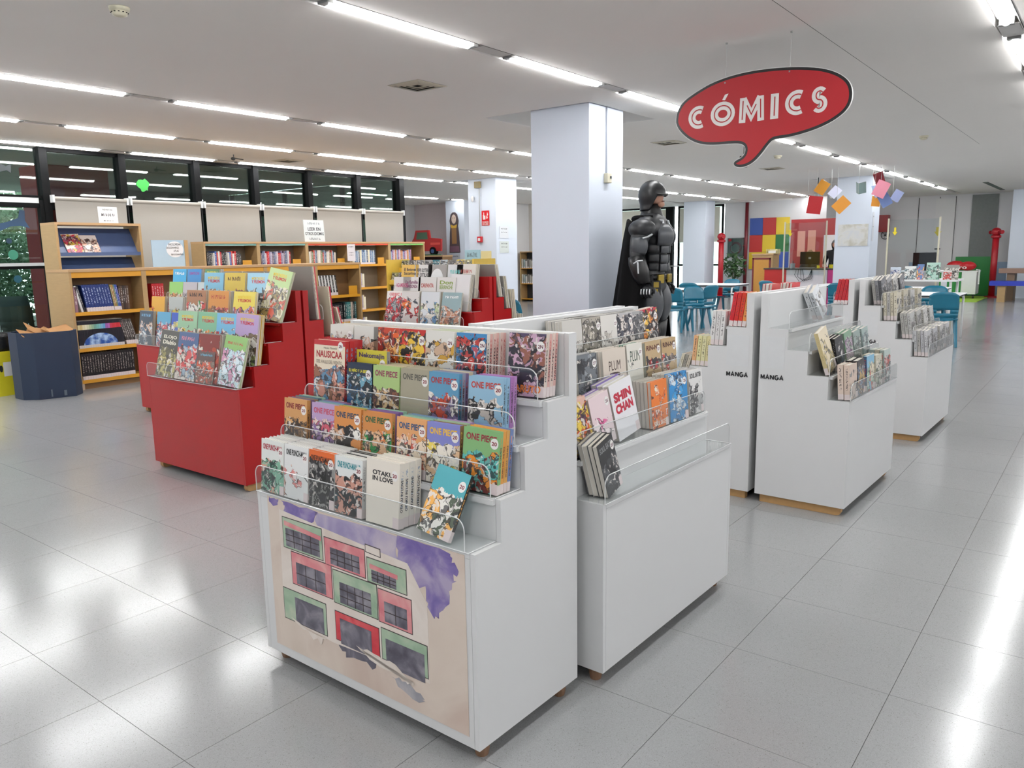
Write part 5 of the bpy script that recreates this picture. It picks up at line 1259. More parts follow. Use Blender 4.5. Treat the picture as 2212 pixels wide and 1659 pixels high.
part('round_opening', DARK, yb, lambda q: q.prism([(-0.075 + 0.018 * math.cos(a * math.pi / 8), 0.31 + 0.04 * math.sin(a * math.pi / 8)) for a in range(16)], -0.153, -0.1516, 'y'))
part('liner_bag', mat('black_bag', '#1a1c1e', 0.3, bump=0.8, scale=30), yb, lambda q: q.lathe([(0.11, 0.46), (0.15, 0.55), (0.13, 0.64), (0.16, 0.7), (0.1, 0.68)], 12), smooth=True)
# ---- outside: stacked chairs, trees, stickers on the glass
LEAF = mat('leaf_green', '#5d7d58', 0.6, var=0.45, scale=1.2)
BARK = mat('bark', '#54473a', 0.8)
def leaf_cloud(q, c, r, n_, size, rnd):
    for _ in range(n_):
        while True:
            v = Vector((rnd.uniform(-1, 1), rnd.uniform(-1, 1), rnd.uniform(-1, 1)))
            if v.length < 1: break
        v = Vector((v.x * r[0], v.y * r[1], v.z * r[2])) + Vector(c)
        a = Vector((rnd.uniform(-1, 1), rnd.uniform(-1, 1), rnd.uniform(-1, 1))).normalized()
        b_ = a.orthogonal().normalized()
        s = size * rnd.uniform(0.6, 1.3)
        q.add([v - a * s, v + b_ * s * 0.45, v + a * s, v - b_ * s * 0.45], [(0, 1, 2, 3)])
rnd = random.Random(5)
for i, (x_, y_, nm) in enumerate(((6.6, 20.8, 'left'), (10.3, 21.5, 'middle'), (2.9, 20.6, 'far left'), (13.4, 20.6, 'right'))):
    t = thing('tree', 'leafy green tree outside the glass door, %s one' % nm, 'tree', (x_, y_, 0), 0, 'trees outside the glass door')
    part('trunk', BARK, t, lambda q: q.tube([(0, 0, 0), (0.05, 0, 1.0), (0, 0.05, 2.2)], [0.13, 0.1, 0.06], 8))
    part('crown', LEAF, t, lambda q: leaf_cloud(q, (0, 0, 2.0), (1.7, 1.1, 1.9), 6500, 0.075, rnd))
t = thing('hedge', 'dense green hedge outside beyond the trees', 'hedge', (6.0, 23.3, 0)); part('foliage', LEAF, t, lambda q: leaf_cloud(q, (0, 0, 1.7), (9.0, 0.5, 1.9), 16000, 0.12, rnd)); part('stems', BARK, t, lambda q: [q.tube([(x_, 0, 0), (x_, 0, 1.8)], 0.03, 5) for x_ in (-8, -6, -4, -2, 0, 2, 4, 6, 8)])
CHG = mat('terrace_chair_shell', '#6d7476', 0.4); CHB = mat('terrace_chair_dark', '#4a3a30', 0.5)
def stack_chair(label, x, y, z, rz, shell):
    t = thing('stacking_chair', label, 'chair', (x, y, z), rz, 'stacked chairs on the terrace')
    part('shell', shell, t, lambda q: q.grid(lambda u, v: ((u - 0.5) * 0.42, -0.2 + min(v, 0.5) * 0.76 + max(0, v - 0.5) * 0.14, 0.44 + max(0, v - 0.45) * 0.72), 4, 10), solidify=0.012, smooth=True)
    for sx in (-0.18, 0.18):
        for sy_ in (-0.18, 0.2):
            part('leg', STEEL, t, lambda q: q.tube([(sx, sy_ * 0.9, 0.43), (sx * 1.08, sy_ * 1.15, 0.0)], 0.011, 6))
for i in range(3):
    stack_chair('%s grey chair of the stack seen through the glass door' % ['bottom', 'middle', 'top'][i], 4.75 - 0.03 * i, 12.9 - 0.02 * i, 0.085 * i - 0.01, R(150), CHG)
for i in range(3):
    stack_chair('%s brown chair of the stack farther left on the terrace' % ['bottom', 'middle', 'top'][i], 4.35, 13.7 - 0.02 * i, 0.085 * i - 0.01, R(30), CHB)
def decal(name, label, poly, x, z, mt, cat='sticker', outline=None):
    t = MB(); t.prism([(x + a, z + c) for a, c in poly], GY - 0.0005 + 0.0, GY + 0.003, 'y')
    o = t.build(name, mt); o.location = (0, 0.024, 0)
    return tag(o, label, cat, 'window stickers')
decal('window_sticker', 'dark blue fish-tail sticker on the glass door', [(0, 0), (0.12, 0.03), (0.25, 0.08), (0.28, 0.19), (0.34, 0.18), (0.33, 0.05), (0.38, -0.05), (0.27, -0.02), (0.15, -0.03), (0, -0.10)], 4.16, 1.98, solid('#20415f'))
decal('window_sticker', 'small dark round bubble sticker on the glass door', [(0.035 * math.cos(a * math.pi / 8), 0.035 * math.sin(a * math.pi / 8)) for a in range(16)], 4.27, 1.76, solid('#1d3a4f'))
decal('window_sticker', 'pale green balloon-shaped bubble sticker on the glass door', [(0.06 * math.cos(a * math.pi / 10), 0.065 * math.sin(a * math.pi / 10)) for a in range(20)], 4.30, 1.58, solid('#3f8a70'))
decal('window_sticker', 'dark teal round sticker low on the glass door', [(0.05 * math.cos(a * math.pi / 10), 0.05 * math.sin(a * math.pi / 10)) for a in range(20)], 4.32, 1.26, solid('#2a5f70'))
decal('window_sticker', 'bright green blob sticker high on the window wall', [(0.09 * math.cos(a * math.pi / 8) * (1 + 0.25 * math.sin(a * 1.1)), 0.09 * math.sin(a * math.pi / 8) * (1 + 0.2 * math.cos(a * 2.2))) for a in range(16)], 6.16, 2.58, solid('#2f9a3a'))
decal('window_sticker', 'dark fish sticker at the left edge of the glass', [(0, 0), (0.1, 0.07), (0.2, 0.02), (0.26, 0.06), (0.25, -0.06), (0.2, -0.03), (0.1, -0.06)], 4.14, 2.70, solid('#1c2426'))
# ================================================================ skinned figures
def skinned(name, verts, edges, radii, mt, parent=None, sub=2, root=0, loc=None, M=None):
    me = bpy.data.meshes.new(name)
    me.from_pydata(verts, edges, [])
    ob = bpy.data.objects.new(name, me); COL.objects.link(ob)
    sk = ob.modifiers.new('skin', 'SKIN'); sk.use_smooth_shade = True
    for i, r in enumerate(radii):
        rr = r if isinstance(r, tuple) else (r, r)
        me.skin_vertices[0].data[i].radius = rr
    me.skin_vertices[0].data[root].use_root = True
    ss = ob.modifiers.new('sub', 'SUBSURF'); ss.levels = sub; ss.render_levels = sub
    bpy.context.view_layer.update()
    ev = ob.evaluated_get(bpy.context.evaluated_depsgraph_get())
    m2 = bpy.data.meshes.new_from_object(ev)
    bpy.data.objects.remove(ob)
    m2.name = name
    m2.materials.clear(); m2.materials.append(mt)
    m2.polygons.foreach_set('use_smooth', [True] * len(m2.polygons))
    o = bpy.data.objects.new(name, m2); COL.objects.link(o)
    if parent is not None: o.parent = parent
    if M is not None: o.matrix_basis = M
    if loc is not None: o.location = loc
    return o
def surf_patch(q, c, ax, ay, az, th0, th1, ph0, ph1, nu=6, nv=5, off=1.0):
    """piece of an ellipsoid shell: th = heading round z (0 = -y), ph = elevation"""
    q.grid(lambda u, v: (c[0] + off * ax * math.sin(th0 + (th1 - th0) * u) * math.cos(ph0 + (ph1 - ph0) * v),
                         c[1] - off * ay * math.cos(th0 + (th1 - th0) * u) * math.cos(ph0 + (ph1 - ph0) * v),
                         c[2] + off * az * math.sin(ph0 + (ph1 - ph0) * v)), nu, nv)
st = thing('statue', 'life-size dark grey armoured statue with a black cape beside the big column', 'statue', (7.55, 3.93, 0), R(10))
st.scale = (1.06, 1.06, 1.0)
SUIT = mat('statue_suit', '#1f2124', 0.45, var=0.25, scale=9)
ARM = mat('statue_armour', '#474a4e', 0.4, var=0.2, scale=14)
SBLK = mat('statue_black', '#0d0e10', 0.38, var=0.2)
CAPE = mat('statue_cape', '#060607', 0.85, var=0.2, spec=0.15)
GOLD = mat('statue_gold', '#a08a3f', 0.35, 0.6)
SKIN = mat('statue_skin', '#b98d78', 0.5, var=0.06)
TRIM = mat('statue_trim', '#c9cdd0', 0.35, 0.3)
part('plinth', SBLK, st, lambda q: q.box(-0.36, 0.36, -0.34, 0.36, 0, 0.17), bevel=0.015)
Z = 0.17
V = [(0, 0.01, 1.05), (0, 0.0, 1.18), (0, -0.02, 1.33), (0, -0.035, 1.47), (0, -0.01, 1.60), (0, 0.0, 1.70), (0, -0.015, 1.78),
     (0.20, 0.0, 1.575), (0.285, 0.015, 1.53), (0.33, 0.045, 1.36), (0.355, 0.04, 1.22), (0.365, -0.01, 1.08), (0.36, -0.05, 0.985),
     (-0.20, 0.0, 1.575), (-0.285, 0.015, 1.53), (-0.33, 0.045, 1.36), (-0.355, 0.04, 1.22), (-0.365, -0.01, 1.08), (-0.36, -0.05, 0.985),
     (0.115, 0.0, 0.97), (0.145, -0.02, 0.76), (0.165, -0.03, 0.55), (0.18, 0.0, 0.36), (0.19, 0.03, 0.13), (0.20, 0.0, 0.06), (0.21, -0.13, 0.045),
     (-0.115, 0.0, 0.97), (-0.145, -0.02, 0.76), (-0.165, -0.03, 0.55), (-0.18, 0.0, 0.36), (-0.19, 0.03, 0.13), (-0.20, 0.0, 0.06), (-0.21, -0.13, 0.045)]
E_ = [(0, 1), (1, 2), (2, 3), (3, 4), (4, 5), (5, 6), (4, 7), (7, 8), (8, 9), (9, 10), (10, 11), (11, 12), (4, 13), (13, 14), (14, 15), (15, 16), (16, 17), (17, 18),
      (0, 19), (19, 20), (20, 21), (21, 22), (22, 23), (23, 24), (24, 25), (0, 26), (26, 27), (27, 28), (28, 29), (29, 30), (30, 31), (31, 32)]
Rr = [(0.17, 0.135), (0.155, 0.125), (0.185, 0.14), (0.215, 0.165), (0.17, 0.13), 0.085, 0.075,
      0.125, 0.105, 0.085, 0.068, 0.07, 0.045, 0.125, 0.105, 0.085, 0.068, 0.07, 0.045,
      0.125, 0.12, 0.085, 0.088, 0.06, 0.06, 0.05, 0.125, 0.12, 0.085, 0.088, 0.06, 0.06, 0.05]
skinned('body', [(x, y, z + Z) for x, y, z in V], E_, Rr, SUIT, st)
# fists
for s in (-1, 1):
    c = Vector((0.362 * s, -0.065, 0.925 + Z))
    q = MB(); q.ball((c.x, c.y, c.z), 0.035, 0.055, 0.055)
    f = q.build('hand', SUIT, st, smooth=True)
    for k in range(4):
        y0 = c.y - 0.045 + 0.028 * k
        pts = [(c.x + 0.028 * s, y0, c.z + 0.012), (c.x + 0.040 * s, y0, c.z - 0.03), (c.x + 0.02 * s, y0, c.z - 0.062), (c.x - 0.018 * s, y0, c.z - 0.055), (c.x - 0.028 * s, y0, c.z - 0.02)]
        part('finger', SUIT, f, lambda q: q.tube(pts, [0.014, 0.015, 0.0145, 0.013, 0.011], 8), smooth=True)
        part('knuckle_guard', TRIM, f, lambda q: q.tube([(c.x + 0.043 * s, y0, c.z + 0.016), (c.x + 0.055 * s, y0, c.z - 0.012), (c.x + 0.052 * s, y0, c.z - 0.034)], 0.006, 6))
    part('finger', SUIT, f, lambda q: q.tube([(c.x - 0.01 * s, c.y - 0.035, c.z + 0.035), (c.x - 0.02 * s, c.y - 0.068, c.z + 0.005), (c.x - 0.015 * s, c.y - 0.066, c.z - 0.03)], [0.016, 0.015, 0.012], 8), smooth=True)
    # forearm guard, shoulder and arm plates
    part('gauntlet', SBLK, st, lambda q: q.tube([(0.352 * s, 0.045, 1.27 + Z), (0.358 * s, 0.03, 1.2 + Z), (0.366 * s, -0.005, 1.10 + Z), (0.362 * s, -0.04, 1.0 + Z)], [0.078, 0.088, 0.088, 0.062], 14), smooth=True)
    part('gauntlet_fin', TRIM, st, lambda q: (q.tube([(0.44 * s, -0.05, 1.23 + Z), (0.445 * s, 0.0, 1.225 + Z), (0.44 * s, 0.04, 1.2 + Z)], 0.008, 6), q.tube([(0.447 * s, 0.0, 1.22 + Z), (0.45 * s, -0.01, 1.1 + Z)], 0.008, 6)))
    part('shoulder_plate', SUIT, st, lambda q: surf_patch(q, (0.285 * s, 0.012, 1.53 + Z), 0.135, 0.15, 0.125, R(-120), R(120) if s > 0 else R(240), R(-25), R(88), 12, 6) if False else q.ball((0.28 * s, 0.012, 1.545 + Z), 0.12, 0.135, 0.105), smooth=True)
    part('shoulder_trim', TRIM, st, lambda q: q.tube([(0.335 * s, -0.105, 1.49 + Z), (0.375 * s, -0.075, 1.465 + Z), (0.392 * s, -0.03, 1.45 + Z)], 0.009, 6))
    part('upper_arm_plate', ARM, st, lambda q: surf_patch(q, (0.325 * s, 0.03, 1.38 + Z), 0.09, 0.09, 0.12, R(10) if s > 0 else R(-10), R(120) if s > 0 else R(-120), R(-45), R(40), 6, 6, 1.06), solidify=0.012, smooth=True)
    part('chest_plate', ARM, st, lambda q: surf_patch(q, (0.0, -0.03, 1.47 + Z), 0.225, 0.185, 0.15, R(4) * s, R(62) * s, R(-35), R(48), 8, 6, 1.03), solidify=0.02, smooth=True)
    for i, (z0, wd, ht) in enumerate(((1.345, 0.135, 0.05), (1.245, 0.125, 0.045), (1.155, 0.11, 0.04))):
        part('abdomen_plate', ARM, st, lambda q: surf_patch(q, (0.0, -0.01, z0 + Z), 0.185 - 0.012 * i, 0.158 - 0.008 * i, 0.16, R(5) * s, R(42) * s, R(-15), R(14), 5, 4, 1.04), solidify=0.018, smooth=True)
        part('flank_plate', SUIT, st, lambda q: surf_patch(q, (0.0, -0.01, z0 + 0.01 + Z), 0.19 - 0.012 * i, 0.158 - 0.008 * i, 0.16, R(48) * s, R(88) * s, R(-15), R(14), 5, 4, 1.03), solidify=0.014, smooth=True)
    part('thigh_plate', ARM, st, lambda q: surf_patch(q, (0.14 * s, -0.015, 0.78 + Z), 0.135, 0.14, 0.24, R(-50), R(95) if s > 0 else R(50), R(-55), R(55), 8, 8, 1.02) if s > 0 else surf_patch(q, (0.14 * s, -0.015, 0.78 + Z), 0.135, 0.14, 0.24, R(50), R(-95), R(-55), R(55), 8, 8, 1.02), solidify=0.014, smooth=True)
    part('boot', SBLK, st, lambda q: q.tube([(0.168 * s, -0.03, 0.6 + Z), (0.178 * s, 0.0, 0.42 + Z), (0.186 * s, 0.02, 0.22 + Z), (0.19 * s, 0.03, 0.07 + Z), (0.19 * s, 0.02, 0.0 + Z)], [0.09, 0.1, 0.08, 0.075, 0.085], 14), smooth=True)
    part('boot_toe', SBLK, st, lambda q: q.ball((0.205 * s, -0.08, 0.05 + Z), 0.06, 0.14, 0.05), smooth=True)
belt = part('belt', SBLK, st, lambda q: q.tube([(0.178 * math.sin(a * math.pi / 12), -0.148 * math.cos(a * math.pi / 12), 1.045 + Z + 0.012 * math.cos(a * math.pi / 12)) for a in range(24)], 0.032, 8, close=True), smooth=True)
part('buckle', GOLD, belt, lambda q: q.box(-0.05, 0.05, -0.195, -0.165, 1.02 + Z, 1.085 + Z), bevel=0.008)
for a in (-75, -42, 42, 75):
    o = part('pouch', GOLD if abs(a) == 42 else SBLK, belt, lambda q: q.box(-0.032, 0.032, -0.03, 0.02, -0.055, 0.035), bevel=0.006)
    o.location = (0.20 * math.sin(R(a)), -0.17 * math.cos(R(a)), 1.045 + Z); o.rotation_euler = (0, 0, R(a))
o = part('thigh_holster', SBLK, st, lambda q: q.box(-0.05, 0.05, -0.02, 0.02, -0.1, 0.06), bevel=0.01)
o.location = (-0.185, -0.1, 0.96 + Z); o.rotation_euler = (0, 0, R(-62))
part('holster_clip', GOLD, o, lambda q: (q.box(-0.025, 0.025, -0.028, -0.021, -0.01, 0.045), q.box(-0.018, 0.018, -0.028, -0.021, -0.075, -0.025)))
# head: face and a plain smooth hood-helmet
hd = skinned('face', [(0, 0.0, 1.80 + Z), (0, -0.018, 1.87 + Z), (0, -0.015, 1.95 + Z)], [(0, 1), (1, 2)], [(0.072, 0.085), (0.085, 0.105), (0.075, 0.1)], SKIN, st)
part('nose', SBLK, hd, lambda q: q.ball((0, -0.125, 1.895 + Z), 0.013, 0.02, 0.022), smooth=True)
part('mouth', mat('statue_lip', '#8d5a50', 0.5), hd, lambda q: q.ball((0, -0.108, 1.832 + Z), 0.027, 0.012, 0.006), smooth=True)
part('chin', SKIN, hd, lambda q: q.ball((0, -0.085, 1.80 + Z), 0.042, 0.035, 0.032), smooth=True)
hel = MB()
def hood(u, v):
    th = R(-180) + 2 * math.pi * u
    front = max(0.0, math.cos(th))
    low = R(-62) + R(54) * min(1.0, front * 1.7) ** 1.5
    ph = R(88) + (low - R(88)) * v
    cr = math.cos(ph) if ph > 0 else max(math.cos(ph), 0.86)
    return (0.113 * math.sin(th) * cr, -0.132 * math.cos(th) * cr + 0.008, 1.905 + Z + 0.14 * math.sin(ph) - (0.05 * max(0, -math.sin(ph)) * (1 - front)))
hel.grid(hood, 28, 14)
hel.build('hood', SBLK, st, smooth=True, solidify=0.012)
part('brow', SBLK, st, lambda q: q.tube([(-0.095, -0.07, 1.905 + Z), (-0.05, -0.128, 1.895 + Z), (0, -0.143, 1.90 + Z), (0.05, -0.128, 1.895 + Z), (0.095, -0.07, 1.905 + Z)], [0.006, 0.010, 0.011, 0.010, 0.006], 8), smooth=True)
part('eye_lens', TRIM, hd, lambda q: (q.ball((0.04, -0.122, 1.89 + Z), 0.018, 0.01, 0.006), q.ball((-0.04, -0.122, 1.89 + Z), 0.018, 0.01, 0.006)))
part('neck_guard', SBLK, st, lambda q: q.lathe([(0.13, 1.60 + Z), (0.118, 1.68 + Z), (0.095, 1.75 + Z), (0.085, 1.80 + Z)], 18, (0, 0.012, 0)), smooth=True)
part('collar_trim', TRIM, st, lambda q: (q.tube([(-0.14, -0.07, 1.645 + Z), (-0.09, -0.135, 1.63 + Z), (-0.1, -0.14, 1.60 + Z)], 0.011, 6), q.tube([(0.14, -0.07, 1.645 + Z), (0.09, -0.135, 1.63 + Z), (0.1, -0.14, 1.60 + Z)], 0.011, 6)))
def cape(u, v):
    a = R(-112) + R(224) * u
    fold = 0.028 * v * math.sin(u * 34)
    r = 0.20 + 0.20 * v + fold
    sh = 1.0 if v > 0.12 else 0.75 + 0.25 * v / 0.12
    return (r * 1.32 * math.sin(a) * sh, 0.06 + r * math.cos(a) * 0.95, 1.665 + Z - v * 1.60 - 0.07 * abs(math.sin(a)) * (1 - v))
q = MB(); q.grid(cape, 64, 20)
q.build('cape', CAPE, st, smooth=True, solidify=0.012)
part('cape_collar', CAPE, st, lambda q: q.tube([(0.2 * math.sin(R(a)), 0.02 + 0.15 * math.cos(R(a)), 1.655 + Z) for a in range(-120, 121, 15)], 0.035, 8), smooth=True)

# ================================================================ hanging speech-bubble sign
sg = thing('hanging_sign', 'red speech-bubble sign with white comics lettering hung from the ceiling', 'sign', (5.82, 2.17, 2.5), R(-90))
# local x = -Y of the room (screen right), z up
OUT = [(-0.664, -0.005), (-0.652, 0.06), (-0.606, 0.126), (-0.507, 0.179), (-0.366, 0.236), (-0.203, 0.265), (-0.033, 0.274), (0.154, 0.265), (0.323, 0.243), (0.445, 0.214), (0.543, 0.169), (0.609, 0.112), (0.635, 0.046), (0.632, -0.027), (0.598, -0.086), (0.526, -0.136), (0.431, -0.175), (0.321, -0.202), (0.22, -0.217), (0.15, -0.219), (0.104, -0.223), (0.07, -0.255), (0.024, -0.314), (-0.028, -0.367), (-0.082, -0.395), (-0.138, -0.402), (-0.176, -0.39), (-0.189, -0.368), (-0.171, -0.349), (-0.134, -0.335), (-0.104, -0.309), (-0.097, -0.269), (-0.112, -0.241), (-0.15, -0.226), (-0.238, -0.221), (-0.34, -0.220), (-0.445, -0.207), (-0.539, -0.168), (-0.614, -0.107), (-0.657, -0.048)]
def smooth_poly(p, it=2):
    for _ in range(it):
        q = []
        for i in range(len(p)):
            a, c = p[i], p[(i + 1) % len(p)]
            q += [(a[0] * 0.75 + c[0] * 0.25, a[1] * 0.75 + c[1] * 0.25), (a[0] * 0.25 + c[0] * 0.75, a[1] * 0.25 + c[1] * 0.75)]
        p = q
    return p
def inset(p, d):
    out = []
    for i in range(len(p)):
        a, c, e = Vector(p[i - 1]), Vector(p[i]), Vector(p[(i + 1) % len(p)])
        t_ = ((c - a).normalized() + (e - c).normalized()).normalized()
        out.append((c.x + t_.y * d, c.y - t_.x * d))
    return out
OUTL = smooth_poly(OUT)
SRED = mat('sign_red', '#a8101c', 0.5, var=0.04, scale=4)
part('rim', SBLK, sg, lambda q: q.prism(OUTL, -0.008, 0.008, 'y'))
part('white_edge', WHITE_EDGE, sg, lambda q: q.prism(inset(OUTL, -0.004), -0.006, 0.007, 'y'))
part('face', SRED, sg, lambda q: q.prism(inset(OUTL, 0.019), -0.0105, -0.0082, 'y'))
SW = solid('#dcd9d5', 0.4)
TH = 0.058
def c_path(x0, x1, z0, z1):
    rx, rz = (x1 - x0) / 2 - TH / 2 + 0.012, (z1 - z0) / 2 - TH / 2
    return arc(x0 + TH / 2 + rx, (z0 + z1) / 2, rx, rz, 62, 298)
def s_path(x0, x1, z0, z1):
    cx = (x0 + x1) / 2; h_ = (z1 - z0) / 4 - TH / 4; rx = (x1 - x0) / 2 - TH / 2
    return arc(cx, z1 - TH / 2 - h_, rx, h_, 40, 270, 14) + arc(cx, z0 + TH / 2 + h_, rx, h_, 90, -140, 14)[1:]
LET = [[c_path(-0.557, -0.409, -0.089, 0.079)], [arc(-0.2815, -0.002, 0.066, 0.059, 0, 345, 23)], [[(-0.13, -0.084), (-0.125, 0.092)], [(-0.125, 0.085), (-0.062, -0.035), (0.003, 0.088)], [(0.003, 0.092), (0.010, -0.082)]], [[(0.108, -0.081), (0.108, 0.093)]], [c_path(0.183, 0.332, -0.073, 0.097)], [s_path(0.368, 0.475, -0.075, 0.099)]]
for i, strokes in enumerate(LET):
    lt = part('letter', SW, sg, lambda q: [stroke(q, p_, TH * (0.85 if i == 2 else 1), -0.0114 - 0.0003 * j_, close=(i == 1)) for j_, p_ in enumerate(strokes)])
    if i == 2: strokes = [strokes[0], [(-0.100, 0.045), (-0.061, -0.03), (-0.022, 0.048)], strokes[2]]
    part('letter_inline', SRED, lt, lambda q: [stroke(q, p_ if i == 1 else ([((p_[0][0] * 0.88 + p_[1][0] * 0.12), (p_[0][1] * 0.88 + p_[1][1] * 0.12))] + p_[1:-1] + [((p_[-1][0] * 0.88 + p_[-2][0] * 0.12), (p_[-1][1] * 0.88 + p_[-2][1] * 0.12))]), 0.008, -0.0128, close=(i == 1)) for p_ in strokes])
part('accent', SW, sg, lambda q: q.add([(-0.288, -0.0114, 0.098), (-0.266, -0.0114, 0.094), (-0.240, -0.0114, 0.138), (-0.268, -0.0114, 0.134)], [(0, 1, 2, 3)]))
part('eyelet', STEEL, sg, lambda q: (q.box(-0.275, -0.265, -0.013, -0.008, 0.213, 0.223), q.box(0.20, 0.21, -0.013, -0.008, 0.225, 0.235)))
part('wire', STEEL, sg, lambda q: (q.tube([(-0.27, 0, 0.215), (-0.27, 0, 0.5)], 0.0006, 4), q.tube([(0.205, 0, 0.228), (0.205, 0, 0.5)], 0.0006, 4)))
part('ceiling_hook', STEEL, sg, lambda q: (q.lathe([(0.008, 0.49), (0.008, 0.5)], 10, (-0.27, 0, 0)), q.lathe([(0.008, 0.49), (0.008, 0.5)], 10, (0.205, 0, 0))))

# ================================================================ ceiling fittings
def vent(label, x, y):
    t = thing('ceiling_vent', label, 'vent', (x, y, H), 0, 'square ceiling vents')
    VC = mat('vent_cream', '#bdb7a6', 0.5)
    for k in range(4):
        s0, s1 = 0.19 - 0.04 * k, 0.19 - 0.04 * k - 0.03
        z0, z1 = -0.004 - 0.0 * k, -0.016 + 0.004 * k
        part('louvre' if k else 'frame', VC, t, lambda q: [q.add([(s0 * a, s0 * b_, z0), (s0 * c, s0 * d, z0), (s1 * c, s1 * d, z1 if k else -0.012), (s1 * a, s1 * b_, z1 if k else -0.012)], [(0, 1, 2, 3)]) for a, b_, c, d in ((-1, -1, 1, -1), (1, -1, 1, 1), (1, 1, -1, 1), (-1, 1, -1, -1))], solidify=0.002)
    part('duct', BLACK, t, lambda q: q.box(-0.155, 0.155, -0.155, 0.155, -0.003, -0.001))
    return t
vent('square four-way ceiling vent left of the big column', 5.36, 5.16)
vent('square ceiling vent behind the big column', 10.45, 5.2)
vent('square ceiling vent above the far desk', 15.2, 5.4)
vent('square ceiling vent before the window wall', 8.0, 10.6)
def detector(label, x, y, s=1.0):
    t = thing('smoke_detector', label, 'detector', (x, y, H), 0, 'ceiling smoke detectors')
    part('base', PLASTIC_OFF, t, lambda q: q.lathe([(0.055 * s, -0.022), (0.06 * s, -0.005), (0.06 * s, 0.0)], 18), smooth=True)
    part('sensor_cap', PLASTIC_OFF, t, lambda q: q.lathe([(0.02 * s, -0.052), (0.042 * s, -0.046), (0.048 * s, -0.022)], 18), smooth=True)
    part('slots', BLACK, t, lambda q: [q.box(0.0465 * s * math.cos(a) - 0.004, 0.0465 * s * math.cos(a) + 0.004, 0.0465 * s * math.sin(a) - 0.004, 0.0465 * s * math.sin(a) + 0.004, -0.034, -0.03) for a in [k * 0.52 for k in range(12)]])
detector('off-white smoke detector near the upper left corner', 2.56, 4.93)
detector('off-white smoke detector right of the speech-bubble sign', 12.4, 2.3)
detector('off-white smoke detector below the tail of the sign', 13.2, 4.6, 1.1)
t = thing('ceiling_speaker', 'small round ceiling speaker left of the sign tail', 'speaker', (10.6, 4.65, H))
part('grille', mat('grille_grey', '#8d8d8b', 0.6), t, lambda q: q.lathe([(0.1, -0.012), (0.12, -0.004), (0.12, 0)], 20))
t = thing('hanging_camera', 'small black device hanging below the ceiling beside the sign tail', 'camera', (10.2, 4.0, 2.62))
part('body', BLACK, t, lambda q: q.box(-0.05, 0.05, -0.04, 0.04, -0.07, 0.07), bevel=0.01)
part('rod', BLACK, t, lambda q: q.tube([(0, 0, 0.07), (0, 0, 0.38)], 0.006, 6))
t = thing('sensor_arm', 'small dark sensor on an arm under the ceiling by the left lamps', 'sensor', (7.0, 10.55, H))
part('arm', DARK, t, lambda q: q.tube([(0, 0, 0), (0, 0, -0.05), (0.16, 0, -0.06)], 0.008, 6)); part('head', DARK, t, lambda q: q.ball((-0.01, 0, -0.06), 0.035, 0.025, 0.025))
# conduit and socket on the big column
t = thing('wall_socket', 'beige switch box with conduit on the big column', 'switch', (7.47, 4.45, 2.22))
part('conduit', mat('conduit_grey', '#9aa0aa', 0.4), t, lambda q: q.box(-0.008, 0.008, -0.016, 0, 0.1, 0.78))
part('box', PLASTIC_OFF, t, lambda q: q.box(-0.045, 0.045, -0.05, 0, 0, 0.1), bevel=0.006)
part('button', DARK, t, lambda q: q.box(0.005, 0.03, -0.056, -0.05, 0.045, 0.07))
KIND[0] = 'picture_book'
# ================================================================ tables and teal chairs
def chair_proto():
    t = thing('child_chair', 'x', 'chair', (0, 0, 0), 0, 'teal plastic chairs')
    # front of the chair = -y
    def seat(u, v):
        return ((u - 0.5) * 0.40 * (0.92 + 0.08 * v), -0.19 + 0.38 * v, 0.445 - 0.02 * math.sin(math.pi * u) - 0.03 * v + (0.012 if v < 0.1 else 0))
    part('seat', TEAL, t, lambda q: q.grid(seat, 8, 8), solidify=0.016, smooth=True)
    def back(u, v):
        w_ = 0.40 - 0.03 * abs(v - 0.5)
        cur = 0.05 * (1 - (2 * u - 1) ** 2)
        rnd_ = 0.05 * (2 * u - 1) ** 4 * (v > 0.85)
        return ((u - 0.5) * w_, 0.17 + cur + 0.09 * v - 0.03, 0.44 + 0.38 * v - rnd_)
    part('backrest', TEAL, t, lambda q: [q.grid(lambda u, v, a=a, c=c, e=e, f=f: back(a + (c - a) * u, e + (f - e) * v), 8 if c - a > 0.5 else 3, 6 if f - e > 0.4 else 2) for a, c, e, f in ((0, 1, 0.0, 0.16), (0, 0.27, 0.16, 0.3), (0.73, 1, 0.16, 0.3), (0, 1, 0.3, 1.0))], solidify=0.015, smooth=True)
    for sx in (-1, 1):
        for sy_ in (-1, 1):
            part('leg', TEAL, t, lambda q: q.tube([(0.165 * sx, 0.02 + 0.09 * sy_, 0.425), (0.18 * sx, 0.02 + 0.15 * sy_, 0.22), (0.195 * sx, 0.02 + 0.225 * sy_, 0.0)], [0.03, 0.026, 0.021], 6))
        part('side_rail', TEAL, t, lambda q: q.tube([(0.178 * sx, -0.17, 0.425), (0.178 * sx, 0.18, 0.405)], 0.02, 6))
    return t
CH0 = chair_proto(); CH_USED = [False]
def chair(x, y, rz, label):
    o = CH0 if not CH_USED[0] else copy_tree(CH0)
    CH_USED[0] = True
    o.location = (x, y, 0); o.rotation_euler = (0, 0, R(rz)); o['label'] = label
    return o
TOPW = mat('table_top_white', '#e6e8ea', 0.35, var=0.02)
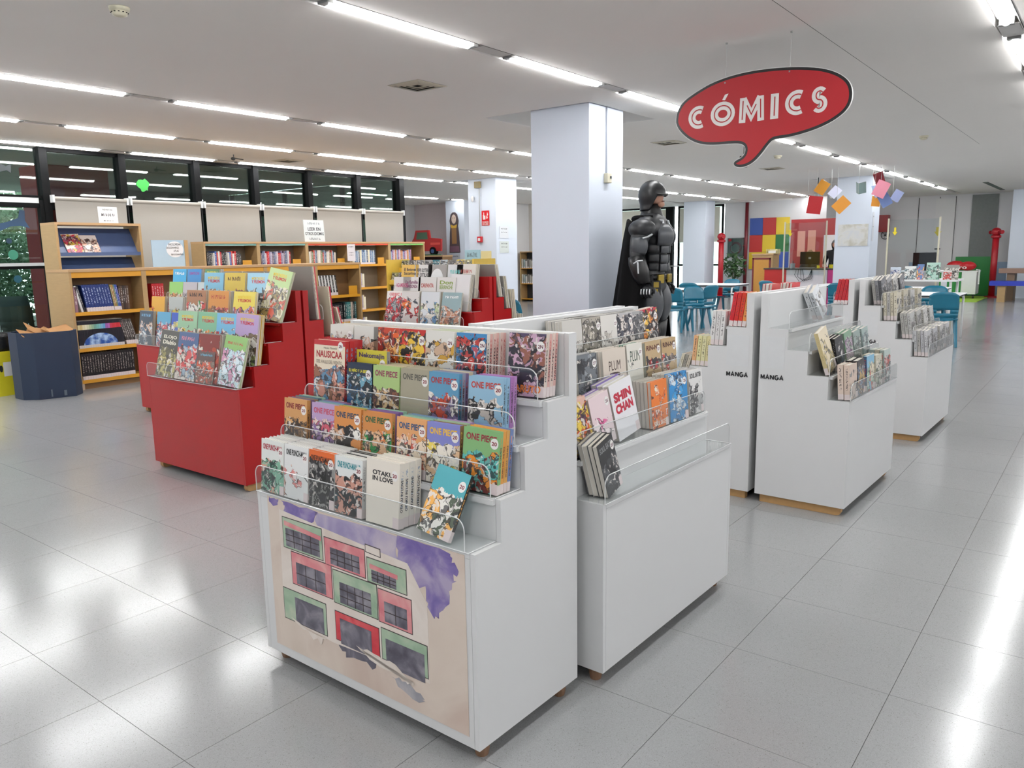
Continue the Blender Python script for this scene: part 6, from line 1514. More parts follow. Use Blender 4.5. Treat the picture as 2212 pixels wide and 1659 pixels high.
def table(x, y, rz, w_, d, label, h=0.74, round_=0.12):
    t = thing('activity_table', label, 'table', (x, y, 0), R(rz), 'white activity tables')
    def rr(w2, d2, r, n_=5):
        pts = []
        for cx, cy, a0 in ((w2 - r, d2 - r, 0), (-w2 + r, d2 - r, 90), (-w2 + r, -d2 + r, 180), (w2 - r, -d2 + r, 270)):
            for k in range(n_ + 1): pts.append((cx + r * math.cos(R(a0 + 90 * k / n_)), cy + r * math.sin(R(a0 + 90 * k / n_))))
        return pts
    part('tabletop', TOPW, t, lambda q: q.prism(rr(w_ / 2, d / 2, round_), h - 0.008, h, 'z'))
    part('edge_band', DARK, t, lambda q: q.prism(rr(w_ / 2 - 0.003, d / 2 - 0.003, round_), h - 0.026, h - 0.0085, 'z'))
    for sx in (-1, 1):
        for sy_ in (-1, 1):
            xx, yy = (w_ / 2 - 0.05) * sx, (d / 2 - 0.06) * sy_
            part('leg', WMETAL, t, lambda q: q.tube([(xx - 0.12 * sx, yy, h - 0.045), (xx - 0.05 * sx, yy, h - 0.047), (xx - 0.01 * sx, yy, h - 0.07), (xx, yy, h - 0.13), (xx, yy, 0.0)], 0.018, 8), smooth=True)
        part('apron', WMETAL, t, lambda q: q.tube([((w_ / 2 - 0.17) * sx, -d / 2 + 0.06, h - 0.045), ((w_ / 2 - 0.17) * sx, d / 2 - 0.06, h - 0.045)], 0.015, 6))
    return t
table(14.37, 7.02, 0, 0.8, 0.9, 'white table beside the armoured statue')
table(16.6, 7.1, 0, 1.0, 1.3, 'white table between the red post and the teal chairs')
table(16.2, 6.1, 0, 0.7, 0.7, 'low white table behind the red-spined volumes', 0.58)
table(17.0, 4.55, 0, 1.0, 0.75, 'white table in front of the map column')
table(14.15, 2.35, 0, 1.0, 0.9, 'white table nearest the right aisle')
table(16.0, 2.85, 0, 1.0, 0.9, 'white table behind the right aisle table')
chair(13.37, 6.47, 100, 'teal chair seen from behind, nearest the statue')
chair(13.77, 6.19, -40, 'teal chair in side view left of the red-spined volumes')
chair(14.47, 6.42, 160, 'teal chair facing away right of the statue table')
chair(14.27, 7.52, 20, 'teal chair tucked under the statue table on its far side')
chair(15.57, 7.17, 100, 'teal chair at the near side of the table by the red post')
chair(17.17, 7.02, -95, 'teal chair at the far side of the table by the red post')
chair(16.95, 5.90, 70, 'dark teal chair half hidden behind the red-spined volumes')
chair(16.2, 4.3, 95, 'teal chair whose back faces us before the map column')
chair(17.85, 4.5, -90, 'teal chair behind the table before the map column')
chair(13.35, 2.05, 100, 'teal chair nearest the right aisle, seen from behind')
chair(14.9, 2.45, -85, 'teal chair behind the right aisle table')
chair(15.3, 3.0, 95, 'teal chair in front of the farther right table')
chair(9.6, 7.2, 80, 'teal chair half hidden left of the big column')
# ================================================================ red posts
PRED = mat('post_red', '#a31220', 0.35, var=0.05)
def post(label, x, y, h):
    t = thing('fire_pipe_post', label, 'post', (x, y, 0), R(38), 'red pipe posts')
    part('pole', PRED, t, lambda q: q.tube([(0, 0, 0), (0, 0, h - 0.12)], 0.085, 14), smooth=True)
    part('knob', PRED, t, lambda q: q.ball((0, 0, h - 0.04), 0.13, 0.13, 0.12), smooth=True)
    part('collar', PRED, t, lambda q: q.lathe([(0.1, h - 0.22), (0.13, h - 0.2), (0.13, h - 0.15), (0.1, h - 0.13)], 14))
    part('cross_bar', PRED, t, lambda q: (q.tube([(-0.26, 0, h - 0.05), (0.26, 0, h - 0.05)], 0.04, 10), q.tube([(-0.28, 0, h - 0.05), (-0.25, 0, h - 0.05)], 0.055, 10), q.tube([(0.25, 0, h - 0.05), (0.28, 0, h - 0.05)], 0.055, 10)))
    part('foot', PRED, t, lambda q: q.lathe([(0.18, 0), (0.18, 0.03), (0.09, 0.05)], 14))
post('red pipe post with crossbar beside the plant', 24.1, 10.1, 1.93)
post('red pipe post with crossbar by the blue bench', 26.4, 2.85, 1.9)
# ================================================================ far wall objects
t = thing('fire_hose_cabinet', 'steel-framed fire hose cabinet with glass door on the far wall', 'cabinet', (25.4, 9.85, 1.25), R(-90))
part('box', STEEL, t, lambda q: (q.box(-0.54, 0, -0.10, 0, 0, 0.03), q.box(-0.54, 0, -0.10, 0, 0.58, 0.61), q.box(-0.54, -0.51, -0.1, 0, 0, 0.61), q.box(-0.03, 0, -0.1, 0, 0, 0.61), q.box(-0.54, 0, -0.01, 0, 0, 0.61)))
part('hose_reel', PRED, t, lambda q: q.tube([(-0.27 + 0.17 * math.cos(a * math.pi / 12), -0.05, 0.28 + 0.17 * math.sin(a * math.pi / 12)) for a in range(24)], 0.035, 8, close=True), smooth=True)
part('hose_end', solid('#c9c9c4'), t, lambda q: q.tube([(-0.42, -0.06, 0.5), (-0.40, -0.07, 0.2), (-0.27, -0.07, 0.12), (-0.14, -0.07, 0.2)], 0.02, 8))
part('glass_door', GLASS, t, lambda q: q.box(-0.53, -0.01, -0.104, -0.1, 0.01, 0.6))
part('notice', PRED, t, lambda q: q.box(-0.5, -0.4, -0.108, -0.1045, 0.5, 0.58))
t = thing('fire_pipe', 'dark red vertical pipe on the far wall', 'pipe', (25.33, 9.77, 0)); part('pipe', mat('pipe_red', '#6d1420', 0.4), t, lambda q: (q.tube([(0, 0, 0), (0, 0, 2.98)], 0.055, 12), q.tube([(0, 0, 1.6), (0.0, 0.08, 1.6)], 0.03, 8)), smooth=True)
cols9 = [['#2a4a9a', '#b3201c', '#e0c02c'], ['#b3241f', '#e0c02c', '#1c6a34'], ['#e0c02c', '#e0c02c', '#2a4a9a']]
t = thing('colour_panel_board', 'board of red, yellow, blue and green square panels on the far wall', 'wall panel', (25.36, 9.66, 0.84), R(-90))
for r_ in range(3):
    for c_ in range(3):
        part('panel', solid(cols9[r_][c_], 0.45), t, lambda q: q.box(c_ * 0.43 + 0.003, (c_ + 1) * 0.43 - 0.003, -0.02, 0, (2 - r_) * 0.545 + 0.003, (3 - r_) * 0.545 - 0.003))
t = thing('potted_plant', 'leafy green plant in a dark pot by the bright window', 'plant', (24.7, 9.9, 0))
part('pot', DARK, t, lambda q: q.lathe([(0.15, 0), (0.2, 0.38), (0.19, 0.4)], 14)); part('stem', BARK, t, lambda q: [q.tube([(0, 0, 0.36), (0.1 * math.cos(a), 0.1 * math.sin(a), 0.9)], 0.012, 5) for a in (0, 1.6, 3.1, 4.7)])
rnd = random.Random(9)
part('foliage', mat('plant_leaf', '#3c5c34', 0.5, var=0.4, scale=3), t, lambda q: leaf_cloud(q, (0, 0, 0.95), (0.3, 0.4, 0.42), 260, 0.09, rnd))
# wooden lectern, red counter, white desk
t = thing('wooden_cabinet', 'beech cabinet with dark red frame beside the red counter', 'cabinet', (21.0, 7.9, 0), R(-90))
part('body', PINE, t, lambda q: q.box(0, 0.55, 0, 0.5, 0, 1.32)); part('top', PINE_TOP, t, lambda q: q.box(-0.02, 0.57, -0.02, 0.52, 1.32, 1.36))
part('door_frame', mat('pipe_red', '#6d1420', 0.4), t, lambda q: (q.box(0.0, 0.04, -0.012, 0, 0, 1.25), q.box(0.46, 0.5, -0.012, 0, 0, 1.25), q.box(0.0, 0.5, -0.012, 0, 1.21, 1.25)))
part('door', mat('orange_door', '#c08a3a', 0.45), t, lambda q: q.box(0.045, 0.455, -0.008, -0.001, 0.03, 1.2))
t = thing('document_tray', 'yellow and white document tray on the beech cabinet', 'tray', (21.05, 7.55, 1.361), R(-90))
part('tray', solid('#cfc48a'), t, lambda q: (q.box(0, 0.3, 0, 0.25, 0, 0.01), q.box(0, 0.01, 0, 0.25, 0.01, 0.12), q.box(0.29, 0.3, 0, 0.25, 0.01, 0.12), q.box(0.01, 0.29, 0.24, 0.25, 0.01, 0.12)))
part('papers', PAPER, t, lambda q: q.box(0.05, 0.25, 0.02, 0.22, 0.011, 0.08))
t = thing('service_counter', 'red service counter left of the white desk', 'counter', (20.0, 7.2, 0), R(-90))
part('front', mat('counter_red', '#b01c1a', 0.4), t, lambda q: q.box(0, 0.56, 0, 0.04, 0, 0.97)); part('side', mat('counter_dark', '#7d1428', 0.4), t, lambda q: q.box(0.56, 0.62, 0, 0.6, 0, 0.97)); part('top', DARK, t, lambda q: q.box(-0.02, 0.64, -0.02, 0.62, 0.971, 1.0))
t = thing('service_desk', 'white service desk with cables hanging in front', 'desk', (19.7, 6.54, 0), R(-90))
part('front', mat('desk_white', '#dbd6da', 0.4), t, lambda q: q.box(0, 0.98, 0, 0.03, 0, 0.97)); part('top', DARK, t, lambda q: q.box(-0.02, 1.5, -0.02, 0.75, 0.971, 1.0)); part('side', mat('desk_magenta', '#c0307d', 0.4), t, lambda q: q.box(0.99, 1.5, 0.0, 0.03, 0, 0.97))
part('cable', DARK, t, lambda q: [q.tube([(0.25 + 0.05 * k, -0.02, 0.98), (0.22 + 0.08 * k, -0.05, 0.85 - 0.05 * k), (0.35 + 0.09 * k, -0.04, 0.66 + 0.03 * k), (0.55 + 0.03 * k, -0.03, 0.8), (0.62, -0.02, 0.98)], 0.006, 5) for k in range(4)])
def screen(label, x, y, rz, w_, z0, z1):
    t = thing('protective_screen', label, 'screen', (x, y, 0), R(rz), 'clear protective screens')
    part('pane', SCREEN, t, lambda q: q.box(0.03, w_ - 0.03, 0, 0.006, z0, z1)); 
    part('upright', PLASTIC_OFF, t, lambda q: q.box(0, 0.03, -0.012, 0.02, 0.0, z1 + 0.03)); part('upright', PLASTIC_OFF, t, lambda q: q.box(w_ - 0.03, w_, -0.012, 0.02, 0.0, z1 + 0.03))
    ar = part('arrow_sign', solid('#e3cf2a'), t, lambda q: q.prism([(0.13, z1 - 0.16), (0.17, z1 - 0.16), (0.17, z1 - 0.25), (0.2, z1 - 0.25), (0.15, z1 - 0.33), (0.1, z1 - 0.25), (0.13, z1 - 0.25)], -0.006, -0.002, 'y'))
    return t
screen('clear screen on thin uprights in front of the white desk', 19.6, 6.6, -90, 1.02, 0.85, 2.1)
screen('clear screen on thin uprights right of the map column', 18.2, 3.95, -90, 1.0, 0.85, 2.05)
t = thing('computer_monitor', 'black monitor back on the white desk', 'monitor', (20.05, 6.33, 1.0), R(-82))
part('panel', BLACK, t, lambda q: q.box(0, 0.46, 0, 0.05, 0.1, 0.4), bevel=0.008); part('stand', BLACK, t, lambda q: (q.box(0.2, 0.26, 0.02, 0.06, 0, 0.12), q.box(0.12, 0.34, -0.04, 0.14, 0, 0.015))); part('badge', STEEL, t, lambda q: q.box(0.2, 0.26, -0.004, 0, 0.22, 0.27))
t = thing('computer_monitor', 'black monitor back right of the map column', 'monitor', (18.6, 3.5, 0.98), R(-88))
part('panel', BLACK, t, lambda q: q.box(0, 0.44, 0, 0.05, 0.1, 0.38), bevel=0.008); part('stand', BLACK, t, lambda q: (q.box(0.2, 0.26, 0.02, 0.06, 0, 0.12), q.box(0.12, 0.34, -0.04, 0.14, 0, 0.015)))
# red back wall of the office with pale reflections of its openings painted on as flat patches
t = thing('office_partition', 'dark red office partition behind the two people', 'partition', (23.6, 7.75, 0), R(-90))
part('board', mat('partition_red', '#8d1a1f', 0.4), t, lambda q: q.box(0, 1.4, 0, 0.05, 0.9, 2.32)); part('lower_board', solid('#b5aeb0'), t, lambda q: q.box(0, 1.4, 0.0, 0.05, 0, 0.899)); 
part('painted_reflection', solid('#c98a78'), t, lambda q: (q.box(0.2, 0.42, -0.006, -0.001, 1.25, 1.98), q.box(0.5, 0.72, -0.006, -0.001, 1.3, 2.0))); part('white_panel', solid('#d0cccc'), t, lambda q: q.box(0.95, 1.38, -0.006, -0.001, 0.95, 1.85))
# people
def person(label, loc, rz, seated, hair, top, pose):
    t = thing('person', label, 'person', loc, R(rz))
    sk_ = mat('skin_tone', '#c09078', 0.5, var=0.05)
    if seated:
        V = [(0, 0, 0.5), (0, -0.02, 0.72), (0, -0.05, 0.95), (0, -0.04, 1.06), (0, -0.06, 1.12), (0.17, -0.04, 0.98), (0.24, -0.1, 0.74), (0.12, -0.34, 0.70), (-0.17, -0.04, 0.98), (-0.24, -0.1, 0.74), (-0.12, -0.34, 0.70), (0.1, -0.02, 0.48), (0.12, -0.42, 0.48), (0.12, -0.42, 0.06), (-0.1, -0.02, 0.48), (-0.12, -0.42, 0.48), (-0.12, -0.42, 0.06)]
    else:
        V = [(0, 0, 0.92), (0, 0, 1.12), (0, 0, 1.33), (0, 0, 1.43), (0, -0.02, 1.49), (0.17, 0, 1.36), (0.23, -0.08, 1.1), (0.12, -0.2, 1.36), (-0.17, 0, 1.36), (-0.24, 0.02, 1.1), (-0.2, -0.25, 1.05), (0.09, 0, 0.88), (0.1, -0.01, 0.48), (0.1, 0.02, 0.06), (-0.09, 0, 0.88), (-0.1, -0.01, 0.48), (-0.1, 0.02, 0.06)]
    E2 = [(0, 1), (1, 2), (2, 3), (3, 4), (2, 5), (5, 6), (6, 7), (2, 8), (8, 9), (9, 10), (0, 11), (11, 12), (12, 13), (0, 14), (14, 15), (15, 16)]
    R2 = [(0.15, 0.11), (0.14, 0.1), (0.15, 0.11), 0.05, 0.05, 0.075, 0.05, 0.035, 0.075, 0.05, 0.035, 0.085, 0.06, 0.045, 0.085, 0.06, 0.045]
    skinned('body', V, E2, R2, top, t)
    hz = V[4][2]; hy = V[4][1]
    h_ = skinned('head', [(0, hy, hz), (0, hy - 0.015, hz + 0.08), (0, hy - 0.01, hz + 0.16)], [(0, 1), (1, 2)], [(0.05, 0.06), (0.068, 0.085), (0.062, 0.08)], sk_, t)
    part('nose', sk_, h_, lambda q: q.ball((0, hy - 0.105, hz + 0.075), 0.013, 0.018, 0.02)); part('eye', BLACK, h_, lambda q: (q.ball((0.03, hy - 0.092, hz + 0.1), 0.01, 0.008, 0.007), q.ball((-0.03, hy - 0.092, hz + 0.1), 0.01, 0.008, 0.007))); part('mouth', solid('#8d4a44'), h_, lambda q: q.ball((0, hy - 0.09, hz + 0.035), 0.024, 0.008, 0.006)); part('ear', sk_, h_, lambda q: (q.ball((0.072, hy - 0.005, hz + 0.08), 0.012, 0.02, 0.03), q.ball((-0.072, hy - 0.005, hz + 0.08), 0.012, 0.02, 0.03)))
    def hr(u, v):
        th = 2 * math.pi * u; ph = R(90) - v * R(165)
        fr = max(0, math.cos(th))
        zz = 0.115 * math.sin(ph)
        if v > 0.4 and fr > 0.35: zz = max(zz, 0.02 + 0.02 * fr); 
        dn = -0.16 * max(0, v - 0.6) * (1 - fr)
        return (0.087 * math.sin(th) * max(math.cos(ph), 0.35), hy - 0.005 - 0.105 * math.cos(th) * max(math.cos(ph), 0.35) + 0.012, hz + 0.09 + zz + dn)
    q = MB(); q.grid(hr, 20, 12); q.build('hair', hair, t, smooth=True)
    for k, s in ((7, 1), (10, -1)):
        c = Vector(V[k])
        hn = part('hand', sk_, t, lambda q: q.ball((c.x, c.y - 0.03, c.z + (0.02 if not seated else 0)), 0.032, 0.045, 0.024), smooth=True)
        for f_ in range(4):
            part('finger', sk_, hn, lambda q: q.tube([(c.x - 0.024 + 0.016 * f_, c.y - 0.06, c.z + 0.005), (c.x - 0.026 + 0.017 * f_, c.y - 0.095 - 0.006 * (f_ in (1, 2)), c.z), (c.x - 0.024 + 0.016 * f_, c.y - 0.112, c.z - 0.02)], 0.0085, 6), smooth=True)
        part('finger', sk_, hn, lambda q: q.tube([(c.x - 0.026 * s, c.y - 0.03, c.z), (c.x - 0.05 * s, c.y - 0.05, c.z), (c.x - 0.055 * s, c.y - 0.075, c.z - 0.008)], 0.009, 6), smooth=True)
    return t
person('seated person with light brown hair bent over the white desk behind the monitor', (20.75, 6.28, 0.12), -95, True, mat('hair_light', '#8d6a4c', 0.6, var=0.25, scale=60), mat('cloth_black', '#141416', 0.8), 0)
person('standing person with long dark hair in black clothes behind the desk', (21.3, 5.85, 0.0), -80, False, mat('hair_dark', '#1c1614', 0.5, var=0.25, scale=60), mat('cloth_black', '#141416', 0.8), 1)
t = thing('office_chair', 'dark chair under the person bent over the white desk', 'chair', (20.75, 6.28, 0), R(-95))
part('seat', DARK, t, lambda q: q.box(-0.22, 0.22, -0.2, 0.22, 0.47, 0.54), bevel=0.02); part('column', STEEL, t, lambda q: q.tube([(0, 0, 0.06), (0, 0, 0.47)], 0.025, 8)); part('base', DARK, t, lambda q: [q.tube([(0, 0, 0.06), (0.27 * math.cos(a * 1.2566), 0.27 * math.sin(a * 1.2566), 0.03)], 0.025, 6) for a in range(5)])
part('backrest', DARK, t, lambda q: q.box(-0.2, 0.2, 0.2, 0.24, 0.6, 0.98), bevel=0.02)
for i, (dy, s, c_, lab) in enumerate(((0.1, 0.12, '#8d9498', 'grey pen pot at the left end of the white desk'), (0.72, 0.07, '#e3cf2a', 'small yellow pot on the white desk'), (1.02, 0.09, '#e3d42a', 'larger yellow pot at the right of the white desk'))):
    t = thing('pen_pot', lab, 'pot', (19.85, 6.54 - dy, 1.0), 0)
    part('pot', solid(c_), t, lambda q: q.lathe([(s * 0.45, 0.001), (s * 0.5, s), (s * 0.42, s)], 12)); part('pen', DARK, t, lambda q: (q.tube([(0, 0, 0.02), (0.03, 0.01, s * 1.6)], 0.006, 5), q.tube([(0, 0, 0.02), (-0.02, -0.02, s * 1.5)], 0.006, 5)))
t = thing('keyboard', 'grey keyboard and gadgets on the white desk edge', 'keyboard', (19.78, 6.25, 1.0), R(-90)); part('case', solid('#8d8f90'), t, lambda q: q.box(0, 0.34, 0, 0.12, 0, 0.02)); part('keys', solid('#55575a'), t, lambda q: [q.box(0.01 + 0.027 * i, 0.033 + 0.027 * i, 0.01 + 0.027 * j, 0.033 + 0.027 * j, 0.02, 0.026) for i in range(12) for j in range(4)])
# ================================================================ map column and mobile of hanging books
sheet('wall_map', 'pale framed map on the right-hand column', 18.352, 4.99, 1.52, 0.62, 0.47, R(-90), [], m_=wash('map_print', '#c9cccf', '#d0d0cc', '#b9b7ab', 6), cat='map', th=0.015)
sheet('paper_notice', 'narrow printed notice on the side of the map column', 18.45, 4.312, 1.62, 0.14, 0.62, 0, [('~', 0.5, 0.85, 0.7, 0.06, '#3a3a40'), ('~', 0.5, 0.5, 0.7, 0.05, '#55555c')], m_=solid('#c9cdd4'), th=0.004)
t = thing('wall_projector', 'grey cylindrical projector on a bracket above the office', 'projector', (17.9, 5.35, 2.5)); part('body', solid('#8d9490'), t, lambda q: q.tube([(0, 0, -0.16), (0.02, 0, 0.16)], 0.06, 12)); part('lens', PAPER, t, lambda q: q.tube([(0, 0, -0.22), (0, 0, -0.16)], 0.05, 12)); part('bracket', DARK, t, lambda q: q.tube([(0.02, 0, 0.16), (0.05, 0.0, 0.5)], 0.015, 6))
def flybook(label, x, y, z, sz, col, rx, ry, rz, open_=1.2):
    t = thing('hanging_book', label, 'paper book', (x, y, z), 0, 'paper books hung in a mobile')
    M = Euler((R(rx), R(ry), R(rz))).to_matrix().to_4x4()
    o = part('cover', solid(col), t, lambda q: (q.box(0, sz, -0.004, 0, -sz * 0.65, sz * 0.65), q.box(0, sz * math.cos(open_), 0, 0.004, -sz * 0.65, sz * 0.65) if False else q.add([(0, 0, -sz * 0.65), (0, 0, sz * 0.65), (sz * math.cos(open_), sz * math.sin(open_), sz * 0.65), (sz * math.cos(open_), sz * math.sin(open_), -sz * 0.65)], [(0, 1, 2, 3)])), M=M)
    part('pages', PAPER, t, lambda q: [q.add([(0, 0.002, -sz * 0.6), (0, 0.002, sz * 0.6), (sz * 0.95 * math.cos(a), sz * 0.95 * math.sin(a), sz * 0.6), (sz * 0.95 * math.cos(a), sz * 0.95 * math.sin(a), -sz * 0.6)], [(0, 1, 2, 3)]) for a in (0.15, 0.3, open_ * 0.7, open_ * 0.9)], M=M)
    part('thread', STEEL, t, lambda q: q.tube([(0, 0, 0), (0, 0, H - z)], 0.002, 4))
MX = 16.0
flybook('ochre paper book hung at the upper left of the mobile', MX, 4.78, 2.70, 0.2, '#c98a2a', 20, 30, -60)
flybook('white paper book hung beside the ochre one', MX + 0.3, 4.6, 2.62, 0.17, '#b9bcd0', -20, 40, -80)
flybook('red paper book hung lowest at the left of the mobile', MX, 4.95, 2.34, 0.26, '#a8141c', 5, 8, -75, 0.4)
flybook('amber square paper book turned on its corner in the mobile', MX, 4.40, 2.38, 0.22, '#d08a24', 0, 45, -75, 0.3)
flybook('grey-green paper book hung in the middle of the mobile', MX, 4.02, 2.58, 0.16, '#77908d', 10, -12, -40)
flybook('dark red paper book hung at the top right of the mobile', MX, 3.75, 2.72, 0.17, '#6d1420', 15, -20, -70)
flybook('pink paper book hung at the right of the mobile', MX - 0.3, 3.66, 2.58, 0.22, '#d98a9c', 10, 25, -75, 0.5)
flybook('pale blue paper book hung at the right of the mobile', MX + 0.15, 3.80, 2.52, 0.17, '#9ab0d4', -15, -15, -60)
flybook('periwinkle paper book hung lowest at the right of the mobile', MX - 0.15, 3.60, 2.30, 0.19, '#6f84b8', 5, -30, -70)
flybook('small amber paper book half hidden at the right of the mobile', MX + 0.35, 3.86, 2.36, 0.15, '#d08a24', 0, 5, -75, 0.3)
flybook('lavender paper book behind the pink one in the mobile', MX + 0.4, 3.5, 2.48, 0.16, '#a8b4e0', 0, 30, -75, 0.6)
# ================================================================ right-hand far corner
t = thing('display_table', 'white table with children\'s books standing on it', 'table', (17.3, 3.0, 0), 0)
part('tabletop', TOPW, t, lambda q: q.box(-0.45, 0.45, -0.6, 0.65, 0.82, 0.85)); part('leg', WMETAL, t, lambda q: q.tube([(-0.4, 0.55, 0), (-0.4, 0.55, 0.82)], 0.025, 8)); part('leg', WMETAL, t, lambda q: q.tube([(0.4, 0.55, 0), (0.4, 0.55, 0.82)], 0.025, 8)); part('leg', WMETAL, t, lambda q: q.tube([(-0.4, -0.5, 0), (-0.4, -0.5, 0.82)], 0.025, 8)); part('leg', WMETAL, t, lambda q: q.tube([(0.4, -0.5, 0), (0.4, -0.5, 0.82)], 0.025, 8))
gY = 'children\'s books standing on the display table'
for (yy, w_, h, cols, lab) in ((3.60, 0.19, 0.24, ('#b9c4d0', '#3a4a78', '#8d9ab8', '#d4d4d8', '#8d98b0'), 'lilac-blue picture book at the left of the display table'), (3.34, 0.2, 0.26, ('#d9dcda', '#7d98a0', '#c9d0cc', '#3a4248', '#b9c0bc'), 'white picture book with dark lettering on the display table'), (3.12, 0.12, 0.30, ('#5a78a8', '#c4445a', '#7d94b8', '#d4a05a', '#4a689a'), 'blue picture book with pink spine on the display table'), (2.96, 0.24, 0.33, ('#a8c9bc', '#6da08d', '#c0d8cc', '#3f5a50', '#94b8a8'), 'tall mint picture book on the display table'), (2.66, 0.26, 0.28, ('#8d8a84', '#c9c4bc', '#55524c', '#d9d4cc', '#77746e'), 'grey patterned picture book on the display table'), (2.64, 0.14, 0.18, ('#d9d4d0', '#c4342c', '#e0dcd8', '#b3443a', '#c9c4c0'), 'small white picture book with red apple on the display table')):
    o = book(Matrix.Translation((16.9 + (0.12 if h > 0.2 else 0.0), yy, 0.851)) @ Matrix.Rotation(R(-90), 4, 'Z') @ Matrix.Rotation(R(-12), 4, 'X') @ Matrix.Translation((0, 0, 0.004)), w_, h, 0.014, lab, gY, cols, 'L', 0.8, 0.8, 0)
t = thing('side_desk', 'plain white desk right of the map column', 'desk', (18.35, 3.75, 0), R(-90)); part('top', TOPW, t, lambda q: q.box(0, 0.9, 0, 0.6, 0.95, 0.98)); part('panel', WMETAL, t, lambda q: (q.box(0.02, 0.05, 0.03, 0.57, 0, 0.95), q.box(0.85, 0.88, 0.03, 0.57, 0, 0.95)))
t = thing('trolley', 'green and white trolley on castors in the far corner', 'trolley', (25.4, 4.05, 0.013), R(-90))
GRN = mat('bright_green', '#1f7d36', 0.45, var=0.04)
part('green_side', GRN, t, lambda q: q.box(0, 0.55, -0.02, 0.0, 0.12, 0.74)); part('body', WMETAL, t, lambda q: q.box(0.0, 0.92, 0.001, 0.6, 0.12, 0.72)); part('white_side', WMETAL, t, lambda q: q.box(0.56, 0.92, -0.02, 0, 0.12, 0.74)); part('top', WMETAL, t, lambda q: q.box(-0.03, 0.94, -0.03, 0.62, 0.741, 0.77)); part('handle', WMETAL, t, lambda q: q.tube([(0.98, 0.0, 0.4), (0.98, 0, 0.8), (0.9, 0, 0.8)], 0.02, 8))
for a in (0.06, 0.86): part('castor', DARK, t, lambda q: q.tube([(a - 0.02, 0.06, 0.05), (a + 0.02, 0.06, 0.05)], 0.05, 12))
t = thing('cushion', 'red puffy bag with white lettering on the trolley', 'cushion', (25.65, 3.6, 0.784), R(-90))
part('bag', mat('red_bag', '#b3141c', 0.4, bump=0.5, scale=12), t, lambda q: (q.ball((-0.1, 0, 0.14), 0.24, 0.16, 0.14), q.ball((0.2, 0, 0.13), 0.22, 0.16, 0.13)), smooth=True); text('dro', (0.05, -0.165, 0.1), 0.3, 0.1, SW, t)
t = thing('green_board', 'green board leaning against the grey wall panel', 'board', (26.9, 3.9, 0), R(-90)); part('board', GRN, t, lambda q: q.box(0, 0.95, 0.0, 0.04, 0.02, 1.16)); part('foot', DARK, t, lambda q: q.box(0.1, 0.85, -0.05, 0.1, 0, 0.02))
t = tag(MB().box(24.0, 26.8, 2.92, 3.95, 0.0, 0.012).build('rug', mat('lime_rug', '#9cc43f', 0.9, var=0.1, scale=200)), 'lime green rug in the far right corner', 'rug')
def bench(label, x, y, w_, d, h, top, leg, cat='bench'):
    t = thing('wooden_bench' if cat == 'bench' else 'wooden_table', label, cat, (x, y, 0), 0)
    part('seat' if cat == 'bench' else 'tabletop', top, t, lambda q: q.box(-d / 2, d / 2, -w_ / 2, w_ / 2, h - 0.12, h)); 
    for sy_ in (-1, 1):
        part('leg', leg, t, lambda q: q.box(-d / 2 + 0.05, d / 2 - 0.05, (w_ / 2 - 0.28) * sy_ - 0.09, (w_ / 2 - 0.28) * sy_ + 0.09, 0, h - 0.121))
bench('blue-topped bench on wooden legs at the right edge', 24.4, 1.93, 1.5, 0.4, 0.55, mat('bench_blue', '#2438a8', 0.4), PINE)
bench('brown wooden table behind the blue bench', 25.15, 1.55, 2.0, 0.7, 0.86, mat('brown_top', '#8d7260', 0.5), mat('brown_leg', '#74604c', 0.6), 'table')
t = thing('dolls_house', 'pale green box on the brown table at the right edge', 'toy box', (25.15, 1.62, 0.86), 0); part('box', solid('#8fbfa4'), t, lambda q: q.box(-0.2, 0.2, -0.3, 0.3, 0, 0.32)); part('lid', DARK, t, lambda q: q.box(-0.21, 0.21, -0.31, 0.31, 0.32, 0.34))
t = thing('door_2', None, None, (27.05, 4.0, 0), 0, kind='structure'); part('leaf', PALEW, t, lambda q: q.box(0, 0.04, 0.03, 0.55, 0, 2.9)); part('door_handle', DARK, t, lambda q: (q.box(-0.03, 0, 0.45, 0.52, 1.2, 1.3), q.tube([(-0.05, 0.5, 1.4), (-0.05, 0.35, 1.4)], 0.02, 6))); part('arrow_sign', solid('#e3d02a'), t, lambda q: q.prism([(0.4, 2.05), (0.5, 2.05), (0.5, 1.92), (0.55, 1.92), (0.45, 1.78), (0.35, 1.92), (0.4, 1.92)], -0.006, -0.001, 'x'))
t = thing('ceiling_grille', 'dark slot grille in the ceiling at the far right', 'grille', (24.5, 2.75, H)); part('slot', mat('slot_green', '#5a665e', 0.6), t, lambda q: q.box(-2.0, 1.6, -0.06, 0.06, -0.004, 0.0))
sheet('cupboard_front', 'dark red wall cupboard right of the map column', 26.8, 6.10, 1.95, 0.28, 0.52, R(-90), [], m_=mat('partition_red', '#8d1a1f', 0.4), cat='cupboard', th=0.3)
t = thing('wheel_ornament', 'thin round wheel ornament on the wall right of the map column', 'wheel', (27.06, 5.93, 1.85), R(-90)); part('rim', DARK, t, lambda q: q.tube([(0.12 * math.cos(a * math.pi / 12), 0, 0.12 * math.sin(a * math.pi / 12)) for a in range(24)], 0.01, 6, close=True)); part('hub', DARK, t, lambda q: q.ball((0, 0, 0), 0.03, 0.03, 0.03)); part('spoke', DARK, t, lambda q: [q.tube([(0, 0, 0), (0.12 * math.cos(a), 0, 0.12 * math.sin(a))], 0.004, 5) for a in (0.3, 1.3, 2.4, 3.5, 4.5, 5.6)]); part('bracket', DARK, t, lambda q: q.tube([(0, 0, 0), (0, 0.045, 0)], 0.006, 5))
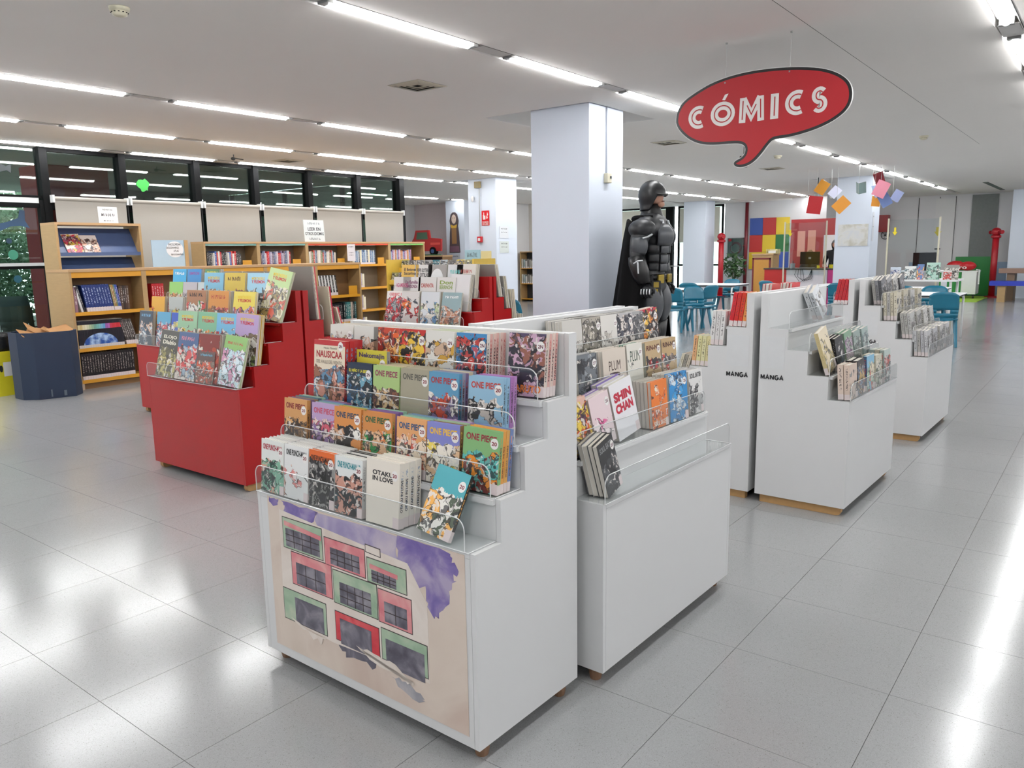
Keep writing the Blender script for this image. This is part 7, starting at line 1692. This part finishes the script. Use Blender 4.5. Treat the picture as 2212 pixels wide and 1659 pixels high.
# ================================================================ items around the second column
A2 = thing('alarm_sign', 'red fire alarm sign with white hand symbol on the second column', 'sign', (12.69, 10.52, 2.06), R(-90))
part('plate', solid('#c4141f', 0.3), A2, lambda q: q.box(0, 0.2, 0, 0.006, 0, 0.3)); part('hand_symbol', SW, A2, lambda q: (q.box(0.035, 0.1, -0.002, -0.0005, 0.12, 0.2), q.box(0.05, 0.068, -0.002, -0.0005, 0.2, 0.265), q.box(0.035, 0.048, -0.002, -0.0005, 0.19, 0.215))); part('flame_symbol', SW, A2, lambda q: q.prism([(0.13, 0.13), (0.165, 0.15), (0.15, 0.19), (0.172, 0.22), (0.15, 0.27), (0.14, 0.2), (0.12, 0.17)], -0.002, -0.0005, 'y'))
text('PULSADOR', (0.1, -0.001, 0.07), 0.16, 0.035, SW, A2); text('DE ALARMA', (0.1, -0.001, 0.028), 0.16, 0.035, SW, A2)
t = thing('call_point', 'red fire alarm call point with conduit on the second column', 'alarm', (12.69, 10.62, 1.72), R(-90)); part('box', solid('#b3141f', 0.3), t, lambda q: q.box(0, 0.12, -0.05, 0, 0, 0.12), bevel=0.008); part('button', SW, t, lambda q: q.box(0.03, 0.09, -0.055, -0.05, 0.03, 0.09)); part('conduit', STEEL, t, lambda q: q.tube([(0.06, -0.015, 0.12), (0.06, -0.015, 1.15)], 0.008, 6))
t = thing('wall_speaker_box', 'small tan box at the top of the second column', 'sensor', (12.69, 10.66, 2.82), R(-90)); part('box', solid('#8d7d54'), t, lambda q: q.box(0, 0.14, -0.06, 0, 0, 0.13), bevel=0.006)
t = thing('motion_sensor', 'white motion sensor on the second column', 'sensor', (12.69, 10.78, 2.55), R(-90)); part('body', PAPER, t, lambda q: q.ball((0.04, -0.02, 0.06), 0.035, 0.03, 0.06), smooth=True)
sheet('paper_notice', 'upper printed notice on the side of the second column', 12.8, 10.142, 1.80, 0.30, 0.235, 0, [('~', 0.5, 0.8, 0.7, 0.12, '#2a2a30'), ('~', 0.5, 0.5, 0.7, 0.09, '#55555c')], m_=solid('#d3d6da'))
sheet('paper_notice', 'lower printed notice on the side of the second column', 12.8, 10.142, 1.50, 0.30, 0.235, 0, [('~', 0.5, 0.8, 0.7, 0.14, '#2a2a30'), ('~', 0.5, 0.5, 0.7, 0.09, '#55555c')], m_=solid('#c9d0cc'))
# painted wooden doll cutout on the far column
dl = thing('doll_cutout', 'painted wooden doll cutout with long brown plaits on the far column', 'cutout', (17.24, 15.32, 1.53), R(-90))
def dpoly(q, pts, y0, y1): q.prism(pts, y0, y1, 'y')
part('silhouette', solid('#4a3f42'), dl, lambda q: dpoly(q, [(-0.2, 0), (0.2, 0), (0.17, 0.55), (0.14, 0.75), (0.17, 0.9), (0.12, 1.08), (0.05, 1.14), (-0.05, 1.14), (-0.12, 1.08), (-0.17, 0.9), (-0.14, 0.75), (-0.17, 0.55)], -0.02, 0))
part('dress', solid('#8d6a44'), dl, lambda q: dpoly(q, [(-0.09, 0.25), (0.09, 0.25), (0.09, 0.72), (-0.09, 0.72)], -0.026, -0.0205)); part('collar', solid('#c9a03a'), dl, lambda q: dpoly(q, [(-0.1, 0.70), (0.1, 0.70), (0.12, 0.80), (0, 0.76), (-0.12, 0.8)], -0.03, -0.0262)); part('face', solid('#c9b4a4'), dl, lambda q: dpoly(q, [(0.085 * math.cos(a * math.pi / 10), 0.95 + 0.13 * math.sin(a * math.pi / 10)) for a in range(20)], -0.026, -0.0205)); part('hem', solid('#6d4f5f'), dl, lambda q: dpoly(q, [(-0.19, 0.01), (0.19, 0.01), (0.17, 0.18), (-0.17, 0.18)], -0.025, -0.0205))
part('eye', BLACK, dl, lambda q: (q.box(-0.04, -0.02, -0.028, -0.0262, 0.97, 0.99), q.box(0.02, 0.04, -0.028, -0.0262, 0.97, 0.99)))
sheet('paper_notice', 'grey notice under the doll cutout', 17.24, 15.5, 1.18, 0.36, 0.3, R(-90), [('~', 0.5, 0.8, 0.7, 0.12, '#3a3a40')], m_=solid('#b9bcc4'))
# tractor cutout on a low shelf
sh = thing('low_bookcase', 'low brown bookcase under the toy tractor', 'bookcase', (16.6, 16.55, 0), R(-90))
part('side_panel', PINE_D, sh, lambda q: q.box(0, 0.03, 0, 0.4, 0, 1.42)); part('side_panel', PINE_D, sh, lambda q: q.box(1.3, 1.33, 0, 0.4, 0, 1.42)); part('top', PINE_TOP, sh, lambda q: q.box(-0.01, 1.34, -0.01, 0.41, 1.42, 1.46)); part('back_panel', mat('dark_red_back', '#5a2420', 0.6), sh, lambda q: q.box(0.03, 1.3, 0.37, 0.39, 0, 1.42))
for z in (0.1, 0.55, 1.0): part('shelf', PINE_D, sh, lambda q: q.box(0.03, 1.3, 0.01, 0.37, z - 0.02, z))
for k in range(8):
    M = Matrix.Translation((16.62, 16.4 - 0.09 * k, 1.001)) @ Matrix.Rotation(R(180), 4, 'Z') @ Matrix.Translation((-0.2, 0, 0))
    book(M, 0.2, 0.3, 0.05, 'picture book %s from the left under the toy tractor' % ORD[k], 'picture books under the toy tractor', (['#8d3a3a', '#5a4a44', '#a86a54', '#6d2c2c'][k % 4],) * 5, 'R', 0)
tr = thing('toy_tractor', 'red wooden toy tractor cutout standing on the low bookcase', 'toy', (16.72, 16.58, 1.461), R(-90))
TRD = solid('#a3201f', 0.45); TGR = solid('#2c5a34')
part('body', TRD, tr, lambda q: q.prism([(0.02, 0.12), (1.18, 0.12), (1.2, 0.46), (0.76, 0.5), (0.72, 0.72), (0.2, 0.72), (0.12, 0.5), (0.04, 0.42)], 0, 0.06, 'y')); part('cab_window', solid('#3f5a44'), tr, lambda q: q.prism([(0.22, 0.46), (0.68, 0.46), (0.66, 0.66), (0.26, 0.66)], -0.004, -0.0005, 'y'))
part('wheel', BLACK, tr, lambda q: q.tube([(0.22, -0.03, 0.19), (0.22, 0.09, 0.19)], 0.19, 18)); part('wheel', BLACK, tr, lambda q: q.tube([(0.88, -0.03, 0.12), (0.88, 0.09, 0.12)], 0.12, 18)); part('hub', solid('#2a4a7a'), tr, lambda q: (q.tube([(0.22, -0.04, 0.19), (0.22, -0.029, 0.19)], 0.1, 14), q.tube([(0.88, -0.04, 0.12), (0.88, -0.029, 0.12)], 0.06, 14))); part('base', TGR, tr, lambda q: q.box(0.05, 1.1, -0.05, 0.1, -0.0, 0.03)); part('engine_stripe', solid('#c9453a'), tr, lambda q: q.box(0.78, 1.16, -0.003, -0.0005, 0.3, 0.36))
# tall bookcase glimpsed right of the second column
fb = thing('tall_bookcase', 'tall wooden bookcase glimpsed between the columns', 'bookcase', (19.6, 14.75, 0), R(-90))
part('side_panel', PINE, fb, lambda q: q.box(0, 0.03, 0, 0.35, 0, 1.5)); part('side_panel', PINE, fb, lambda q: q.box(0.97, 1.0, 0, 0.35, 0, 1.5)); part('top', PINE_TOP, fb, lambda q: q.box(0, 1.0, 0, 0.36, 1.5, 1.53)); part('back_panel', DARK, fb, lambda q: q.box(0.03, 0.97, 0.33, 0.35, 0, 1.5))
for z in (0.08, 0.55, 1.02): part('shelf', YELLOW, fb, lambda q: q.box(0.03, 0.97, 0.0, 0.33, z - 0.02, z))
for r_, z in enumerate((0.551, 1.021)):
    for k in range(12):
        M = Matrix.Translation((19.62, 14.70 - 0.075 * k, z)) @ Matrix.Rotation(R(180), 4, 'Z') @ Matrix.Translation((-0.2, 0, 0))
        book(M, 0.2, 0.28 - 0.03 * (k % 3), 0.05, 'pale book %s from the left, %s shelf of the tall bookcase' % (ORD[k], ['middle', 'upper'][r_]), 'books in the tall bookcase', (['#b9b4a8', '#8d9a98', '#c9c4bc', '#77706a', '#a8a49c'][k % 5],) * 5, 'R', 0)
# yellow CD browser behind the red stands
br = thing('media_browser', 'yellow media browser rack with two rows of cases', 'rack', (8.75, 8.05, 0), R(-90))
part('side_panel', mat('browser_yellow', '#d9b64a', 0.45), br, lambda q: q.box(-1.2, -1.17, 0, 0.5, 0, 1.42)); part('side_panel', mat('browser_yellow', '#d9b64a', 0.45), br, lambda q: q.box(0.6, 0.63, 0, 0.5, 0, 1.42))
for k, (z, d) in enumerate(((1.24, 0.25), (1.05, 0.02))):
    part('tray', mat('browser_yellow', '#d9b64a', 0.45), br, lambda q: (q.box(-1.17, 0.6, d, d + 0.22, z - 0.02, z), q.box(-1.17, 0.6, d, d + 0.012, z, z + 0.05)))
part('back_panel', mat('browser_yellow', '#d9b64a', 0.45), br, lambda q: q.box(-1.17, 0.6, 0.47, 0.5, 0, 1.4)); part('front_panel', DARK, br, lambda q: q.box(-1.17, 0.6, 0.06, 0.08, 0, 1.0))
gZ = 'disc cases in the yellow media browser'
tones = [('#7d7a48', '#c9c4a0'), ('#54504c', '#c4c0b8'), ('#67676a', '#d0d0d0'), ('#8d8d8f', '#3a3a3c'), ('#125a68', '#1c6a78'), ('#9aa4aa', '#6d7880'), ('#4a4642', '#c9b49a'), ('#c4ac3a', '#4a4642')]
for r_, (z, d) in enumerate(((1.241, 0.27), (1.051, 0.04))):
    for k in range(10):
        a, c = tones[(k * (3 if r_ else 1)) % 8]
        M = Matrix.Translation((8.75, 8.05, 0)) @ Matrix.Rotation(R(-90), 4, 'Z') @ Matrix.Translation((-1.15 + 0.17 * k, d, z)) @ Matrix.Rotation(R(-12), 4, 'X') @ Matrix.Translation((0, 0, 0.012))
        book(M, 0.15, 0.16, 0.03, 'disc case %s from the left, %s row of the yellow browser' % (ORD[k], ['upper', 'lower'][r_]), gZ, (a, c, a, '#2a2a2c', a), 'L', 0.8, 0.9, 0, cat='disc case', name='disc_case')
sheet('paper_notice', 'framed teal sign on the yellow browser', 9.225, 8.0, 1.401, 0.30, 0.15, R(-90), [('~', 0.5, 0.5, 0.7, 0.5, '#55656c')], m_=solid('#9cc0cc'), th=0.02)
sheet('paper_notice', 'pale yellow card on the yellow browser', 9.228, 7.68, 1.401, 0.2, 0.13, R(-90), [], m_=solid('#d9cc94'), th=0.006)
# white bulky rug ornament at the foot of the farther stand
print('objects', len(bpy.data.objects), 'books', NB[0])
